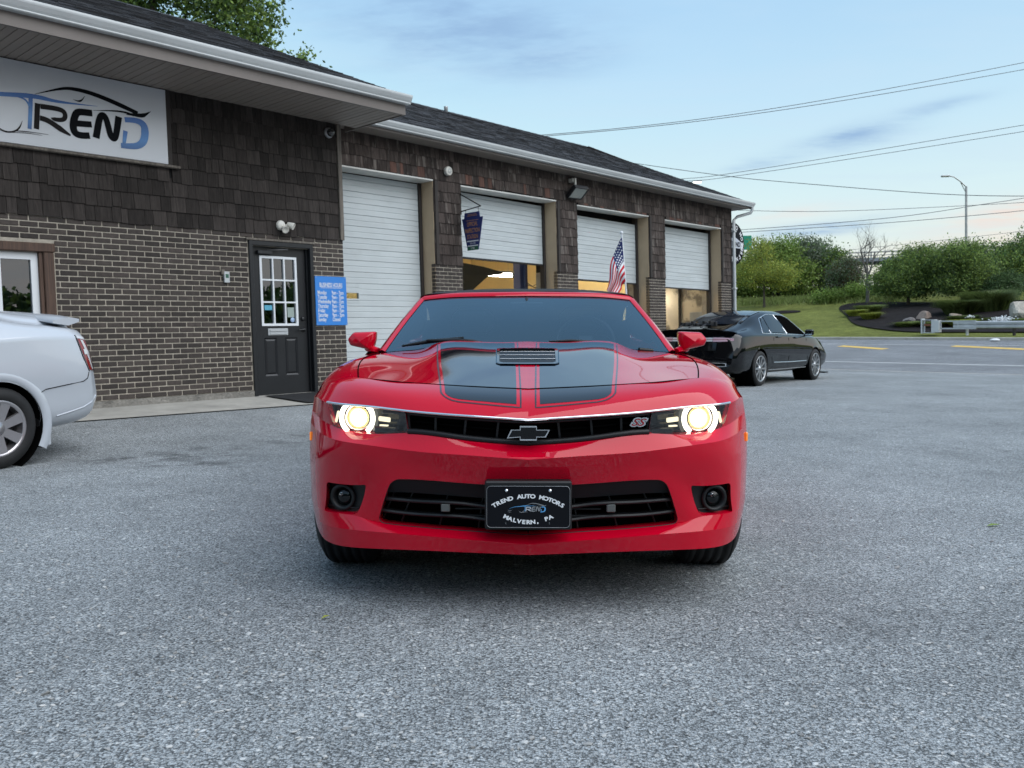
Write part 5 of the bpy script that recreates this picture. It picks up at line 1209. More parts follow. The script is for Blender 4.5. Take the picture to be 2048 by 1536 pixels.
    def on(x, y, off):
        s = 1 if x >= 0 else -1; q = np.array([abs(x), y]); d = ((cloud[:, :2] - q) ** 2).sum(1); k = np.argpartition(d, 8)[:8]; A = np.c_[cloud[k, :2] - q, np.ones(8)]; w = 1 / (d[k] + 1e-4)
        c, *_ = np.linalg.lstsq(A * w[:, None], cloud[k, 2] * w, rcond=None); nn = np.array([-c[0], -c[1], 1]); nn /= np.linalg.norm(nn); p = np.array([abs(x), y, c[2]]) + nn * off; return (s * p[0], p[1], p[2])
    yl = lambda x: .04 + .05 * x + .17 * x * x
    ys_ = [.10, .28, .75, 1.1, 1.55]; xi = lambda y: float(np.interp(y, ys_, [.044, .046, .054, .060, .068])); xo = lambda y: float(mono(np.array(ys_), np.array([.314, .335, .389, .425, .468]), np.array([min(max(y, .1), 1.55)]))[0])
    VX, VY0, VY1 = .150, .745, 1.225
    for sg in (1, -1):
        mm = MB(); ts = list(np.linspace(.062, .12, 9)) + list(np.linspace(.135, 1.44, 60)); Q = []
        r = .05
        for t in ts:
            row = []; k = t - .062; cut = r - math.sqrt(max(0, r * r - (r - min(k, r)) ** 2))
            y0 = yl(.2) + t; a, b = xi(y0), xo(y0) - cut
            for f in np.linspace(0, 1, 14): x = a + (b - a) * f; row.append(on(sg * x, min(yl(x) * max(0, 1 - k / .8) + yl(.2) * min(1, k / .8) + t, 1.55 + .1 * x), .0012))
            Q.append(row)
        mm.grid(np.array(Q), flip=sg < 0); part('bonnet_stripe', mm, T['stripe'], rt)
        off = .016; path = []
        for t in list(np.linspace(1.44, .13, 40)) + list(np.linspace(.125, .046, 22)): y0 = yl(.2) + t; path.append((xo(y0) + off - (0 if t > .046 + r + off else (r + off) - math.sqrt(max(0, (r + off) ** 2 - (r + off - (t - .046)) ** 2))), t))
        xe = path[-1][0]
        for x in np.linspace(xe, xi(.1) - off, 14)[1:]: path.append((x, .046))
        for t in np.linspace(.046, 1.44, 50)[1:]: y0 = yl(.2) + t; path.append((xi(y0) - off, t))
        Q = []
        for (x, t) in path:
            k = t - .062; y = yl(x) * max(0, 1 - k / .8) + yl(.2) * min(1, max(0, k) / .8) + t; Q.append((x, min(y, 1.55)))
        Q = np.array(Q); Tn = np.gradient(Q, axis=0); Tn /= np.maximum(np.linalg.norm(Tn, axis=1), 1e-9)[:, None]; Nn = np.stack([-Tn[:, 1], Tn[:, 0]], 1) * .0032
        mm = MB(); mm.grid(np.array([[on(sg * a, b, .0013) for a, b in Q + Nn], [on(sg * a, b, .0013) for a, b in Q - Nn]])); part('pin_stripe', mm, T['pin'], rt)
    # bonnet vent
    O = [(-.143, VY0), (.143, VY0), (.158, VY1), (-.158, VY1)]
    def ring(pts, k=8):
        out = []
        for i in range(4):
            a, b = np.array(pts[i]), np.array(pts[(i + 1) % 4])
            for f in np.linspace(.06, .94, k): out.append(tuple(a + (b - a) * f))
        return out
    R1 = [on(a, b, .004) for a, b in ring(O)]; I_ = [(-.128, VY0 + .03), (.128, VY0 + .03), (.138, VY1 - .02), (-.138, VY1 - .02)]; R2 = [on(a, b, .007) for a, b in ring([(a * .97, b) for a, b in O])]; R3 = [on(a, b, .007) for a, b in ring(I_)]; R4 = [on(a, b, .0025) for a, b in ring(I_)]
    k = len(R1); mm = MB(); mm.add(R1 + R2 + R3 + R4, [(o + i, o + (i + 1) % k, o + (i + 1) % k + k, o + i + k) for o in (0, k, 2 * k) for i in range(k)])
    vt = part('bonnet_vent', mm, T['stripe'], rt)
    mm = MB(); mm.add(R4, [tuple(range(k))]); part('vent_floor', mm, T['void'], vt)
    for i, y in enumerate((.875, .985, 1.09)):
        mm = MB(); w = .126 + .01 * (y - VY0) / .48; Q = [[on(x, y - .085, .0035), on(x, y - .01, .0065), on(x, y, .008), on(x, y + .006, .006)] for x in np.linspace(-w, w, 8)]; mm.grid(np.array(Q), smooth=False, flip=True); part('louvre', mm, T['satin_black'], vt)
        mm = MB(); mm.tube([on(x, y - .006, .0088) for x in np.linspace(-w, w, 8)], .0011, 6); part('louvre_edge', mm, T['chrome'], vt)
    # cowl, windscreen, pillars, fabric roof
    mm = MB(); h = Half(); h.mb = mm; h.grid(surf(np.array([[(0, 1.50, .965), (.4, 1.54, .962), (.66, 1.62, .938), (.86, 1.74, .93)], [(0, 1.72, .972), (.4, 1.74, .968), (.66, 1.80, .945), (.87, 1.86, .938)]]), 6)); part('cowl', mm, T['black_plastic'], rt)
    WS = np.array([[(0, 1.61, .985), (.30, 1.63, .980), (.60, 1.70, .962), (.812, 1.79, .945)], [(0, 1.985, 1.142), (.285, 2.005, 1.140), (.555, 2.065, 1.130), (.740, 2.135, 1.112)], [(0, 2.36, 1.284), (.265, 2.37, 1.282), (.50, 2.40, 1.276), (.662, 2.445, 1.262)]])
    Wg = surf(WS, 8); h = Half(); h.grid(Wg); part('windscreen', h.mb, T['car_glass'], rt)
    B = Wg.copy(); B[..., 1] += .012; B[..., 2] -= .006; h = Half(); Rr = B.shape[0]
    h.grid(B[Rr - 3:]); h.grid(B[:, -3:][:-2]); h.grid(B[:2]); h.grid(B[Rr - 5:Rr - 2, :6]); part('windscreen_band', h.mb, T['gloss_black'], rt)
    fr = []
    for i in range(Rr): p = Wg[i, -1]; f = i / (Rr - 1); fr.append([p + np.array([-.004, -.002, .003]), p + np.array([.014, .012, .012 + .004 * f]), p + np.array([.040 - .008 * f, .05, .006 + .008 * f]), p + np.array([.042 - .008 * f, .075, -.02])])
    h = Half(); h.grid(np.array(fr)); hd = []
    for j in range(Wg.shape[1] - 1, -1, -1): p = Wg[-1, j]; hd.append([p + np.array([0, -.002, .003]), p + np.array([0, .010, .022]), p + np.array([0, .05, .032]), p + np.array([0, .08, .030])])
    h.grid(np.array(hd)); h.grid(np.array([fr[-1], hd[0]])); part('windscreen_frame', h.mb, T['red'], rt)
    TP = np.array([[(0, 2.42, 1.318), (.30, 2.43, 1.316), (.55, 2.46, 1.308), (.685, 2.50, 1.288), (.70, 2.51, 1.25)], [(0, 2.75, 1.350), (.30, 2.75, 1.347), (.56, 2.76, 1.332), (.70, 2.77, 1.295), (.725, 2.77, 1.24)], [(0, 3.25, 1.352), (.30, 3.25, 1.349), (.56, 3.25, 1.332), (.70, 3.25, 1.295), (.73, 3.25, 1.24)], [(0, 3.75, 1.27), (.30, 3.75, 1.265), (.55, 3.74, 1.245), (.70, 3.70, 1.20), (.75, 3.65, 1.12)], [(0, 4.25, 1.04), (.30, 4.25, 1.04), (.55, 4.2, 1.03), (.70, 4.1, 1.02), (.78, 4.0, 1.0)]])
    h = Half(); h.grid(surf(TP, 6)); part('fabric_roof', h.mb, T['fabric_top'], rt)
    h = Half(); h.grid(np.array([[(.845, 1.86, .94), (.855, 2.6, .955), (.85, 3.2, .985), (.82, 3.6, 1.0)], [(.70, 2.48, 1.255), (.726, 2.76, 1.245), (.732, 3.25, 1.245), (.765, 3.6, 1.14)]])); part('side_window', h.mb, T['tint'], rt)
    # cabin
    mm = MB(); h = Half(); h.grid(surf(np.array([[(0, 1.72, .955), (.4, 1.74, .95), (.8, 1.86, .935)], [(0, 2.05, .985), (.4, 2.05, .99), (.82, 2.1, .95)], [(0, 2.25, .93), (.4, 2.25, .95), (.82, 2.25, .93)], [(0, 2.3, .6), (.4, 2.3, .6), (.82, 2.3, .6)]]), 5)); h.mb.box(-.84, .84, 2.2, 4.2, .40, .45); h.mb.box(-.8, .8, 3.55, 3.6, .4, 1.15); part('cabin', h.mb, T['black_plastic'], rt)
    for sg in (1, -1):
        mm = MB(); mm.bbox(sg * .37 - .25, sg * .37 + .25, 2.78, 2.92, .5, 1.03, .06, M=None); mm.bbox(sg * .37 - .14, sg * .37 + .14, 2.82, 2.92, 1.05, 1.22, .045); mm.bbox(sg * .37 - .25, sg * .37 + .25, 2.4, 2.9, .45, .62, .05); part('seat', mm, T['beige'], rt)
    tor = [(.182 + .015 * math.cos(a), .015 * math.sin(a)) for a in np.linspace(0, 2 * math.pi, 9)[:-1]]
    mm = MB(); Q = Matrix.Translation((.37, 2.32, .985)) @ Matrix.Rotation(R_(-22), 4, 'X'); mm.lathe(tor, 28, 'Y', M=Q, closed=True); mm.bbox(-.18, .18, -.012, .012, -.02, .02, .004, M=Q); mm.bbox(-.05, .05, -.03, .01, -.05, .05, .01, M=Q); part('steering_wheel', mm, T['black_plastic'], rt)
    mm = MB(); mm.bbox(-.11, .11, 2.26, 2.285, 1.185, 1.245, .012); mm.tube([(0, 2.27, 1.24), (0, 2.32, 1.27)], .01, 6); part('rear_view_mirror', mm, T['black_plastic'], rt)
    # wipers
    mm = MB(); w = [np.array(bil(Wg, r, c)) + np.array([0, -.02, .018]) for r, c in ((.4, 20), (1.0, 15), (1.5, 9.5))]; w = [mir(p) for p in w]
    mm.tube(w, [.006, .012, .008], 8); mm.tube([(w[1][0], w[1][1] - .012, w[1][2] + .008), (-.38, 1.60, 1.012), (-.30, 1.585, 1.010), (-.20, 1.60, .99)], [.008, .012, .009, .007], 8); part('wiper', mm, T['black_plastic'], rt)
    mm = MB(); mm.tube([(.12, 1.60, 1.008), (.24, 1.59, 1.012), (.36, 1.60, 1.006), (.46, 1.63, .990)], [.004, .008, .007, .004], 8); mm.tube([(.62, 1.66, .962), (.70, 1.70, .955)], .012, 6); part('wiper', mm, T['black_plastic'], rt)
    # mirrors
    for sg in (1, -1):
        O_ = np.array([(.906, .950), (.886, 1.012), (.884, 1.063), (1.016, 1.058), (1.052, 1.018), (1.036, .980)]); ring_ = []
        for q_ in range(6):
            a_, b_, c_ = O_[q_ - 1], O_[q_], O_[(q_ + 1) % 6]; ra = .013 / np.linalg.norm(a_ - b_); rc = .013 / np.linalg.norm(c_ - b_)
            for f_ in np.linspace(0, 1, 6): ring_.append((b_ + (a_ - b_) * ra) * (1 - f_) ** 2 + b_ * 2 * f_ * (1 - f_) + (b_ + (c_ - b_) * rc) * f_ ** 2)
        ring_ = np.array(ring_); c0 = ring_.mean(0) + np.array([.01, -.012]); Q = []
        for y, k, dx in ((1.872, .02, .0), (1.876, .40, .0), (1.890, .80, 0), (1.905, .93, 0), (1.93, .99, 0), (1.97, 1.0, .002), (2.01, .99, .004), (2.02, .93, .004), (2.012, .88, .004)): Q.append([(sg * (c0[0] + (p[0] - c0[0]) * k + dx), y + .05 * (p[0] - .9), c0[1] + (p[1] - c0[1]) * k) for p in list(ring_) + [ring_[0]]])
        mm = MB().grid(np.array(Q), flip=sg > 0); mr_ = part('side_mirror', mm, T['red'], rt)
        mm = MB().grid(np.array(Q[-1:] + [[(q[0] * .0 + sg * c0[0], 2.012, c0[1]) for q in Q[-1]]]), flip=sg > 0); part('mirror_glass', mm, T['chrome'], mr_)
        mm = MB(); mm.tube([(sg * .93, 1.95, .972), (sg * .905, 1.93, .955), (sg * .868, 1.90, .938)], [.030, .026, .030], 10); part('mirror_foot', mm, T['red'], mr_)
        mm = MB(); mm.add([(sg * .862, 1.87, .946), (sg * .866, 2.12, .95), (sg * .815, 2.12, 1.06)], [(0, 1, 2)]); part('mirror_sail', mm, T['black_plastic'], mr_)
    for sg in (1, -1):
        wheel(rt, sg * .812, .90, .323, .345, .262, .245, sg, 5, T['dark_rim'], True); wheel(rt, sg * .80, 3.75, .325, .348, .262, .27, sg, 5, T['dark_rim'], True)
    # tail lamps for anyone walking round
    for sg in (1, -1):
        for x in (.45, .70):
            mm = MB().bbox(sg * x - .10, sg * x + .10, 4.70 if x > .6 else 4.76, 4.80, .74, .84, .02); part('tail_light', mm, M_('tail_red', (.25, .004, .008), .15, coat=1), rt)
    # show plate in its holder
    pm = M
    pt = thing('dealer_plate', 'black dealer plate with silver lettering on the red car bumper', 'plate', pm @ Matrix.Translation((0, -.012, .4185)))
    part('holder', MB().bbox(-.160, .160, .0, .06, -.086, .094, .006), T['black_plastic'], pt)
    poly = []
    for cx_, cz_, a0 in ((.1375, .0615, 0), (-.1375, .0615, 90), (-.1375, -.0615, 180), (.1375, -.0615, 270)):
        for kk in range(6): a = R_(a0 + kk * 18); poly.append((cx_ + .015 * math.cos(a), cz_ + .015 * math.sin(a)))
    part('plate', MB().prism(poly, -.0032, -.001), M_('plate_black', (.003, .0035, .006), .5, spec=.2), pt)
    mm = MB(); mm.tube([(a, -.0036, b) for a, b in poly] + [(poly[0][0], -.0036, poly[0][1])], .0008, 5); part('edge', mm, T['grey_metal'], pt)
    mm = MB(); arc_text(mm, 'TREND AUTO MOTORS', .0205, .0, -.0045, -.207, .246, 0, sx=1.22, bold=.0009, step=.0163); arc_text(mm, 'MALVERN, PA', .0205, .0, -.0045, .130, .187, math.pi, sx=1.22, bold=.0009, step=.0170, up=False); part('lettering', mm, T['print_white'], pt)
    draw_logo(pt, -.0042, dict(black=T['silver_rim'], blue=M_('plate_blue', (.10, .33, .62), .3), grey=M_('plate_silver', (.5, .52, .55), .35)), x0=.0, z0=-.004, k=.0560, ref=(4.05, 3.74), bold=.95)
    for x in (-.080, .080):
        mm = MB().lathe([(0, -.008), (.004, -.0075), (.0062, -.004)], 12, 'Y', M=Matrix.Translation((x, 0, .060))); part('screw', mm, T['chrome'], pt)
        mm = MB().lathe([(.0032, -.0045), (.0042, -.0045)], 12, 'Y', M=Matrix.Translation((x, 0, -.060)), arc=(math.pi * .6, math.pi * 1.5)); part('screw_hole', mm, T['grey_metal'], pt)
red_car()
# ------------------------------------------------------------------ saloons: one lofted shell per car
def saloon(name, label, M, st, w, axles, R, paint, shear=.30, n=6):
    """st rows: y, width factor, floor z, belt z, belt half-width, roof half-width, roof-edge z, centre z"""
    rt = thing(name, label, 'car', M)
    st = np.array(st, float); ys = np.unique(np.concatenate([np.linspace(st[i, 0], st[i + 1, 0], n, endpoint=False) for i in range(len(st) - 1)] + [[st[-1, 0]]] + [a + np.linspace(-.46, .46, 15) for a in axles])); D = mono(st[:, 0], st[:, 1:], ys)
    rows = []
    for y, (k, zf, zb, wb, wr, zr, zc) in zip(ys, D):
        ww = w * k; bul = zf + (zb - zf) * .58
        r = np.array([(0, zf), (.55 * ww, zf), (.86 * ww, zf + .005), (.95 * ww, zf + .07), (.985 * ww, zf + (bul - zf) * .6), (ww, bul), (wb + (ww - wb) * .55, bul + (zb - bul) * .6), (wb, zb), (wb - .018, zb + .018), (wb - .022 + (wr + .03 - wb) * .48, zb + .018 + (zr - zb) * .52), (wr + .012, zr - .03), (wr - .03, zr + .004), (wr * .55, zr + (zc - zr) * .72), (0, zc)])
        rows.append(np.stack([r[:, 0], np.full(len(r), y), r[:, 1]], 1))
    P = np.array(rows); G = along(P, 1, 4, breaks=(2, 7, 8), fn=ncs)
    tail = np.clip(1 - G[..., 1] / .5, 0, 1); G[..., 1] += tail * np.clip(G[..., 2] - .52, 0, 1) * shear + tail * np.clip(.36 - G[..., 2], 0, 1) * .6
    nose = np.clip((G[..., 1] - st[-1, 0] + .5) / .5, 0, 1); G[..., 1] -= nose * np.abs(G[..., 2] - .5) * .25
    G[..., 1] += np.clip(1 - P[0, 0, 1] - G[..., 1] / .35, 0, 1) * (np.abs(G[..., 0]) / w) ** 4 * .16       # plan curve of the tail
    Rr, Cc = G.shape[:2]; inside = np.zeros((Rr, Cc), bool); zc = R - .005
    for a in axles:
        dy, dz = G[..., 1] - a, G[..., 2] - zc; d = np.hypot(dy, dz); m = (d < R + .045) & (G[..., 0] > .62 * w); inside |= m
        f = (R + .045) / np.maximum(d, .02); G[..., 1] = np.where(m, a + dy * f, G[..., 1]); G[..., 2] = np.where(m, zc + dz * f, G[..., 2])
    h = Half(); h.grid(G, skip=lambda i, j: inside[i, j] and inside[i + 1, j] and inside[i, j + 1] and inside[i + 1, j + 1])
    for e, fl in ((0, False), (-1, True)):
        ring = [tuple(p) for p in G[e]]; c = (0, ring[0][1], .6)
        h.add([c] + ring, [((0, i + 1, i + 2) if fl else (0, i + 2, i + 1)) for i in range(len(ring) - 1)])
    part('body', h.mb, paint, rt)
    mb = MB()
    for a in axles:
        for sg in (1, -1):
            Q = Matrix.Translation((0, a, zc)); mb.lathe([(R + .046, sg * w * .995), (R + .05, sg * .60 * w), (0, sg * .60 * w)], 28, 'X', M=Q @ Matrix.Rotation(R_(100), 4, 'X'), arc=(R_(-20), R_(200)))
    mb.bbox(-.6 * w, .6 * w, .3, st[-1, 0] - .3, .24, .5, .02); part('wheel_well', mb, T['void'], rt)
    def pt(y, t, off=0.0, sg=1):
        i = float(np.interp(y, ys, np.arange(Rr))); j = t * 4; p = bil(G, i, j); a = bil(G, min(i + .5, Rr - 1), j) - bil(G, max(i - .5, 0), j); b = bil(G, i, min(j + .5, Cc - 1)) - bil(G, i, max(j - .5, 0)); nn = np.cross(b, a) * -1
        nn = nn / max(np.linalg.norm(nn), 1e-9); 
        if nn @ np.array([p[0] * .6, 0, p[2] - .72]) < 0: nn = -nn
        p = p + nn * off; return (sg * p[0], p[1], p[2])
    def patch(nm, rows_, mat, off=.004, sides=(1, -1), par=None, k=9):
        """rows_: list of (t, ya, yb) lines"""
        for sg in sides:
            Q = [[pt(ya + (yb - ya) * f, t, off, sg) for f in np.linspace(0, 1, k)] for t, ya, yb in rows_]
            o = part(nm, MB().grid(np.array(Q), flip=sg < 0), mat, par or rt)
        return o
    def line(nm, pts, r, mat, sides=(1, -1), off=.002):
        mb = MB()
        for sg in sides: mb.tube([pt(y, t, off, sg) for y, t in pts], r, 6)
        return part(nm, mb, mat, rt)
    return rt, pt, patch, line
def car_matrix(wx, wy, f, lx, ly):
    f = Vector((f[0], f[1], 0)).normalized(); r = Vector((f.y, -f.x, 0)); o = Vector((wx, wy, 0)) - r * lx - f * ly
    a = Vector((o.x, o.y, ground(o.x, o.y))); b = a + f * 2.8; b.z = ground(b.x, b.y); c = a + r; c.z = ground(c.x, c.y)
    F = (b - a).normalized(); U = (c - a).cross(F).normalized(); X = F.cross(U)
    return Matrix(((X.x, F.x, U.x, a.x), (X.y, F.y, U.y, a.y), (X.z, F.z, U.z, a.z), (0, 0, 0, 1)))
T['black_paint'] = M_('black_car_paint', (.003, .0035, .0045), .4, spec=0, coat=1.0, coat_rough=.015)
T['silver_white'] = M_('pearl_white_paint', (.46, .49, .53), .30, metal=.0, coat=1.0, coat_rough=.04)
T['tail_red'] = M_('tail_lamp_red', (.22, .006, .012), .12, coat=1)
T['tail_clear'] = M_('tail_lamp_clear', (.55, .55, .56), .12, coat=1)
T['tail_pink'] = M_('tail_lamp_pale', (.50, .30, .34), .15, coat=1)
T['rear_glass'] = M_('blue_tinted_rear_glass', (.010, .016, .026), .3, spec=0, coat=1, coat_rough=.02); T['rear_glass'].node_tree.nodes['Principled BSDF'].inputs['Coat IOR'].default_value = 2.4
def black_saloon():
    st = [(0, .88, .36, .84, .76, .58, .90, .93), (.12, .96, .29, .92, .84, .63, 1.01, 1.04), (.45, 1, .24, .95, .885, .65, 1.055, 1.085), (.9, 1, .23, .965, .90, .63, 1.14, 1.17), (1.5, 1, .23, .965, .905, .60, 1.325, 1.365), (2.1, 1, .23, .955, .905, .585, 1.415, 1.462), (2.6, 1, .23, .945, .905, .585, 1.42, 1.474), (3.05, 1, .23, .935, .90, .585, 1.365, 1.43), (3.5, 1, .23, .925, .895, .625, 1.16, 1.225), (3.85, 1, .23, .91, .885, .66, .99, 1.05), (4.4, .98, .24, .82, .84, .58, .895, .93), (4.78, .92, .26, .70, .74, .46, .76, .78), (4.93, .78, .32, .60, .60, .38, .63, .645)]
    M = car_matrix(4.97, 17.5, (.634, .773), .925 * 1.055, 1.08 * 1.055) @ Matrix.Scale(1.055, 4)
    rt, pt, patch, line = saloon('black_sedan', 'glossy black saloon car parked by the garage, seen from behind', M, st, .932, (1.08, 3.93), .335, T['black_paint'])
    patch('rear_quarter_window', [(8.15, 1.30, 1.62), (9.0, 1.48, 1.66), (9.75, 1.68, 1.72)], T['tint'], .008)
    patch('rear_side_window', [(8.15, 1.68, 2.42), (9.0, 1.72, 2.36), (9.8, 1.80, 2.30)], T['tint'], .008)
    patch('front_side_window', [(8.15, 2.50, 3.50), (9.0, 2.44, 3.28), (9.8, 2.38, 3.05)], T['void'], .008)  # open window: the dark of the cabin is painted as a black patch
    patch('rear_window', [(11.2, .98, 1.95), (12, .92, 2.0), (13, .90, 2.02)], T['rear_glass'], .008)
    patch('windscreen', [(11.2, 3.15, 3.72), (12, 3.12, 3.80), (13, 3.10, 3.82)], T['tint'])
    line('window_trim', [(1.26, 8.1), (1.9, 8.05), (2.7, 8.05), (3.55, 8.1)], .009, T['chrome']); line('window_trim', [(1.26, 8.1), (1.36, 8.6), (1.60, 9.75), (2.0, 9.95), (2.5, 9.95), (3.08, 9.9), (3.55, 8.1)], .008, T['chrome'])
    line('door_pillar', [(1.66, 8.1), (1.72, 9.8)], .009, T['chrome']); line('door_pillar', [(2.45, 8.1), (2.34, 9.85)], .014, T['chrome'])
    for y0, y1 in ((1.55, 1.72), (2.46, 2.46), (3.48, 3.42)): line('door_seam', [(y1, 7.8), (y1, 6.5), (y0 if y0 > 2 else 1.62, 4.2), (y0 if y0 > 2 else 1.68, 3.2)], .004, T['void'])
    line('sill_trim', [(1.72, 3.75), (2.6, 3.72), (3.42, 3.75)], .010, T['chrome']); line('sill_edge', [(1.55, 2.9), (2.5, 2.85), (3.48, 2.9)], .008, T['grey_metal'])
    for y in (1.95, 2.85): line('door_handle', [(y - .09, 6.75), (y, 6.72), (y + .09, 6.75)], .013, T['black_paint'], off=.02)
    for sg in (1, -1):
        m = MB(); m.bbox(sg * 1.0 - .09, sg * 1.0 + .09, 3.30, 3.40, .95, 1.08, .03); m.tube([(sg * .88, 3.42, .96), (sg * .97, 3.36, .99)], .02, 6); mo = part('side_mirror', m, T['black_paint'], rt)
        part('mirror_glass', MB().bbox(sg * 1.0 - .075, sg * 1.0 + .075, 3.292, 3.299, .965, 1.065, .002), T['chrome'], mo)
        wheel(rt, sg * .825, 1.08, .33, .335, .245, .235, sg, 10, T['silver_rim'], False, sw=.03); wheel(rt, sg * .825, 3.93, .33, .335, .245, .235, sg, 10, T['silver_rim'], False, sw=.03)
    # tail: full-width lamp, lip spoiler, bumper insert, exhausts
    def face(x, z, off): 
        q = abs(x) / .932; return (x, .30 * max(0, z - .52) + .16 * q ** 4 + .6 * max(0, .36 - z) - off, z)
    def bar(nm, x0, x1, za, zb, mat, off, k=14, z_end=None):
        Q = [];
        for f in np.linspace(0, 1, k):
            x = x0 + (x1 - x0) * f; e = 1 - (abs(x) / .80) ** 6 * .5; m_ = (za + zb) / 2; h_ = (zb - za) / 2 * e; Q.append([face(x, m_ + h_, off - .02), face(x, m_ + h_, off), face(x, m_ - h_, off), face(x, m_ - h_, off - .02)])
        return part(nm, MB().grid(np.array(Q), smooth=False, flip=True), mat, rt)
    bar('tail_light', .42, .80, .845, .925, T['tail_pink'], .012); bar('tail_light', -.80, -.42, .845, .925, T['tail_pink'], .012); bar('tail_light_bar', -.415, .415, .850, .92, T['tail_clear'], .012)
    bar('lamp_line', -.80, .80, .880, .890, T['tail_red'], .015); bar('trunk_panel', -.50, .50, .68, .835, T['gloss_black'], .006)
    m = MB(); Q = []
    for x in np.linspace(-.78, .78, 18): p = face(x, 1.0, 0); zz = 1.035 - .05 * (abs(x) / .78) ** 3; Q.append([(x, p[1] + .26, zz + .01), (x, p[1] + .05, zz + .035), (x, p[1] - .04, zz + .045), (x, p[1] - .04, zz + .028), (x, p[1] + .05, zz - .04)])
    m.grid(np.array(Q), smooth=False); part('spoiler', m, T['gloss_black'], rt)
    bar('bumper_insert', -.72, .72, .36, .50, T['black_plastic'], .006)
    for sg in (1, -1):
        x0, x1 = sorted((sg * .42, sg * .72)); ex = bar('exhaust', x0, x1, .385, .465, T['chrome'], .012, 6); bar('exhaust_mouth', x0 + .02, x1 - .02, .398, .452, T['void'], .014, 6)
    m = MB(); m.bbox(-.03, .03, 4.90, 5.0, .10, .16, .02)
    # antenna fin and small splitter corner
    m = MB(); m.tube([(0, 1.82, 1.455), (0, 1.76, 1.50), (0, 1.74, 1.505)], [.025, .012, .006], 8); part('antenna', m, T['black_paint'], rt)
    m = MB(); m.bbox(.78, .96, 4.42, 4.62, .13, .16, .01); part('splitter', m, T['black_plastic'], rt)
    # clamp-on rack lying on the boot lid
    t = thing('trunk_rack', 'black folded bike rack lying on the boot of the black saloon', 'bike rack', M @ Matrix.Translation((-.05, .42, 1.10)))
    rs = random.Random(4); m = MB()
    for x in (-.32, -.10, .14): m.tube([(x, -.16, .01), (x + .03, .0, .07), (x - .02, .16, .05), (x + .05, .34, .10)], .014, 6)
    m.tube([(-.38, .02, .06), (.28, .02, .06)], .016, 6); m.tube([(-.30, .20, .08), (.22, .20, .09)], .014, 6); part('frame', m, T['black_metal'], t)
    m = MB()
    for k in range(9): x = -.36 + k * .08; m.bbox(x, x + .06, rs.uniform(-.1, .1), rs.uniform(.12, .2), .03, rs.uniform(.08, .15), .01)
    part('pad', m, T['rubber'], t)
black_saloon()
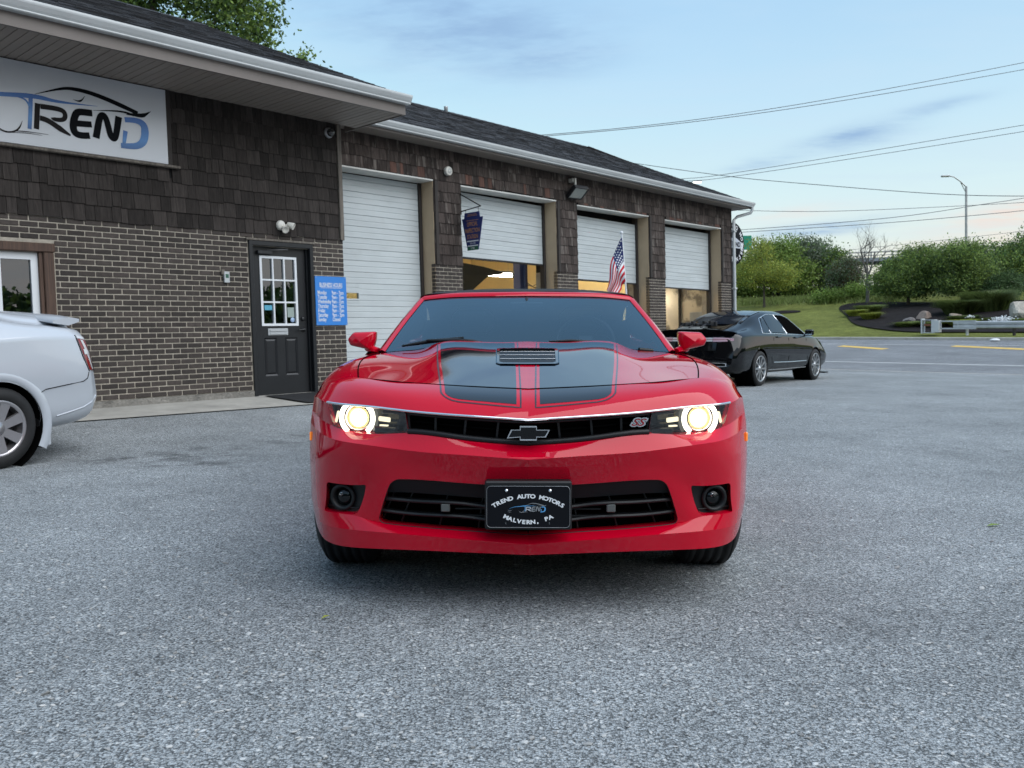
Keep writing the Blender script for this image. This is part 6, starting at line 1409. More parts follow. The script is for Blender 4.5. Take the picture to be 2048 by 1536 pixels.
def white_saloon():
    st = [(0, .90, .38, .93, .78, .60, .97, .985), (.10, .965, .30, 1.0, .845, .63, 1.10, 1.115), (.45, 1, .26, 1.025, .88, .65, 1.145, 1.16), (.72, 1, .25, 1.03, .89, .645, 1.175, 1.195), (1.1, 1, .24, 1.02, .895, .62, 1.275, 1.305), (1.6, 1, .24, 1.015, .90, .59, 1.40, 1.44), (2.2, 1, .24, 1.0, .90, .58, 1.44, 1.485), (2.7, 1, .24, .985, .90, .58, 1.42, 1.47), (3.2, 1, .24, .97, .895, .60, 1.28, 1.33), (3.65, 1, .24, .95, .885, .66, 1.02, 1.08), (4.2, .98, .25, .86, .84, .58, .94, .97), (4.65, .92, .27, .72, .74, .46, .78, .80), (4.8, .78, .33, .62, .60, .38, .65, .66)]
    M = car_matrix(-4.03, 6.82, (-.44, -.90), -.915, 1.06)
    rt, pt, patch, line = saloon('white_sedan', 'pearl white saloon car cut off by the left edge of the photo', M, st, .925, (1.06, 3.78), .325, T['silver_white'], shear=.26)
    patch('rear_side_window', [(8.15, 1.55, 2.35), (9.0, 1.62, 2.30), (9.8, 1.74, 2.25)], T['tint'], .016); patch('front_side_window', [(8.15, 2.42, 3.40), (9.0, 2.38, 3.18), (9.8, 2.34, 2.98)], T['tint'], .016)
    patch('rear_window', [(11.2, .80, 1.55), (12, .76, 1.62), (13, .74, 1.64)], T['tint']); patch('windscreen', [(11.2, 2.98, 3.55), (12, 2.95, 3.62), (13, 2.94, 3.64)], T['tint'])
    # tail lamps wrap round the corner
    for sg in (1, -1):
        o = patch('tail_light', [(5.15, .02, .10), (5.7, .01, .17), (6.3, .0, .22), (6.9, .0, .255)], T['tail_red'], .006, (sg,))
        patch('lamp_strip', [(5.2, .025, .055), (5.7, .05, .10), (6.3, .09, .15), (6.85, .14, .20)], T['tail_clear'], .009, (sg,), par=o); patch('lamp_strip', [(5.9, .06, .17), (6.05, .05, .175), (6.2, .05, .18)], T['tail_clear'], .010, (sg,), par=o)
        patch('lamp_top', [(6.92, .0, .262), (7.3, .0, .262), (7.7, .0, .262)], T['tail_clear'], .006, (sg,), par=o)
        patch('lamp_edge', [(5.1, -.0, .022), (5.9, -.0, .02), (6.9, .0, .012)], T['gloss_black'], .010, (sg,), par=o)
    line('lamp_seam', [(.11, 5.1), (.20, 5.75), (.275, 6.9), (.275, 7.75)], .004, T['void'])
    line('bumper_seam', [(.12, 5.05), (.16, 4.75), (.25, 4.62), (.45, 4.55), (.66, 4.42)], .0035, T['void'], sides=(-1,)); line('bumper_seam', [(.12, 5.05), (.16, 4.75), (.25, 4.62), (.45, 4.55), (.66, 4.42)], .0035, T['void'], sides=(1,)); line('fuel_seam', [(.66, 4.42), (.70, 4.3)], .003, T['void'])
    line('bumper_crease', [(.02, 3.52), (.12, 3.50), (.25, 3.42), (.40, 3.36), (.55, 3.25)], .006, T['silver_white'])
    line('door_seam', [(1.62, 7.8), (1.60, 6.5), (1.52, 5.2), (1.50, 4.8)], .004, T['void']); line('door_seam', [(2.40, 7.8), (2.40, 3.2)], .004, T['void'])
    # arch flare, mud flap, skirt
    for sg in (1, -1):
        Q = []
        for a in np.linspace(R_(-28), R_(205), 28):
            c, s_ = math.cos(a), math.sin(a); Q.append([(sg * .915, 1.06 - (.372) * c, .32 + .372 * s_), (sg * .930, 1.06 - .385 * c, .32 + .385 * s_), (sg * .928, 1.06 - .43 * c, .32 + .43 * s_), (sg * .915, 1.06 - .455 * c, .32 + .455 * s_)])
        part('arch_flare', MB().grid(np.array(Q), flip=sg > 0), T['silver_white'], rt)
        m = MB(); m.bbox(sg * .80 - .0 - .11, sg * .80 + .125, .60, .655, .125, .47, .015); part('mud_flap', m, T['silver_white'], rt)
        m = MB(); m.bbox(sg * .79 - .10, sg * .79 + .11, .657, .69, .115, .48, .01); part('flap_liner', m, T['rubber'], rt)
        wheel(rt, sg * .815, 1.06, .32, .325, .222, .225, sg, 7, M_('bright_alloy', (.46, .44, .45), .28, metal=.75), False, sw=.062); wheel(rt, sg * .815, 3.78, .32, .325, .222, .225, sg, 7, T['silver_rim'], False, sw=.062)
    m = MB(); m.tube([(-.45, .12, .27), (-.45, .5, .30)], .04, 10); m.lathe([(.05, 0), (.055, .2), (.0, .25)], 12, 'Y', M=Matrix.Translation((-.62, .20, .31))); part('exhaust', m, T['steel_dark'], rt)
    # boot spoiler on two feet
    m = MB(); Q = []
    for x in np.linspace(-.80, .80, 24):
        q = (abs(x) / .80) ** 6; y0 = .23 + .02 * q; z0 = 1.178 - .015 * q; ch = .28 - .03 * q
        Q.append([(x, y0, z0 + .004), (x, y0 + .10, z0 + .020), (x, y0 + ch, z0 - .005), (x, y0 + ch, z0 - .03), (x, y0 + .10, z0 - .05 - .03 * (1 - q)), (x, y0, z0 - .020), (x, y0, z0 + .004)])
    m.grid(np.array(Q)); m.add(Q[0][:6], [tuple(range(6))]); m.add(Q[-1][:6], [tuple(range(5, -1, -1))])
    for x in (): m.add([(x - .04, .20, 1.17), (x + .04, .20, 1.17), (x + .04, .42, 1.17), (x - .04, .42, 1.17), (x - .05, .22, 1.06), (x + .05, .22, 1.06), (x + .05, .50, 1.06), (x - .05, .50, 1.06)], [(0, 1, 5, 4), (1, 2, 6, 5), (2, 3, 7, 6), (3, 0, 4, 7)])
    part('spoiler', m, T['silver_white'], rt)
white_saloon()
def bay_car():
    """dark car in the second bay with its bonnet propped up"""
    t = thing('bay_car', 'dark car with its bonnet propped up inside the second bay', 'car', ltf(13.0, 3.6, .06))
    m = MB(); prof = [(-2.4, .35), (-2.4, .85), (-1.6, 1.0), (-.9, 1.45), (.4, 1.48), (1.0, 1.05), (1.2, 1.0), (1.9, .85), (2.0, .40)]
    m.prism([(a - 2.4, b) for a, b in prof], -.85, .85); part('body', m, T['black_paint'], t)
    m = MB(); m.prism([(-.6, 2.60), (.6, 2.66), (1.3, 2.60), (1.92, 2.50), (1.95, 2.46), (1.45, 2.40), (1.22, 2.26), (-.2, 1.35), (-.6, 1.30)], -.62, .1); part('bonnet', m, T['black_paint'], t)
    m = MB()
    for x in (-4.0, -1.0): m.lathe([(0, -.86), (.33, -.86), (.33, .86), (0, .86)], 24, 'Y', M=Matrix.Translation((x, 0, .34)))
    part('wheel', m, T['tyre'], t)
bay_car()
# ------------------------------------------------------------------ trees, shrubs and the far side of the road
def leaf_mat(name, col, var=.5, back=.35):
    m = M_(name, col, .6, spec=.25, isl=var, var=[(.25, .5)]); nt = m.node_tree; N = nt.nodes; L = nt.links; b = N['Principled BSDF']; out = N['Material Output']
    tr = N.new('ShaderNodeBsdfTranslucent'); mx = N.new('ShaderNodeMixShader'); mx.inputs[0].default_value = back
    src = b.inputs['Base Color'].links[0].from_socket; L.new(src, tr.inputs[0]); L.new(b.outputs[0], mx.inputs[1]); L.new(tr.outputs[0], mx.inputs[2]); L.new(mx.outputs[0], out.inputs[0]); return m
LF = {'yellow': leaf_mat('leaf_yellow_green', (.33, .36, .07), .45), 'mid': leaf_mat('leaf_mid_green', (.20, .28, .07), .5), 'dark': leaf_mat('leaf_dark_green', (.085, .142, .055), .6), 'grey': leaf_mat('leaf_grey_green', (.18, .215, .15), .45),
      'lime': leaf_mat('leaf_lime', (.30, .34, .06), .4), 'fresh': leaf_mat('leaf_fresh', (.12, .20, .04), .5), 'rusty': leaf_mat('leaf_rusty', (.085, .060, .030), .5), 'blade': leaf_mat('grass_blade', (.10, .135, .04), .5), 'blade_light': leaf_mat('grass_blade_light', (.19, .24, .07), .45)}
T['bark'] = M_('bark', (.075, .062, .050), .95, var=[(.4, (20, 20, 4))], bump=(.8, (40, 40, 8), .01))
T['bark_grey'] = M_('grey_bark', (.13, .122, .112), .95, var=[(.35, (20, 20, 4))], bump=(.6, (40, 40, 8), .01))
def leaves(mb_v, mb_f, C, size, r, flat=.0):
    """two-triangle leaves bent along the middle, at points C"""
    n = len(C); d = r.normal(size=(n, 3)); d[:, 2] -= .25; d /= np.linalg.norm(d, axis=1)[:, None]; e = np.cross(d, r.normal(size=(n, 3))); e /= np.linalg.norm(e, axis=1)[:, None]; s = size * r.uniform(.6, 1.35, n)[:, None]
    up = np.cross(d, e); a = C - d * s * .6; b = C + d * s * .6; k = len(mb_v)
    V = np.stack([a, C + e * s * .34 + up * s * .1, b, C - e * s * .34 + up * s * .1], 1).reshape(-1, 3); mb_v.append(V)
    return V
def leaf_mesh(C, size, seed, mats, name, parent, kind=None):
    r = np.random.default_rng(seed); V = leaves([], [], np.asarray(C), size, r, 0); n = len(V) // 4
    me = bpy.data.meshes.new(name); me.vertices.add(len(V)); me.vertices.foreach_set('co', V.ravel().astype(np.float32)); me.loops.add(n * 4); me.loops.foreach_set('vertex_index', np.arange(n * 4, dtype=np.int32)); me.polygons.add(n); me.polygons.foreach_set('loop_start', np.arange(0, n * 4, 4, dtype=np.int32))
    me.polygons.foreach_set('loop_total', np.full(n, 4, dtype=np.int32)) if hasattr(me.polygons[0], 'loop_total') and False else None
    me.polygons.foreach_set('material_index', r.integers(0, len(mats), n).astype(np.int32)); me.update(calc_edges=True); me.validate()
    o = link(name, me, mats, parent, kind); return o
def clumps(blobs, per, spread, count, r, hollow=.45):
    """leaf points gathered in clumps within a union of ellipsoids (centre, radii)"""
    vol = np.array([b[1][0] * b[1][1] * b[1][2] for b in blobs]); vol = vol / vol.sum(); out = []
    for (c, R), f in zip(blobs, vol):
        k = max(3, int(count * f / per)); d = r.normal(size=(k, 3)); d /= np.linalg.norm(d, axis=1)[:, None]; rad = r.uniform(hollow ** 3, 1, k) ** (1 / 3); rad *= 1 + .16 * r.normal(size=k); cc = np.array(c) + d * rad[:, None] * np.array(R)
        out.append((cc[:, None, :] + r.normal(size=(k, per, 3)) * spread * np.array([1, 1, .62]) * r.uniform(.6, 1.4, (k, 1, 1))).reshape(-1, 3))
    return np.concatenate(out)
def tree(name, label, cat, base, trunk_h, blobs, count, size, mats, seed, group=None, bark='bark', tr=.10, per=26, spread=.30, hollow=.45, twigs=True):
    """base: (x,y); blobs relative to the base"""
    r = np.random.default_rng(seed); z = lawn_h(*base) - .05; t = thing(name, label, cat, Matrix.Translation((base[0], base[1], z)), group)
    mb = MB(); tops = []
    lean = r.normal(size=2) * .04 * trunk_h
    P = [(0, 0, 0), (lean[0] * .4, lean[1] * .4, trunk_h * .5), (lean[0], lean[1], trunk_h)]; mb.tube(P, [tr * 1.25, tr, tr * .8], 8)
    for c, R in blobs:
        for k in range(3 if twigs else 1):
            e = np.array(c) + r.normal(size=3) * np.array(R) * .45; m = np.array(P[-1]) * .5 + e * .5 + r.normal(size=3) * .1 * R[0]; mb.tube([P[-1], tuple(m), tuple(e)], [tr * .6, tr * .35, tr * .1], 5, cap=False)
    part('trunk', mb, T[bark], t)
    leaf_mesh(clumps(blobs, per, spread, count, r, hollow), size, seed, [LF[m] for m in mats], 'crown', t); return t
tree('young_tree', 'young yellow-green tree with a thin trunk on the mown lawn', 'tree', (17.5, 60.4), 1.7, [((-.2, 0, 3.7), (.9, .9, .95)), ((.25, 0, 2.4), (2.0, 1.8, .75)), ((-1.3, .2, 2.6), (.9, .9, .8)), ((1.3, .1, 1.9), (1.0, 1.0, .6)), ((-.3, 0, 4.3), (.45, .5, .5)), ((-1.0, 0, 1.8), (.9, .9, .45))], 15000, .095, ['yellow', 'yellow', 'mid'], 21, tr=.07, spread=.24)
tree('background_tree', 'spreading green tree behind the young yellow-green tree', 'tree', (21.0, 70.0), 1.2, [((0, 0, 2.6), (2.3, 2, 2.0)), ((1.8, 0, 1.8), (1.6, 1.5, 1.4)), ((-2.4, 0, 1.5), (1.7, 1.5, 1.4)), ((.9, 0, 3.6), (1.2, 1.2, .9))], 22000, .16, ['mid', 'mid', 'fresh'], 22, 'trees behind the lawn', per=30, spread=.36)
tree('background_tree', 'dark green tree half hidden by the garage corner', 'tree', (16.8, 70), 1.5, [((0, 0, 2.0), (2.0, 2, 1.8)), ((1.2, 0, 1.4), (1.5, 1.5, 1.2)), ((-.8, 0, 3.2), (1.2, 1.2, 1.0))], 14000, .16, ['mid', 'dark'], 23, 'trees behind the lawn', per=30, spread=.36)
tree('background_tree', 'loose grey-green olive tree with a pointed wispy top', 'tree', (24.6, 72), 1.6, [((0, 0, 3.2), (1.7, 1.6, 1.6)), ((-1.0, 0, 2.2), (1.4, 1.4, 1.4)), ((1.2, 0, 2.0), (1.5, 1.3, 1.5)), ((-.5, 0, 4.3), (.8, .8, .8)), ((1.3, 0, 3.6), (.7, .7, .8))], 15000, .15, ['grey', 'grey', 'dark'], 24, 'trees behind the lawn', per=24, spread=.36)
tree('background_tree', 'dark narrow tree right of the olive tree', 'tree', (26.2, 71), 1.2, [((0, 0, 2.0), (1.2, 1.2, 1.7)), ((.2, 0, 3.0), (.7, .7, 1.0)), ((.9, 0, 1.2), (1.0, 1.0, 1.0))], 10000, .15, ['mid', 'dark'], 25, 'trees behind the lawn', per=26, spread=.32)
tree('round_tree', 'broad dense round-headed tree over the mulch, the left one of the pair', 'tree', (24.6, 54.2), 1.0, [((.1, 0, 2.0), (1.85, 1.7, 1.25)), ((.9, 0, 2.8), (1.3, 1.3, .85)), ((-1.2, 0, 1.5), (1.0, 1.2, .75)), ((0, -.5, 1.2), (1.7, 1.2, .6)), ((.4, 0, 3.4), (.7, .7, .4))], 34000, .095, ['dark', 'mid', 'mid'], 26, 'pair of round trees in the mulch', per=30, spread=.25, hollow=.6)
tree('round_tree', 'broad dense round-headed tree over the mulch, the right one of the pair', 'tree', (26.9, 52.2), 1.0, [((-.1, 0, 2.1), (1.75, 1.6, 1.3)), ((-.5, 0, 2.9), (1.3, 1.3, .8)), ((.6, 0, 1.5), (1.2, 1.3, .9)), ((.3, 0, 3.3), (.8, .7, .5)), ((-.6, -.6, 1.2), (1.4, 1.0, .55))], 34000, .095, ['dark', 'mid', 'mid'], 27, 'pair of round trees in the mulch', per=30, spread=.25, hollow=.6)
tree('background_tree', 'low dark trees at the right edge of the photo', 'tree', (31.6, 56.5), 1.0, [((0, 0, 1.7), (1.9, 1.8, 1.3)), ((1.9, 0, 2.2), (1.6, 1.6, 1.4)), ((-1.6, 0, 1.4), (1.3, 1.3, 1.0)), ((2.6, 0, 2.9), (1.1, 1.1, 1.0))], 24000, .12, ['dark', 'mid'], 28, 'trees behind the lawn', per=28, spread=.30)
tree('background_tree', 'tall bushy tree cut by the right edge of the photo', 'tree', (35.5, 56.5), 1.0, [((0, 0, 2.3), (2.2, 2.0, 1.8)), ((-1.0, 0, 3.3), (1.1, 1.1, 1.0)), ((1.5, 0, 2.0), (1.6, 1.6, 1.6))], 18000, .13, ['dark', 'mid'], 29, 'trees behind the lawn', per=28, spread=.32)
tree('dark_shrub', 'dark rounded shrub between the round tree and the right edge', 'shrub', (28.6, 50.8), .4, [((0, 0, .9), (1.0, .9, .9)), ((-.5, -.2, .6), (.8, .8, .6))], 14000, .075, ['dark'], 30, per=28, spread=.16, hollow=.7)
def mixed_bush(label, base, blobs, count, mats, seed): return tree('bush', label, 'bush', base, .3, blobs, count, .10, mats, seed, 'bushes behind the bare tree', per=24, spread=.22)
mixed_bush('brownish twiggy bush behind the bare tree', (23.6, 61.5), [((0, 0, 1.6), (1.2, 1.2, 1.2)), ((-.6, 0, 1.0), (.9, .9, .8)), ((.3, 0, 2.3), (.6, .6, .6))], 11000, ['rusty', 'grey', 'dark'], 31)
mixed_bush('light green bush at the top of the lawn', (23.0, 59.5), [((.6, 0, .6), (1.0, .8, .6)), ((-1.2, 0, .45), (1.2, .8, .4))], 8000, ['fresh', 'mid'], 32)
def bare_tree():
    r = np.random.default_rng(5); x, y = 23.3, 57.2; t = thing('bare_tree', 'leafless grey tree standing at the edge of the mulch bed', 'tree', Matrix.Translation((x, y, lawn_h(x, y) - .05)))
    segs = []
    def grow(p, d, L, rad, depth):
        pts = [p]; rads = [rad]
        for k in range(3): d = (d + r.normal(size=3) * .16 + np.array([0, 0, .10])); d /= np.linalg.norm(d); p = p + d * L / 3; pts.append(p); rads.append(rad * (1 - .3 * (k + 1) / 3))
        segs.append((pts, rads))
        if depth == 0: return
        for k in range(3 if depth > 2 else 3):
            a = r.uniform(0, 2 * math.pi); o = np.array([math.cos(a), math.sin(a) * .7, r.uniform(.15, .75)]); nd = d * .45 + o * .75; nd /= np.linalg.norm(nd); grow(pts[r.integers(1, 4)], nd, L * r.uniform(.52, .74), rads[-1] * .62, depth - 1)
    grow(np.array([0., 0, 1.9]), np.array([-.25, 0, 1]), 1.7, .075, 4); grow(np.array([0., 0, 1.7]), np.array([.32, .1, 1]), 1.9, .075, 4); grow(np.array([0., 0, 1.2]), np.array([-.7, 0, .55]), 1.2, .04, 3); grow(np.array([0, 0, 1.5]), np.array([.05, 0, 1]), 2.0, .06, 4)
    mb = MB(); mb.tube([(0, 0, 0), (.03, 0, .9), (0, 0, 1.9)], [.13, .11, .09], 8); part('trunk', mb, T['bark_grey'], t)
    mb = MB()
    for p, q in segs: mb.tube(p, q, 5, cap=False)
    part('branch', mb, T['bark_grey'], t)
bare_tree()
def office_tree():
    M = Matrix.Translation((-11.0, 27.0, 0)); t = thing('tall_tree', 'tall leafy tree rising behind the office roof', 'tree', M); r = np.random.default_rng(9); mb = MB()
    mb.tube([(0, 0, 0), (.2, 0, 4), (.6, 0, 8.5), (.4, 0, 13)], [.32, .26, .18, .06], 10)
    for e in ((2.6, -.4, 11.0), (3.3, 0, 9.3), (-2, 0, 11.5), (1.6, .5, 12.5), (-1.0, -.5, 10.0), (4.6, 0, 8.8)): mb.tube([(.35, 0, 6.5), (.3 + e[0] * .5, e[1] * .5, 6.5 + (e[2] - 6.5) * .62), e], [.11, .06, .015], 6, cap=False)
    part('trunk', mb, T['bark'], t)
    bl = [((2.9, 0, 10.6), (1.35, 1.2, 1.5)), ((3.8, 0, 9.0), (1.15, 1.0, .8)), ((2.2, 0, 12.6), (1.6, 1.4, 1.3)), ((5.1, .1, 8.6), (1.0, .9, .65)), ((4.9, 0, 9.85), (.20, .2, .28)), ((.4, 0, 12.2), (1.3, 1.2, 1.0)), ((-.9, 0, 11.4), (1.3, 1.2, .9)), ((-2.6, 0, 11.6), (1.3, 1.2, .9)), ((1.6, 0, 9.3), (.7, .7, .7)), ((.3, .4, 10.6), (.6, .6, .5))]
    leaf_mesh(clumps(bl, 24, .22, 34000, r, .3), .115, 9, [LF['mid'], LF['fresh'], LF['dark']], 'crown', t)
office_tree()
def tuft(name, label, cat, base, R, h, n, mat, seed, group=None, droop=.5):
    r = np.random.default_rng(seed); z = lawn_h(*base) + .02; V = []; n = int(n)
    ph = r.uniform(0, 2 * math.pi, n); rad = np.sqrt(r.uniform(0, 1, n)) * R * .55; bx, by = rad * np.cos(ph), rad * np.sin(ph); hh = h * r.uniform(.6, 1.1, n); ou = R * droop * r.uniform(.3, 1.1, n); w = .012 + .012 * r.uniform(0, 1, n); a2 = ph + r.normal(size=n) * .5
    p0 = np.stack([bx, by, 0 * bx], 1); p1 = np.stack([bx + ou * .35 * np.cos(a2), by + ou * .35 * np.sin(a2), hh * .7], 1); p2 = np.stack([bx + ou * np.cos(a2), by + ou * np.sin(a2), hh * (1 - .25 * droop)], 1); s = np.stack([-np.sin(a2 + 1), np.cos(a2 + 1), 0 * a2], 1) * w[:, None]
    V = np.stack([p0 - s, p0 + s, p1 + s, p1 - s, p2], 1).reshape(-1, 3); f = []
    for i in range(n): k = i * 5; f += [(k, k + 1, k + 2, k + 3), (k + 3, k + 2, k + 4)]
    mb = MB(); mb.v = [tuple(v) for v in V]; mb.f = f; mb.mi = [0] * len(f); mb.sm = [False] * len(f)
    zb = np.array([lawn_h(base[0] + v[0], base[1] + v[1]) for v in p0]); zz = np.repeat(zb - z, 5); mb.v = [(v[0], v[1], v[2] + q) for v, q in zip(mb.v, zz)]
    return solo(name, mb, LF[mat], label, cat, Matrix.Translation((base[0], base[1], z)), group)
tuft('ornamental_grass', 'tall arching clump of ornamental grass left of the pale boulder', 'ornamental grass', (23.9, 46.6), 1.15, 1.05, 5200, 'blade', 41, 'tall grass clumps', .9)
tuft('ornamental_grass', 'tall upright dark grass clump behind the pale boulder', 'ornamental grass', (25.6, 46.9), 1.5, 1.30, 6400, 'blade', 42, 'tall grass clumps', .6)
tuft('hosta_clump', 'lime green leafy clump low on the mulch, beside the lawn edge', 'plant', (19.9, 48.4), .62, .50, 1500, 'lime', 43, 'lime plants in the mulch', 1.0)
tuft('hosta_clump', 'smaller lime green clump nearest the lawn corner of the mulch', 'plant', (19.95, 50.6), .60, .50, 1300, 'lime', 44, 'lime plants in the mulch', 1.0)
tuft('hosta_clump', 'darker green leafy clump behind the lime plants', 'plant', (21.2, 51.8), .85, .62, 1900, 'blade_light', 45, 'lime plants in the mulch', .9)
for i, (x, y, R, h, m, lab) in enumerate(((20.15, 44.3, .75, .34, 'blade_light', 'low spreading green plants left of the two small rocks'), (21.1, 43.4, .8, .34, 'blade_light', 'low pale green plants behind the guardrail end'), (22.1, 42.9, .9, .40, 'lime', 'bright low grass just behind the guardrail'), (22.9, 44.3, .8, .40, 'mid_', 'low dark groundcover in front of the arching grass'), (23.6, 42.9, .7, .34, 'mid_', 'low groundcover round the white flowers'), (24.6, 41.6, .8, .34, 'blade_light', 'low plants below the pale boulder'))):
    tuft('low_plant', lab, 'plant', (x, y), R, h, 1500, 'blade' if m == 'mid_' else m, 60 + i, 'low plants along the bed', 1.1)
def long_grass():
    mb = MB(); r = np.random.default_rng(3); n = 9000; u = 60.5 + r.normal(size=n) * 1.0; d = r.uniform(-24, -8, n); V = []; F = []
    for i in range(n):
        x, y = ud2xy(u[i], d[i]); z = lawn_h(x, y); h = r.uniform(.15, .5); a = r.uniform(0, 6.28); w = .03; k = len(V)
        V += [(x - w, y, z), (x + w, y, z), (x + .25 * math.cos(a), y + .25 * math.sin(a), z + h)]; F.append((k, k + 1, k + 2))
    mb.v = V; mb.f = F; mb.mi = [0] * len(F); mb.sm = [False] * len(F); link('long_grass', mb.mesh('long_grass'), LF['blade_light'], kind='stuff')
long_grass()
def rock(label, base, R, seed, col, group='rocks in the mulch bed'):
    r = np.random.default_rng(seed); bm = bmesh.new(); bmesh.ops.create_icosphere(bm, subdivisions=3, radius=1)
    ax = [(v / np.linalg.norm(v), r.uniform(.55, .95)) for v in r.normal(size=(14, 3))]
    for v in bm.verts:
        p = np.array(v.co); 
        for a, k in ax:
            q = p @ a
            if q > k: p = p - a * (q - k)
        v.co = Vector(p * np.array(R))
    me = bpy.data.meshes.new('rock'); bm.to_mesh(me); bm.free(); o = link('rock', me, M_('rock_stone', col, .9, var=[(.3, 3), (.2, 14)], bump=(.8, 9, .05), wear=((.10, .095, .09), 4, .55, .15, .6)))
    o.matrix_world = Matrix.Translation((base[0], base[1], lawn_h(*base) + R[2] * .45)) @ Matrix.Rotation(seed, 4, 'Z'); o['label'] = label; o['category'] = 'rock'; o['group'] = group
rock('brown-grey rock half sunk in the middle of the mulch', (21.85, 46.3), (.55, .42, .34), 1, (.22, .17, .14)); rock('smaller flat rock left of the brown-grey one', (20.9, 46.0), (.38, .30, .20), 2, (.17, .15, .14)); rock('rough tan rock right of the brown-grey one', (23.0, 45.3), (.42, .36, .28), 3, (.27, .22, .17)); rock('large pale boulder at the right edge of the photo', (25.3, 43.3), (.98, .8, .72), 4, (.46, .41, .34))
def flowers():
    mb = MB(); r = np.random.default_rng(8)
    for k in range(120):
        x, y = 23.55 + r.normal() * .32, 41.9 + r.normal() * .22; z = lawn_h(x, y) + r.uniform(.2, .42); mb.sphere((x, y, z), .035, 5, 3)
    for k in range(30):
        x, y = 22.75 + r.normal() * .08, 43.4 + r.normal() * .1; mb.sphere((x, y, lawn_h(x, y) + r.uniform(.30, .42)), .03, 5, 3)
    solo('white_flowers', mb, T['print_white'], 'patch of small white flowers in front of the pale boulder', 'flowers')
flowers()
# ------------------------------------------------------------------ guardrail
def guardrail():
    u = U1 + .85; t = thing('guardrail', 'galvanised guardrail with a boxy end along the far verge', 'guardrail')
    D = np.linspace(-1.15, 40, 24); prof = [(0, -.16), (-.05, -.13), (-.05, -.05), (0, -.01), (0, .01), (-.05, .05), (-.05, .13), (0, .16)]
    def at(d, du, dz): x, y = ud2xy(u + du, d); x2, y2 = ud2xy(u, d); return (x, y, ground(x2, y2) + .50 + dz)
    part('rail', MB().grid(np.array([[at(d, a, b) for a, b in prof] for d in D]), smooth=False), T['galv'], t)
    for d in np.arange(-.6, 40, 1.9):
        x, y = ud2xy(u + .12, d); g = ground(x, y); part('post', MB().bbox(x - .05, x + .05, y - .05, y + .05, g - .2, g + .62, .008), T['trim_dark'] if d > 0 else T['galv'], t)
    m = MB(); C = [at(d, 0, 0) for d in (-2.45, -1.15)]
    def bx(d0, d1, u0, u1, z0, z1, mm):
        q = [at(d, du, dz) for d in (d0, d1) for du in (u0, u1) for dz in (z0, z1)]; mm.add(q, [(0, 1, 3, 2), (4, 6, 7, 5), (0, 4, 5, 1), (2, 3, 7, 6), (1, 5, 7, 3), (0, 2, 6, 4)])
    for a in ((-2.5, -2.44, -.22, .22, .24, .30), (-2.5, -2.44, -.22, .22, -.40, -.35), (-2.5, -2.44, -.22, -.17, -.35, .24), (-2.5, -2.44, .17, .22, -.35, .24), (-2.44, -1.9, -.20, .20, .22, .25), (-2.44, -1.9, -.20, .20, -.38, -.35), (-2.05, -1.72, -.20, .20, -.34, .22)): bx(*a, m)
    part('end_box', m, T['gutter'], t)
    m = MB()
    for a in ((-1.72, -.2, -.06, .02, .14, .20), (-1.72, -.2, -.06, .02, -.20, -.14), (-1.72, -1.66, -.06, .02, -.14, .14), (-.98, -.93, -.06, .02, -.14, .14), (-.26, -.2, -.06, .02, -.14, .14)): bx(*a, m)
    part('end_frame', m, T['galv'], t)
    m = MB(); bx(-2.40, -2.10, -.08, .04, -.05, .05, m); part('impact_head', m, M_('rusty_steel', (.22, .09, .05), .9, var=[(.4, 10)]), t)
guardrail()
# ------------------------------------------------------------------ street lamps, far sign, flyover, wires
def street_lamp(x, y, zb, zt, arm, label, lit=False):
    t = thing('street_lamp', label, 'street lamp', Matrix.Translation((x, y, zb)), 'street lamps beyond the road'); h = zt - zb
    part('pole', MB().tube([(0, 0, 0), (0, 0, h - 1.6), (0, 0, h - .9)], [.13, .10, .09], 10), T['grey_metal'], t)
    a = arm; part('arm', MB().tube([(0, 0, h - .95), (a * .35, 0, h - .45), (a * .75, 0, h - .02), (a, 0, h + .05)], .05, 8), T['grey_metal'], t); part('brace', MB().tube([(0, 0, h - 1.5), (a * .33, 0, h - .55)], .035, 6), T['grey_metal'], t)
    m = MB(); m.bbox(min(a, a + math.copysign(.75, a)), max(a, a + math.copysign(.75, a)), -.14, .14, h - .02, h + .14, .04); hd = part('lamp_head', m, T['grey_metal'], t)
    if lit: part('diffuser', MB().bbox(min(a, a + math.copysign(.7, a)), max(a, a + math.copysign(.7, a)), -.12, .12, h - .06, h - .022, .01), emit_('street_lamp_glow', (1, .97, .88), 2.2), hd)
street_lamp(41.6, 80, 2.6, 14.6, -1.5, 'tall grey street lamp rising behind the round trees')
street_lamp(15.9, 80, 3.0, 14.75, 1.0, 'street lamp whose lit head peeps over the garage roof', True)
def far_sign():
    t = thing('highway_sign', 'plain green highway sign panel behind the round shop sign', 'sign', Matrix.Translation((26.6, 100, 0)))
    part('panel', MB().bbox(-1.6, 1.05, 0, .06, 10.4, 12.0, .03), M_('highway_green', (.005, .24, .15), .4), t)
    for x in (-1.1, .8): part('post', MB().bbox(x - .08, x + .08, .061, .2, 2, 12.0, .01), T['grey_metal'], t)
far_sign()
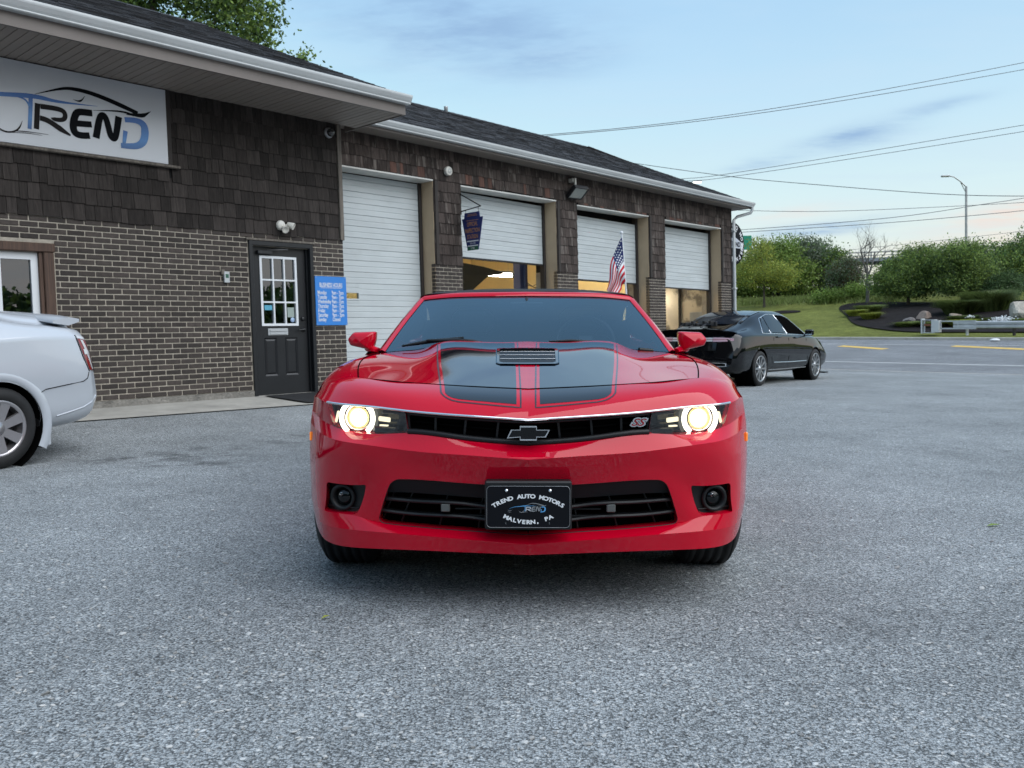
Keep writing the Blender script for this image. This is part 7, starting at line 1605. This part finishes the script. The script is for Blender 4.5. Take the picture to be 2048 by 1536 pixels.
def flyover():
    t = thing('flyover', 'pale grey highway flyover with a railing beyond the trees', 'bridge', Matrix.Translation((0, 165, 0)))
    zz = lambda x: 14.3 + (x - 60) * .012
    def beam(z0, z1, y0, y1):
        m = MB(); X = np.linspace(30, 190, 9); m.grid(np.array([[(x, y0, zz(x) + z0), (x, y0, zz(x) + z1), (x, y1, zz(x) + z1), (x, y1, zz(x) + z0)] for x in X]), smooth=False); return m
    part('deck', beam(-.7, 0, 0, 10), M_('far_concrete', (.22, .24, .27), .9), t); m = beam(.9, 1.15, 0, .2); part('rail', m, T['grey_metal'], t); m = beam(.35, .5, 0, .2); part('rail', m, T['grey_metal'], t)
    for x in np.arange(32, 190, 4.0): part('rail_post', MB().box(x - .12, x + .12, .0, .2, zz(x), zz(x) + 1.1), T['grey_metal'], t)
    for x in (52, 74, 100, 130, 160): part('pier', MB().bbox(x - .7, x + .7, 2, 8, -1, zz(x) - .7, .1), M_('far_pier', (.2, .21, .23), .9), t)
flyover()
def far_bank():
    G = []; 
    for k, y in enumerate((95, 175, 215, 300, 420)):
        G.append([(x, y, (4.6, 7.2, 8.6, 10, 11)[k] + 1.2 * math.sin(x * .05) + (x - 60) * .004) for x in np.linspace(-120, 320, 60)])
    link('hills', MB().grid(np.array(G), flip=True).mesh('hills'), M_('far_wooded_bank', (.045, .062, .040), 1.0, spec=0, var=[(.5, .12), (.4, .5)], bump=(1, .4, 1.2)), kind='structure')
    r = np.random.default_rng(77); C = np.stack([r.uniform(40, 170, 9000), r.uniform(150, 190, 9000), r.uniform(6.0, 10.6, 9000)], 1); C[:, 2] = 5 + (C[:, 2] - 6) * (.8 + .3 * np.sin(C[:, 0] * .3)) + 1.5
    leaf_mesh(C, .55, 77, [LF['grey'], LF['dark']], 'far_wood', None, 'stuff')
far_bank()
def wire(label, pts, r=.018):
    P = np.array(pts); t = np.arange(len(P)); ts = np.linspace(0, len(P) - 1, 40); Q = ncs(t, P, ts) if len(P) > 2 else np.stack([np.interp(ts, t, P[:, k]) for k in range(3)], 1)
    solo('power_line', MB().tube([tuple(q) for q in Q], r, 5, cap=False), T['wire'], label, 'power line', group='overhead wires')
T['wire'] = M_('wire', (.10, .11, .12), .7)
wire('upper wire of the pair that climbs highest to the right', [(-2.5, 40.0, 9.95), (1.38, 41.13, 10.41), (12.16, 44.0, 11.93), (27.88, 47.65, 15.06), (39.12, 50.0, 17.42)], 0.016)
wire('lower wire of the pair that climbs highest to the right', [(-2.5, 40.0, 9.9), (1.38, 41.13, 10.35), (12.16, 44.0, 11.81), (27.88, 47.65, 14.69), (39.13, 50.0, 16.87)], 0.016)
wire('single wire falling to the right from the garage roof', [(3.0, 60.0, 13.72), (6.8, 58.43, 12.67), (13.25, 55.53, 10.95), (17.49, 53.44, 9.97), (23.62, 50.03, 8.64), (27.73, 47.36, 7.93), (32.05, 44.0, 7.28)], 0.02)
wire('thin upper wire rising right above the street lamp', [(9.37, 70.0, 12.75), (13.9, 68.86, 13.12), (18.63, 67.62, 13.38), (36.52, 62.4, 15.08), (43.63, 60.0, 15.81)], 0.02)
wire('thin lower wire rising right above the street lamp', [(9.36, 70.0, 12.59), (13.9, 68.86, 12.93), (18.62, 67.62, 13.11), (36.52, 62.4, 14.63), (43.64, 60.0, 15.31)], 0.02)
wire('nearly level wire leaving the garage corner', [(10.45, 55.0, 8.86), (14.81, 55.0, 8.62), (19.14, 55.0, 8.44), (24.81, 55.0, 8.47), (32.2, 55.0, 8.65), (40.06, 55.0, 8.96)], 0.016)
wire('upper wire of the low pair behind the bare tree', [(9.47, 50.0, 6.71), (13.29, 49.41, 6.79), (20.56, 48.24, 7.05), (24.89, 47.52, 7.48), (27.55, 47.06, 7.78), (33.49, 46.0, 8.59)], 0.016)
wire('lower wire of the low pair behind the bare tree', [(9.47, 50.0, 6.54), (13.29, 49.41, 6.65), (20.56, 48.24, 6.8), (27.56, 47.06, 7.12), (33.5, 46.0, 7.48)], 0.016)
wire('faint distant wire low over the flyover', [(34.91, 90.0, 9.16), (43.1, 90.0, 9.8), (52.71, 90.0, 10.61), (65.57, 90.0, 11.88)], 0.02)
# ------------------------------------------------------------------ small things on the ground, and the unseen trees behind the camera
def pebbles():
    r = np.random.default_rng(12); bm = bmesh.new(); bmesh.ops.create_icosphere(bm, subdivisions=1, radius=1); V0 = np.array([v.co[:] for v in bm.verts]); F0 = [tuple(v.index for v in f.verts) for f in bm.faces]; bm.free()
    mb = MB(); n = 2600
    yy = 1.15 + 6.5 * r.beta(1.0, 2.6, n); xx = r.uniform(-.64, .64, n) * (yy + .3)
    for x, y in zip(xx, yy):
        if abs(x) < 1.0 and y > 3.2: continue
        s = r.uniform(.003, .0075) * (1.7 if r.random() < .05 else 1); A = r.normal(size=(3, 3)) * .25 + np.eye(3); V = V0 @ A * s * np.array([1.2, 1, .55]); z = ground(x, y) + s * .22; a = r.uniform(0, 6.28); c, q = math.cos(a), math.sin(a)
        mb.add([(x + c * v[0] - q * v[1], y + q * v[0] + c * v[1], z + v[2]) for v in V], F0)
    link('gravel', mb.mesh('gravel'), M_('loose_stone', (.34, .34, .33), .85, isl=.45), kind='stuff')
pebbles()
def debris():
    m = MB()
    def leaf(x, y, L, a, mm): z = ground(x, y) + .006; c, s = math.cos(a), math.sin(a); mm.add([(x - c * L, y - s * L, z), (x - s * L * .4, y + c * L * .4, z + .008), (x + c * L, y + s * L, z + .004), (x + s * L * .4, y - c * L * .4, z + .007)], [(0, 1, 2, 3)])
    for nm, lab, cat, pos, L, a, mat in (('fallen_leaf', 'dull green fallen leaf lying on the lot at the right', 'leaf', (2.62, 4.75), .045, .2, LF['mid']), ('fallen_leaf', 'tiny yellow-green leaf below the left front tyre', 'leaf', (-.72, 3.22), .02, .8, LF['yellow']), ('fallen_leaf', 'straw coloured scrap lying near the bottom right', 'leaf', (1.35, 1.95), .014, .3, LF['rusty'])):
        m = MB(); leaf(*pos, L, a, m); solo(nm, m, mat, lab, cat, group='leaves on the lot')
    m = MB(); x, y = .735, 1.83; z = ground(x, y); m.sphere((x, y, z + .006), (.016, .010, .007), 10, 6); solo('dark_stone', m, M_('dark_pebble', (.03, .03, .03), .8), 'single dark stone on the lot near the bottom right', 'stone')
    m = MB(); u, d = 41.8, .95
    x, y = ud2xy(u, d); z = ground(x, y); m.sphere((x, y, z + .06), (.22, .14, .07), 9, 6); solo('litter_bag', m, T['print_white'], 'small white bag of litter lying by the far kerb', 'litter')
debris()
def behind():
    """unseen trees behind the camera; the near ones are added to darken reflections"""
    r = np.random.default_rng(15); out = []; tr = MB()
    spots = [(18 * math.sin(R_(a)) * k, 18 * math.cos(R_(a)) * k, 6.5 + 1.5 * math.sin(a * 1.7)) for a, k in ((138, 1.1), (152, 1.0), (166, 1.05), (180, .95), (194, 1.0), (208, 1.05), (222, 1.1), (238, 1.15))]
    spots += [(58 * math.sin(R_(a)), 58 * math.cos(R_(a)), 5.6 + 2.2 * math.sin(a * 2.3)) for a in range(62, 136, 6)]
    wood = MB()
    for x, y, h in spots:
        z = ground(x, y); far = math.hypot(x, y) > 30; w = 4.6 if far else 3.4
        b = [((x, y, z + h * .52), (w, w, h * .45)), ((x + w * .6, y, z + h * .34), (w * .8, w * .8, h * .34)), ((x - w * .6, y + 1, z + h * .32), (w * .8, w * .8, h * .33))]; tr.tube([(x, y, z), (x, y, z + h * .6)], [.3, .15], 8)
        if far: out.append(clumps(b, 30, .6, 3600, r, .6))
        else:
            for c, R in b: wood.sphere(c, tuple(q * r.uniform(.9, 1.1) for q in R), 14, 9)
    link('reflection_dark_trees', wood.mesh('reflection_dark_trees'), M_('dense_foliage', (.022, .038, .016), .95, spec=0, var=[(.5, .6), (.4, 2.5)], bump=(1, 1.5, .5)), kind='stuff')  # unseen solid masses added close behind the camera so paint and glass reflect dark
    leaf_mesh(np.concatenate(out), .62, 15, [LF['dark'], LF['dark'], LF['mid']], 'far_treeline', None, 'stuff'); link('treeline_trunks', tr.mesh('treeline_trunks'), T['bark'], kind='stuff')
behind()
SC.cycles.use_denoising = True
SC.cycles.max_bounces = 8; SC.cycles.transparent_max_bounces = 12; SC.cycles.sample_clamp_indirect = 6.0; SC.cycles.caustics_reflective = False; SC.cycles.caustics_refractive = False
